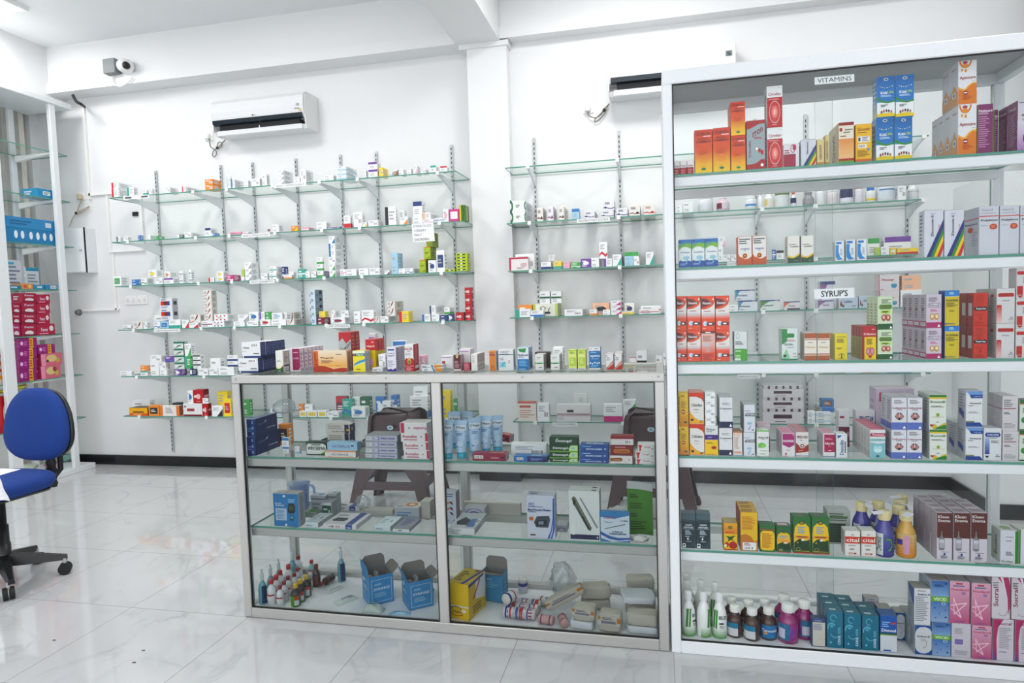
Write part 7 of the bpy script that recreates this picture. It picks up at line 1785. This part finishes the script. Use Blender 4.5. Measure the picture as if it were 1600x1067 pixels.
# open syringe cartons
def open_carton(label, x, y, w, d, h, rz, col, frontspec, sidespec, flaps, name='syringe_carton', inside='8a8580', syr=True, sh='D3'):
    z = SHELF[sh][0]; t = empty(name, (x, y, z), math.radians(rz), label, 'box')
    C = mat('card_'+col, col, .5); I = mat('card_inside', inside, .8); q = .002; X, Y_ = w/2, d/2
    b = MB().box(-X, -Y_, 0, X, Y_, q, I)
    for a in ((-X, -Y_, 0, X, -Y_+q, h), (-X, Y_-q, 0, X, Y_, h), (-X, -Y_+q, 0, -X+q, Y_-q, h), (X-q, -Y_+q, 0, X, Y_-q, h)): b.box(*a, C)
    for a in ((-X+q, -Y_+q, q, X-q, -Y_+q*1.5, h-.001), (-X+q, Y_-q*1.5, q, X-q, Y_-q, h-.001), (-X+q, -Y_+q, q, -X+q*1.5, Y_-q, h-.001), (X-q*1.5, -Y_+q, q, X-q, Y_-q, h-.001)): b.box(*a, I)
    b.build('carton_body', t)
    for (side, fh, ang) in flaps:
        m = MB(); a = math.radians(ang); L = (w if side in 'fb' else d)/2
        pts = [(-L, 0), (L, 0), (L*.96, fh*.75), (L*.7, fh), (-L*.7, fh), (-L*.96, fh*.72)]
        def T(u, v, o_):
            hor = v*math.sin(a)+o_*math.cos(a); ver = v*math.cos(a)-o_*math.sin(a)
            return {'f': (u, -Y_-hor+.001, h+ver), 'b': (u, Y_+hor-.001, h+ver), 'l': (-X-hor+.001, u, h+ver), 'r': (X+hor-.001, u, h+ver)}[side]
        for o_, mt_, fl in ((0, I, 1), (.0015, C, -1)):
            f = tuple(range(6)); m.add([T(u, v, o_) for u, v in pts], [f], mt_)
        m.build('flap', t)
    printmap('print', frontspec, (-X, -Y_-.0003, 0), (w, 0, 0), (0, 0, h), (0, -1, 0), t)
    printmap('side_print', sidespec, (X+.0003, -Y_, 0), (0, d, 0), (0, 0, h), (1, 0, 0), t)
    printmap('side_print', sidespec, (-X-.0003, Y_, 0), (0, -d, 0), (0, 0, h), (-1, 0, 0), t)
    if syr:
        WP = mat('syringe_wrap', 'c8ccd0', .3, coat=.4)
        for k in range(9):
            R = random.Random(k+int(w*1000)); xx, y2 = (R.random()-.5)*w*.7, (R.random()-.5)*d*.7
            m = MB().tube([(xx, y2, .01), (xx+(R.random()-.5)*.03, y2+(R.random()-.5)*.02, h*.7+R.random()*.03)], .008, WP, 8); m.build('syringe', t).data.name = 'syringe'
    PLACED.setdefault(sh, []).append((x-X, x+X, y-Y_, y+Y_, z, z+h)); return t
SYF = 'a.5,.5,0,0,0,0,1,fff;re;'.replace('a.5,.5,0,0,0,0,1,fff;re;', '')+'r.08,.1,.92,.115,c8dcec;r.08,.86,.92,.875,c8dcec;r.08,.1,.1,.875,c8dcec;r.9,.1,.92,.875,c8dcec;TSYRINGE,.5,.55,.66,.09,d8e8f4;l.2,.68,.6,.74,1,9cc8e4;l.2,.28,.8,.42,3,9cc8e4'
SYS = 'r.1,.1,.9,.115,c8dcec;r.1,.8,.9,.815,c8dcec;r.1,.1,.12,.815,c8dcec;r.88,.1,.9,.815,c8dcec;e.3,.78,.12,.07,d8e8f4;l.2,.5,.8,.62,2,c8dcec;l.2,.25,.7,.4,3,9cc8e4'
p = at(560, 932, 2, SHELF['D3'][0])
open_carton('open blue syringe carton, the left taller one', -1.20, 2.565, .105, .105, .125, 42, '2f86c0', SYF, SYS, [('b', .055, 5), ('l', .055, 8), ('r', .04, 50)])
open_carton('open blue syringe carton, the right shorter one', -1.015, 2.555, .105, .105, .118, 38, '2f86c0', SYF, SYS, [('b', .045, 10), ('l', .05, 20), ('r', .035, 55)])
open_carton('open blue carton behind the large yellow carton', -.70, 2.645, .10, .06, .125, -8, '2a80b0', 'TMG,.4,.78,.2,.09,a8d0e8;l.2,.5,.8,.68,3,7ab8d8', 'l.2,.3,.8,.7,3,7ab8d8', [('b', .05, 3), ('f', .03, 80)], 'open_carton', 'b4aca4', False)
YS = 'r0,.34,1,.38,dcdccc;e.75,.24,.12,.05,e8e8d8;TSurgipac,.42,.2,.5,.08,7a2c1c;a.36,.22,.3,.14,.14,20,200,34345c;a.4,.18,.34,.1,.2,180,340,c84a1c'
D('surg', 'large yellow bandage carton with slanted stripe', 'e4c414', YS, 'd4b414', 'pdfe0e0,.4,.45,.9,.3,1,.6,1,1,.4,1;p34409c,0,.9,.0,1,.9,1,.9,.95;pb84a2c,.2,.5,.3,.5,.7,.9,.65,.95;l.2,.1,.8,.3,3,7a6a1c', 'd8bc1c', 'p34489c,.6,0,.75,0,1,1,.85,1;l.1,.2,.5,.8,5,7a6a2c;r.6,.85,.8,.95,5a1c1c')
o = loose('D3', 'surg', 680+.23125*150, 850+.23125*545, .092, .15, .148, -12); o.location.x += .01
t_ = open_carton('grey folded carton flap beside the yellow carton', -.80, 2.70, .06, .03, .03, 10, 'c8c4bc', 'l.2,.3,.8,.7,1,aaa', '', [], 'cardboard_scrap', 'b4aca4', False)
# syringe packs, pouches
def flatpack(name, label, cat, x, y, w, l, th, rz, mt, spec='', z=None, group=None):
    z = SHELF['D3'][0]+.0008 if z is None else z; R = random.Random(int(x*1000)); ph = R.random()*6
    t = MB().grid(lambda u, v: ((u-.5)*w, (v-.5)*l, th*math.sin(math.pi*u)**.6*math.sin(math.pi*v)**.5*(1+.15*math.sin(9*u+7*v+ph))), 10, 14, mt)
    t.add([((u-.5)*w, (v-.5)*l, 0) for u, v in ((0, 0), (1, 0), (1, 1), (0, 1))], [(3, 2, 1, 0)], mt)
    o = t.build(name, None, (x, y, z), math.radians(rz)); tag(o, label, cat, group)
    if spec: card_panel('label', None, lambda u, v, e: ((.15+.7*u-.5)*w, (.15+.7*v-.5)*l, th*math.sin(math.pi*(.15+.7*u))**.6*math.sin(math.pi*(.15+.7*v))**.5*(1.15)+e+.001), strips(spec), o)
    return o
SACH = mat('greenish_sachet', 'c4d0c8', .4, coat=.3); BW = mat('blue_wrap', '86bcd8', .35, coat=.3); GRW = mat('clear_green_wrap', 'a8b8b0', .3, coat=.5)
flatpack('gauze_sachet', 'flat white sachet with green stripes on counter floor', 'sachet', *on('D3', 540, 938).xy, .045, .10, .012, -32, SACH, 'r.05,.4,.25,1,2c7a4c;r.4,.6,.5,1,5a9a6c;l.55,.2,.9,.9,5,889')
flatpack('cotton_pouch', 'rounded clear pouch with small label on counter floor', 'pouch', -1.175, 2.462, .09, .042, .03, 4, GRW, 'r.3,.5,.6,1,e0e4e4;l.35,.6,.55,.9,3,444')
flatpack('syringe_pack', 'flat blue wrapped syringe before the syringe cartons', 'syringe pack', -1.055, 2.452, .09, .022, .01, 8, BW, 'l.1,.3,.9,.7,3,3c7ca8')
flatpack('syringe_pack', 'slim wrapped syringe beside brown bottles', 'syringe pack', *on('D3', 524, 922).xy, .018, .08, .01, -25, SACH, 'r.3,0,.6,1,b85a54')
flatpack('gauze_sachet', 'grey green pouch against the counter mullion', 'sachet', *on('D3', 669, 925).xy, .05, .05, .04, 8, mat('olive_wrap', '8a9078', .5))
# bandage rolls and the printed bag of rolls
ROLL = mat('bandage_gauze', 'd8d4cc', .9, bump=.4, bscale=300)
def roll(label, px, py, r, L, rz, spec, col=None, up=False, z=0.):
    p = on('D3', px, py); S = SHELF['D3']; y = min(max(p.y+r, S[1]+r+.01), S[2]-r-.01)
    t = empty('bandage_roll', (p.x, y, S[0]+(r+.0018 if not up else 0)+z), math.radians(rz), label, 'bandage roll')
    ax = 2 if up else 1; m = MB(); m.lathe([(.0001, -L/2), (r*.3, -L/2+.002), (r*.95, -L/2), (r, -L/2+.003), (r, L/2-.003), (r*.95, L/2), (r*.3, L/2-.002), (.0001, L/2)] if not up else [(.0001, 0), (r, 0), (r, L), (r*.3, L), (.0001, L-.002)], col or ROLL, n=24, axis=ax).build('gauze', t)
    if not up: card_panel('wrapper', None, lambda u, v, e: ((r+.0005+e)*math.sin(math.pi*(-.9+1.8*u)), (-.42+.84*v)*L, (r+.0005+e)*math.cos(math.pi*(-.9+1.8*u))), strips(spec), t)
    else: card_panel('wrapper', None, lambda u, v, e: ((r+.0005+e)*math.cos(math.pi*(-1+u)), (r+.0005+e)*math.sin(math.pi*(-1+u)), L*(.1+.8*v)), strips(spec), t)
    return t
WS = 'r0,0,1,1,dcdce0;r0,0,1,.25,34489c;r0,.7,1,.85,b83a34;l.1,.35,.9,.6,3,8a4a5a'
roll('white gauze roll with red blue wrapper on the bag', 680+.23125*500, 850+.23125*492, .021, .055, -25, WS, z=.05)
roll('upright gauze roll behind the bag of bandages', 680+.23125*595, 850+.23125*320, .02, .06, 0, 'r0,0,1,1,c8c8d4;r0,.5,1,.8,3c4c8c;l.1,.1,.9,.4,3,667', up=True)
roll('small gauze roll with red end beside grey parcel', 680+.23125*735, 850+.23125*430, .018, .045, 70, WS)
CRE = mat('crepe_bandage', 'c49a98', .9, bump=.6, bscale=250)
for px, py, rz, lb, dz in ((735, 588, 80, 'pink crepe bandage roll at the counter front', 0), (862, 560, 20, 'pink crepe bandage roll left of wrapped parcels', 0)):
    roll(lb, 680+.23125*px, 850+.23125*py, .017, .06, rz, 'r0,.1,1,.2,8a4a6a;r0,.8,1,.9,8a4a6a;l.1,.3,.9,.7,4,8a5a6a', CRE, z=dz)
# bag of gauze rolls: a clear bag over six printed rolls
BG = at(680+.23125*545, 850+.23125*560, 2, SHELF['D3'][0])
t = empty('bandage_pack', (BG.x+.005, 2.53, SHELF['D3'][0]), math.radians(-4), 'clear pack of printed red and blue gauze rolls', 'bandage pack')
for r_ in range(3):
    for c in range(3):
        k = MB().lathe([(.0001, -.0205), (.0195, -.0205), (.02, -.018), (.02, .018), (.0195, .0205), (.0001, .0205)], ROLL, n=18, axis=0); g = k.build('gauze_roll', t, (-.043+c*.043, -.042+r_*.042, .0225))
        sp = ['r0,0,1,1,d8d8e0;r.1,0,.3,1,34489c;r.6,.0,.8,1,b83a34;l.35,.1,.55,.9,5,667', 'r0,0,1,1,d8d8e0;r.5,0,.95,1,b83a34;r.1,0,.4,1,3c5aa8', 'r0,0,1,1,d4ccd4;r.2,0,.35,1,34489c;l.4,.1,.9,.9,8,a85a64'][(r_+c) % 3]
        card_panel('wrapper', None, lambda u, v, e: (-.018+.036*u, (.0206+e)*math.sin(math.pi*(-.9+1.8*v)), (.0206+e)*math.cos(math.pi*(-.9+1.8*v))), ';'.join(sum([[it if it[0] != 'r' else f"{'~' if i else ''}r{it[1:].split(',')[0]},{i/14:.3f},{it[1:].split(',')[2]},{(i+1)/14:.3f},{it[1:].split(',')[4]}" for i in range(14)] if it[0] == 'r' else [it] for it in sp.split(';')], [])), g)
MB().grid(crumple((0, 0, .0012), .075, .072, .026, 8, .08), 26, 16, glassmat('thin_clear_film', 'fbfbfb', 1.5, .1, .05)).build('film_bag', t)
PLACED.setdefault('D3', []).append((BG.x-.07, BG.x+.08, 2.455, 2.605, SHELF['D3'][0], .1))
# wrapped cotton parcels and greaseproof papers
WRAP = mat('greyish_wrapping_paper', 'b9b4a8', .75, bump=.5, bscale=40); WHP = mat('white_wrapping_paper', 'd0d4da', .7, bump=.4, bscale=35)
def parcel(label, x, y, w, d, h, rz, mt, z=0., rx=0, ry=0, band=True, seed=1):
    t = empty('wrapped_parcel', (x, y, SHELF['D3'][0]+.001+z), 0, label, 'parcel'); R = random.Random(seed); ph = [R.random()*6 for _ in range(4)]
    def f(u, v):
        a = 2*math.pi*u; c, s = math.cos(a), math.sin(a); X = math.copysign(abs(c)**.32, c)*w/2; Y_ = math.copysign(abs(s)**.32, s)*d/2
        b = math.pi*(v-.5); k = abs(math.cos(b))**.22; Z = h/2+math.copysign(abs(math.sin(b))**.35, math.sin(b))*h/2
        q = 1+.02*math.sin(7*X/w*3+ph[0])+.02*math.sin(5*a+ph[1]); return (X*k*q, Y_*k*q, Z+.002*math.sin(9*u*6+ph[2])*math.sin(math.pi*v))
    MB().grid(f, 40, 16, mt).build('wrapping', t)
    if band:
        q = card_panel('paper_band', None, lambda u, v, e: ((u-.5)*w*.96, (-d/2-.0045-e)*(1), h*(.45+.5*v)), 'r0,0,1,1,ccc8be;r0,.6,.12,1,c8862c;r.86,.3,1,.9,c8862c;r.15,.2,.8,.5,8a8a98;l.2,.65,.8,.9,2,667', t)
    t.rotation_euler = (math.radians(rx), math.radians(ry), math.radians(rz)); return t
pc = lambda px, py: on('D3', 680+.23125*px, 850+.23125*py)
a_ = pc(990, 600); parcel('grey wrapped parcel with white underside, front left of heap', a_.x, a_.y+.05, .09, .065, .032, -8, WHP, seed=2, band=False)
parcel('labelled grey parcel lying on the white parcel', a_.x+.008, a_.y+.053, .088, .065, .05, -6, WRAP, .034, seed=3)
a_ = pc(1180, 615); parcel('grey wrapped parcel in the middle front of heap', a_.x, a_.y+.05, .088, .07, .068, -5, WRAP, seed=4)
a_ = pc(1400, 630); parcel('white based parcel at right end of heap', a_.x, a_.y+.053, .115, .07, .028, -4, WHP, seed=5, band=False)
parcel('grey parcel on the white based parcel at right', a_.x, a_.y+.053, .115, .07, .045, -4, WRAP, .030, seed=6, band=False)
parcel('flat white parcel slanting on top of the heap', a_.x-.02, 2.54, .13, .085, .026, 12, WHP, .088, rx=6, ry=4, seed=7, band=False)
b_ = pc(905, 480); t_ = parcel('long grey taped parcel leaning up over the rolls', b_.x-.01, 2.555, .17, .05, .04, 14, WRAP, .055, ry=-26, seed=8)
parcel('grey folded paper parcel behind the middle of heap', -.27, 2.64, .12, .07, .05, 10, WRAP, .043, rx=0, ry=0, seed=9, band=False)
parcel('grey paper roll stacked at the far right corner', -.09, 2.665, .11, .06, .05, 10, WRAP, .078, ry=0, seed=10, band=False)
parcel('grey parcel under the paper roll in right corner', -.09, 2.65, .12, .09, .075, 4, WRAP, 0, seed=12, band=False)
parcel('grey parcel on the floor behind the heap', -.27, 2.64, .12, .07, .038, 8, WRAP, 0, seed=13, band=False)
blob('plastic_bag', crumple((-.41, 2.67, SHELF['D3'][0]+.03), .05, .042, .078, 21, .4), 28, 18, CLEAR, 'crumpled clear bag with blue print behind the parcels', 'bag')
# ================================================================ THE STOCK OF THE LEFT UNIT
def lpack(name, look, z_i, pxa, pya, pxb, pyb, dep, base, front, side='', cat='box', x=XU-.045, top=None, group=None, stack=0):
    """a pack on the left unit facing the room (+x); pixels of its upper left and lower right front corner"""
    a, b = at(pxa, (pya+pyb)/2, 0, x), at(pxb, (pya+pyb)/2, 0, x); z0 = ZU[z_i]+.0004 if stack == 0 else stack
    z1 = at((pxa+pxb)/2, pya, 0, x).z; w, h = b.y-a.y, z1-z0
    me = carton_mesh(name, w, dep, h, base, side or base, top, front, 'l.2,.3,.8,.7,2,eee'); o = bpy.data.objects.new(name, me); COL.objects.link(o)
    o.location = (x-dep/2, (a.y+b.y)/2, z0); o.rotation_euler.z = math.radians(90); tag(o, look, cat, group); return z1+.0006
lpack('flat_box', 'flat cyan box alone on a glass shelf of left unit', 1, 58, 296, 87, 305, .16, '1f98c4', 'r.3,.3,.7,.75,dfe4e8;l.35,.4,.65,.65,2,556', '2aa4cc', top='3ab4d8')
q = lpack('flat_box', 'lower long blue box with white discs, left unit', 2, 8, 358, 86, 380, .14, '2a8cbc', 'e.2,.55,.035,.28,e8ecf0;e.33,.55,.035,.28,e8ecf0;e.5,.55,.035,.28,e8ecf0;e.64,.55,.035,.28,e8ecf0;e.78,.55,.035,.28,e8ecf0;e.92,.55,.035,.28,e8ecf0')
lpack('flat_box', 'upper long blue box above the box with discs', 2, 6, 341, 86, 357, .14, '3a94c4', 'l.1,.3,.6,.7,2,2a74a0;r.8,.3,.92,.75,d0d8e0', stack=q)
lpack('display_card', 'grey white printed card on left unit shelf', 3, 11, 406, 34, 448, .02, 'd4d8e0', 'l.1,.2,.9,.8,5,8a94a4;r.1,.85,.5,.93,4ab0d0', x=XU-.17, cat='card')
lpack('display_card', 'white card with cyan heading on left unit shelf', 3, 41, 418, 61, 449, .02, 'd8dce0', 'r0,.85,1,1,2a9cbc;l.1,.2,.9,.7,4,9aa4ac', x=XU-.17, cat='card')
lpack('flat_box', 'cyan flat box left of orange box, left unit', 3, 15, 446, 33, 453, .1, '2a8cac', 'l.1,.3,.7,.7,1,cde')
lpack('flat_box', 'flat orange box on left unit shelf', 3, 34, 443, 52, 453, .1, 'd89a5c', 'e.3,.5,.15,.3,c86a3c;e.7,.5,.15,.3,e8c48c')
lpack('flat_box', 'cyan flat box right of orange box, left unit', 3, 53, 445, 69, 453, .1, '2a98bc', 'r.3,.3,.8,.7,c8d4dc')
lpack('flat_box', 'cyan flat box with barcode nearest the post', 3, 71, 445, 90, 453, .1, '2a90b8', 'b.4,.2,.9,.8')
PK = 'e.5,.25,.3,.2,e4dce0;TFems,.5,.75,.6,.18,e8dcf0;p8a1c4c,0,.05,1,.0,1,.1,0,.2'; PKL = 'TFems,.4,.5,.36,.3,e8dcf0;e.8,.6,.12,.25,e4dce0;l.1,.1,.9,.2,1,e89ab8'
rn = ['bottom', 'lower middle', 'upper middle', 'top']
z = 0
for k, (ya, yb) in enumerate(((506, 524), (490, 506), (472, 490), (458, 472))):
    z1 = lpack('pad_pack', f'crimson pad pack, {rn[k]} of the left stack', 4, 34, ya, 57, yb, .1, 'b0184c', PK if k % 2 == 0 else PK.replace('TFems', 'TFems'), 'c02858', 'pack', group='crimson pad packs on the left unit', stack=z)
    z = z1 if True else 0
    z0_ = z
z = 0
for k, (ya, yb) in enumerate(((506, 524), (490, 506), (474, 490), (460, 474))):
    z = lpack('pad_pack', f'crimson pad pack, {rn[k]} of the right stack', 4, 58, ya, 86 if k == 0 else 78, yb, .1, 'b4184c', PKL, 'c02858', 'pack', group='crimson pad packs on the left unit', stack=z)
z = 0
for k, (ya, yb) in enumerate(((506, 524), (490, 506), (474, 490))):
    z = lpack('pad_pack', f'crimson pad pack, {["bottom", "middle", "top"][k]} of stack by the far left post', 4, 19, ya, 32, yb, .1, 'b4246c' if k == 0 else 'b0184c', PK, 'c02858', 'pack', group='crimson pad packs on the left unit', stack=z)
MG_ = 'r.55,.0,.78,.98,e0b01c;l.57,.2,.76,.8,3,b8442c;e.12,.5,.08,.2,e8c8e8;l.25,.3,.5,.7,3,d87ac0'
z = 0
for k, (ya, yb) in enumerate(((576, 590), (560, 576), (544, 560), (528, 544))):
    z = lpack('pad_pack', f'magenta pad pack with yellow tape, {rn[k]} of its stack', 5, 30, ya, 58, yb, .12, 'a01c84', MG_, 'b43894', 'pack', group='magenta pad packs on the left unit', stack=z)
z = lpack('wipes_pack', 'pink floral wipes pack, lower one near post', 5, 64, 571, 95, 588, .1, 'd87a8c', 'e.5,.6,.25,.3,e0c890;e.8,.4,.1,.2,c8b45c;r0,0,.2,1,e8a0bc;e.7,.7,.1,.2,a84a5c', 'c0305c', 'pack')
z = lpack('wipes_pack', 'pink floral wipes pack, upper one near post', 5, 64, 552, 97, 571, .1, 'd87a8c', 'e.5,.6,.25,.3,e0c890;e.8,.4,.1,.2,c8b45c;r0,0,.2,1,e8a0bc;e.3,.4,.06,.12,3c5c2c', 'c0305c', 'pack', stack=z)
lpack('pad_pack', 'magenta pad pack on top of the floral wipes', 5, 60, 538, 86, 552, .1, 'a01c84', MG_, 'b43894', 'pack', stack=z)
# lower left shelves, left of the first post
YL = mat('glossy_yellow_plastic', 'e0e01c', .3)
for px, py, lb in ((2, 612, 'yellow plastic dish at the left picture edge'), (26, 605, 'yellow plastic dish behind the left post')):
    q = at(px, py, 0, XU-.12); tag(MB().lathe([(.0001, 0), (.04, .0), (.07, .018), (.072, .02), (.06, .012), (.0001, .006)], YL, (q.x, q.y, ZU[6]+.0006 if False else q.z-.01), 24).build('plastic_dish'), lb, 'dish')
lpack('baby_pack', 'red white pack at the left edge behind chair', 6, -12, 620, 14, 632, .1, 'b8202c', 'r.1,.2,.5,.8,c8383c;e.75,.5,.15,.3,e8e4e0', cat='pack')
lpack('baby_pack', 'white pack with orange faces at left edge', 5, -14, 545, 9, 590, .1, 'd8ccc8', 'e.4,.8,.3,.06,c85a34;e.5,.6,.3,.06,d8843c;e.4,.4,.3,.06,c85a34;e.5,.2,.3,.06,e0a03c', cat='pack')
BAGP = mat('mixed_sachet_print', '9cb8a8', .35, coat=.4, var=.35, bscale=30)
for px, py, w_, cl, lb in ((40, 735, .12, 'c8d4c0', 'pale green sachet bag on the plinth behind chair'), (85, 728, .07, 'd890a8', 'pink sachet on the plinth right of chair'), (100, 724, .10, '7ab0a8', 'teal sachet bag on the plinth beside right post')):
    q = at(px, py, 2, .05); tag(MB().grid(crumple((q.x-.02-(.06 if px == 100 else 0), q.y+(.11 if px == 100 else 0), .0455), w_*.6, w_*.8, .03, px, .4), 20, 12, mat('sachet_'+cl, cl, .35, coat=.4, var=.2, bscale=40)).build('sachet_bag'), lb, 'bag')
# door to small clutter on the near floor
for px, py in ((84, 1001), (224, 1017), (209, 1036)):
    q = at(px, py, 2, 0); tag(MB().tube([(q.x-.006, q.y, .0015), (q.x, q.y+.001, .003), (q.x+.006, q.y+.003, .0015)], .0016, mat('dry_leaf', '4a3524', .8), 6).build('floor_speck'), {84: 'dry brown speck on the floor tiles below the chair', 224: 'dry brown speck on tiles, nearest the counter', 209: 'dry brown speck on tiles, lowest in the picture'}[px], 'debris')
label_stock()
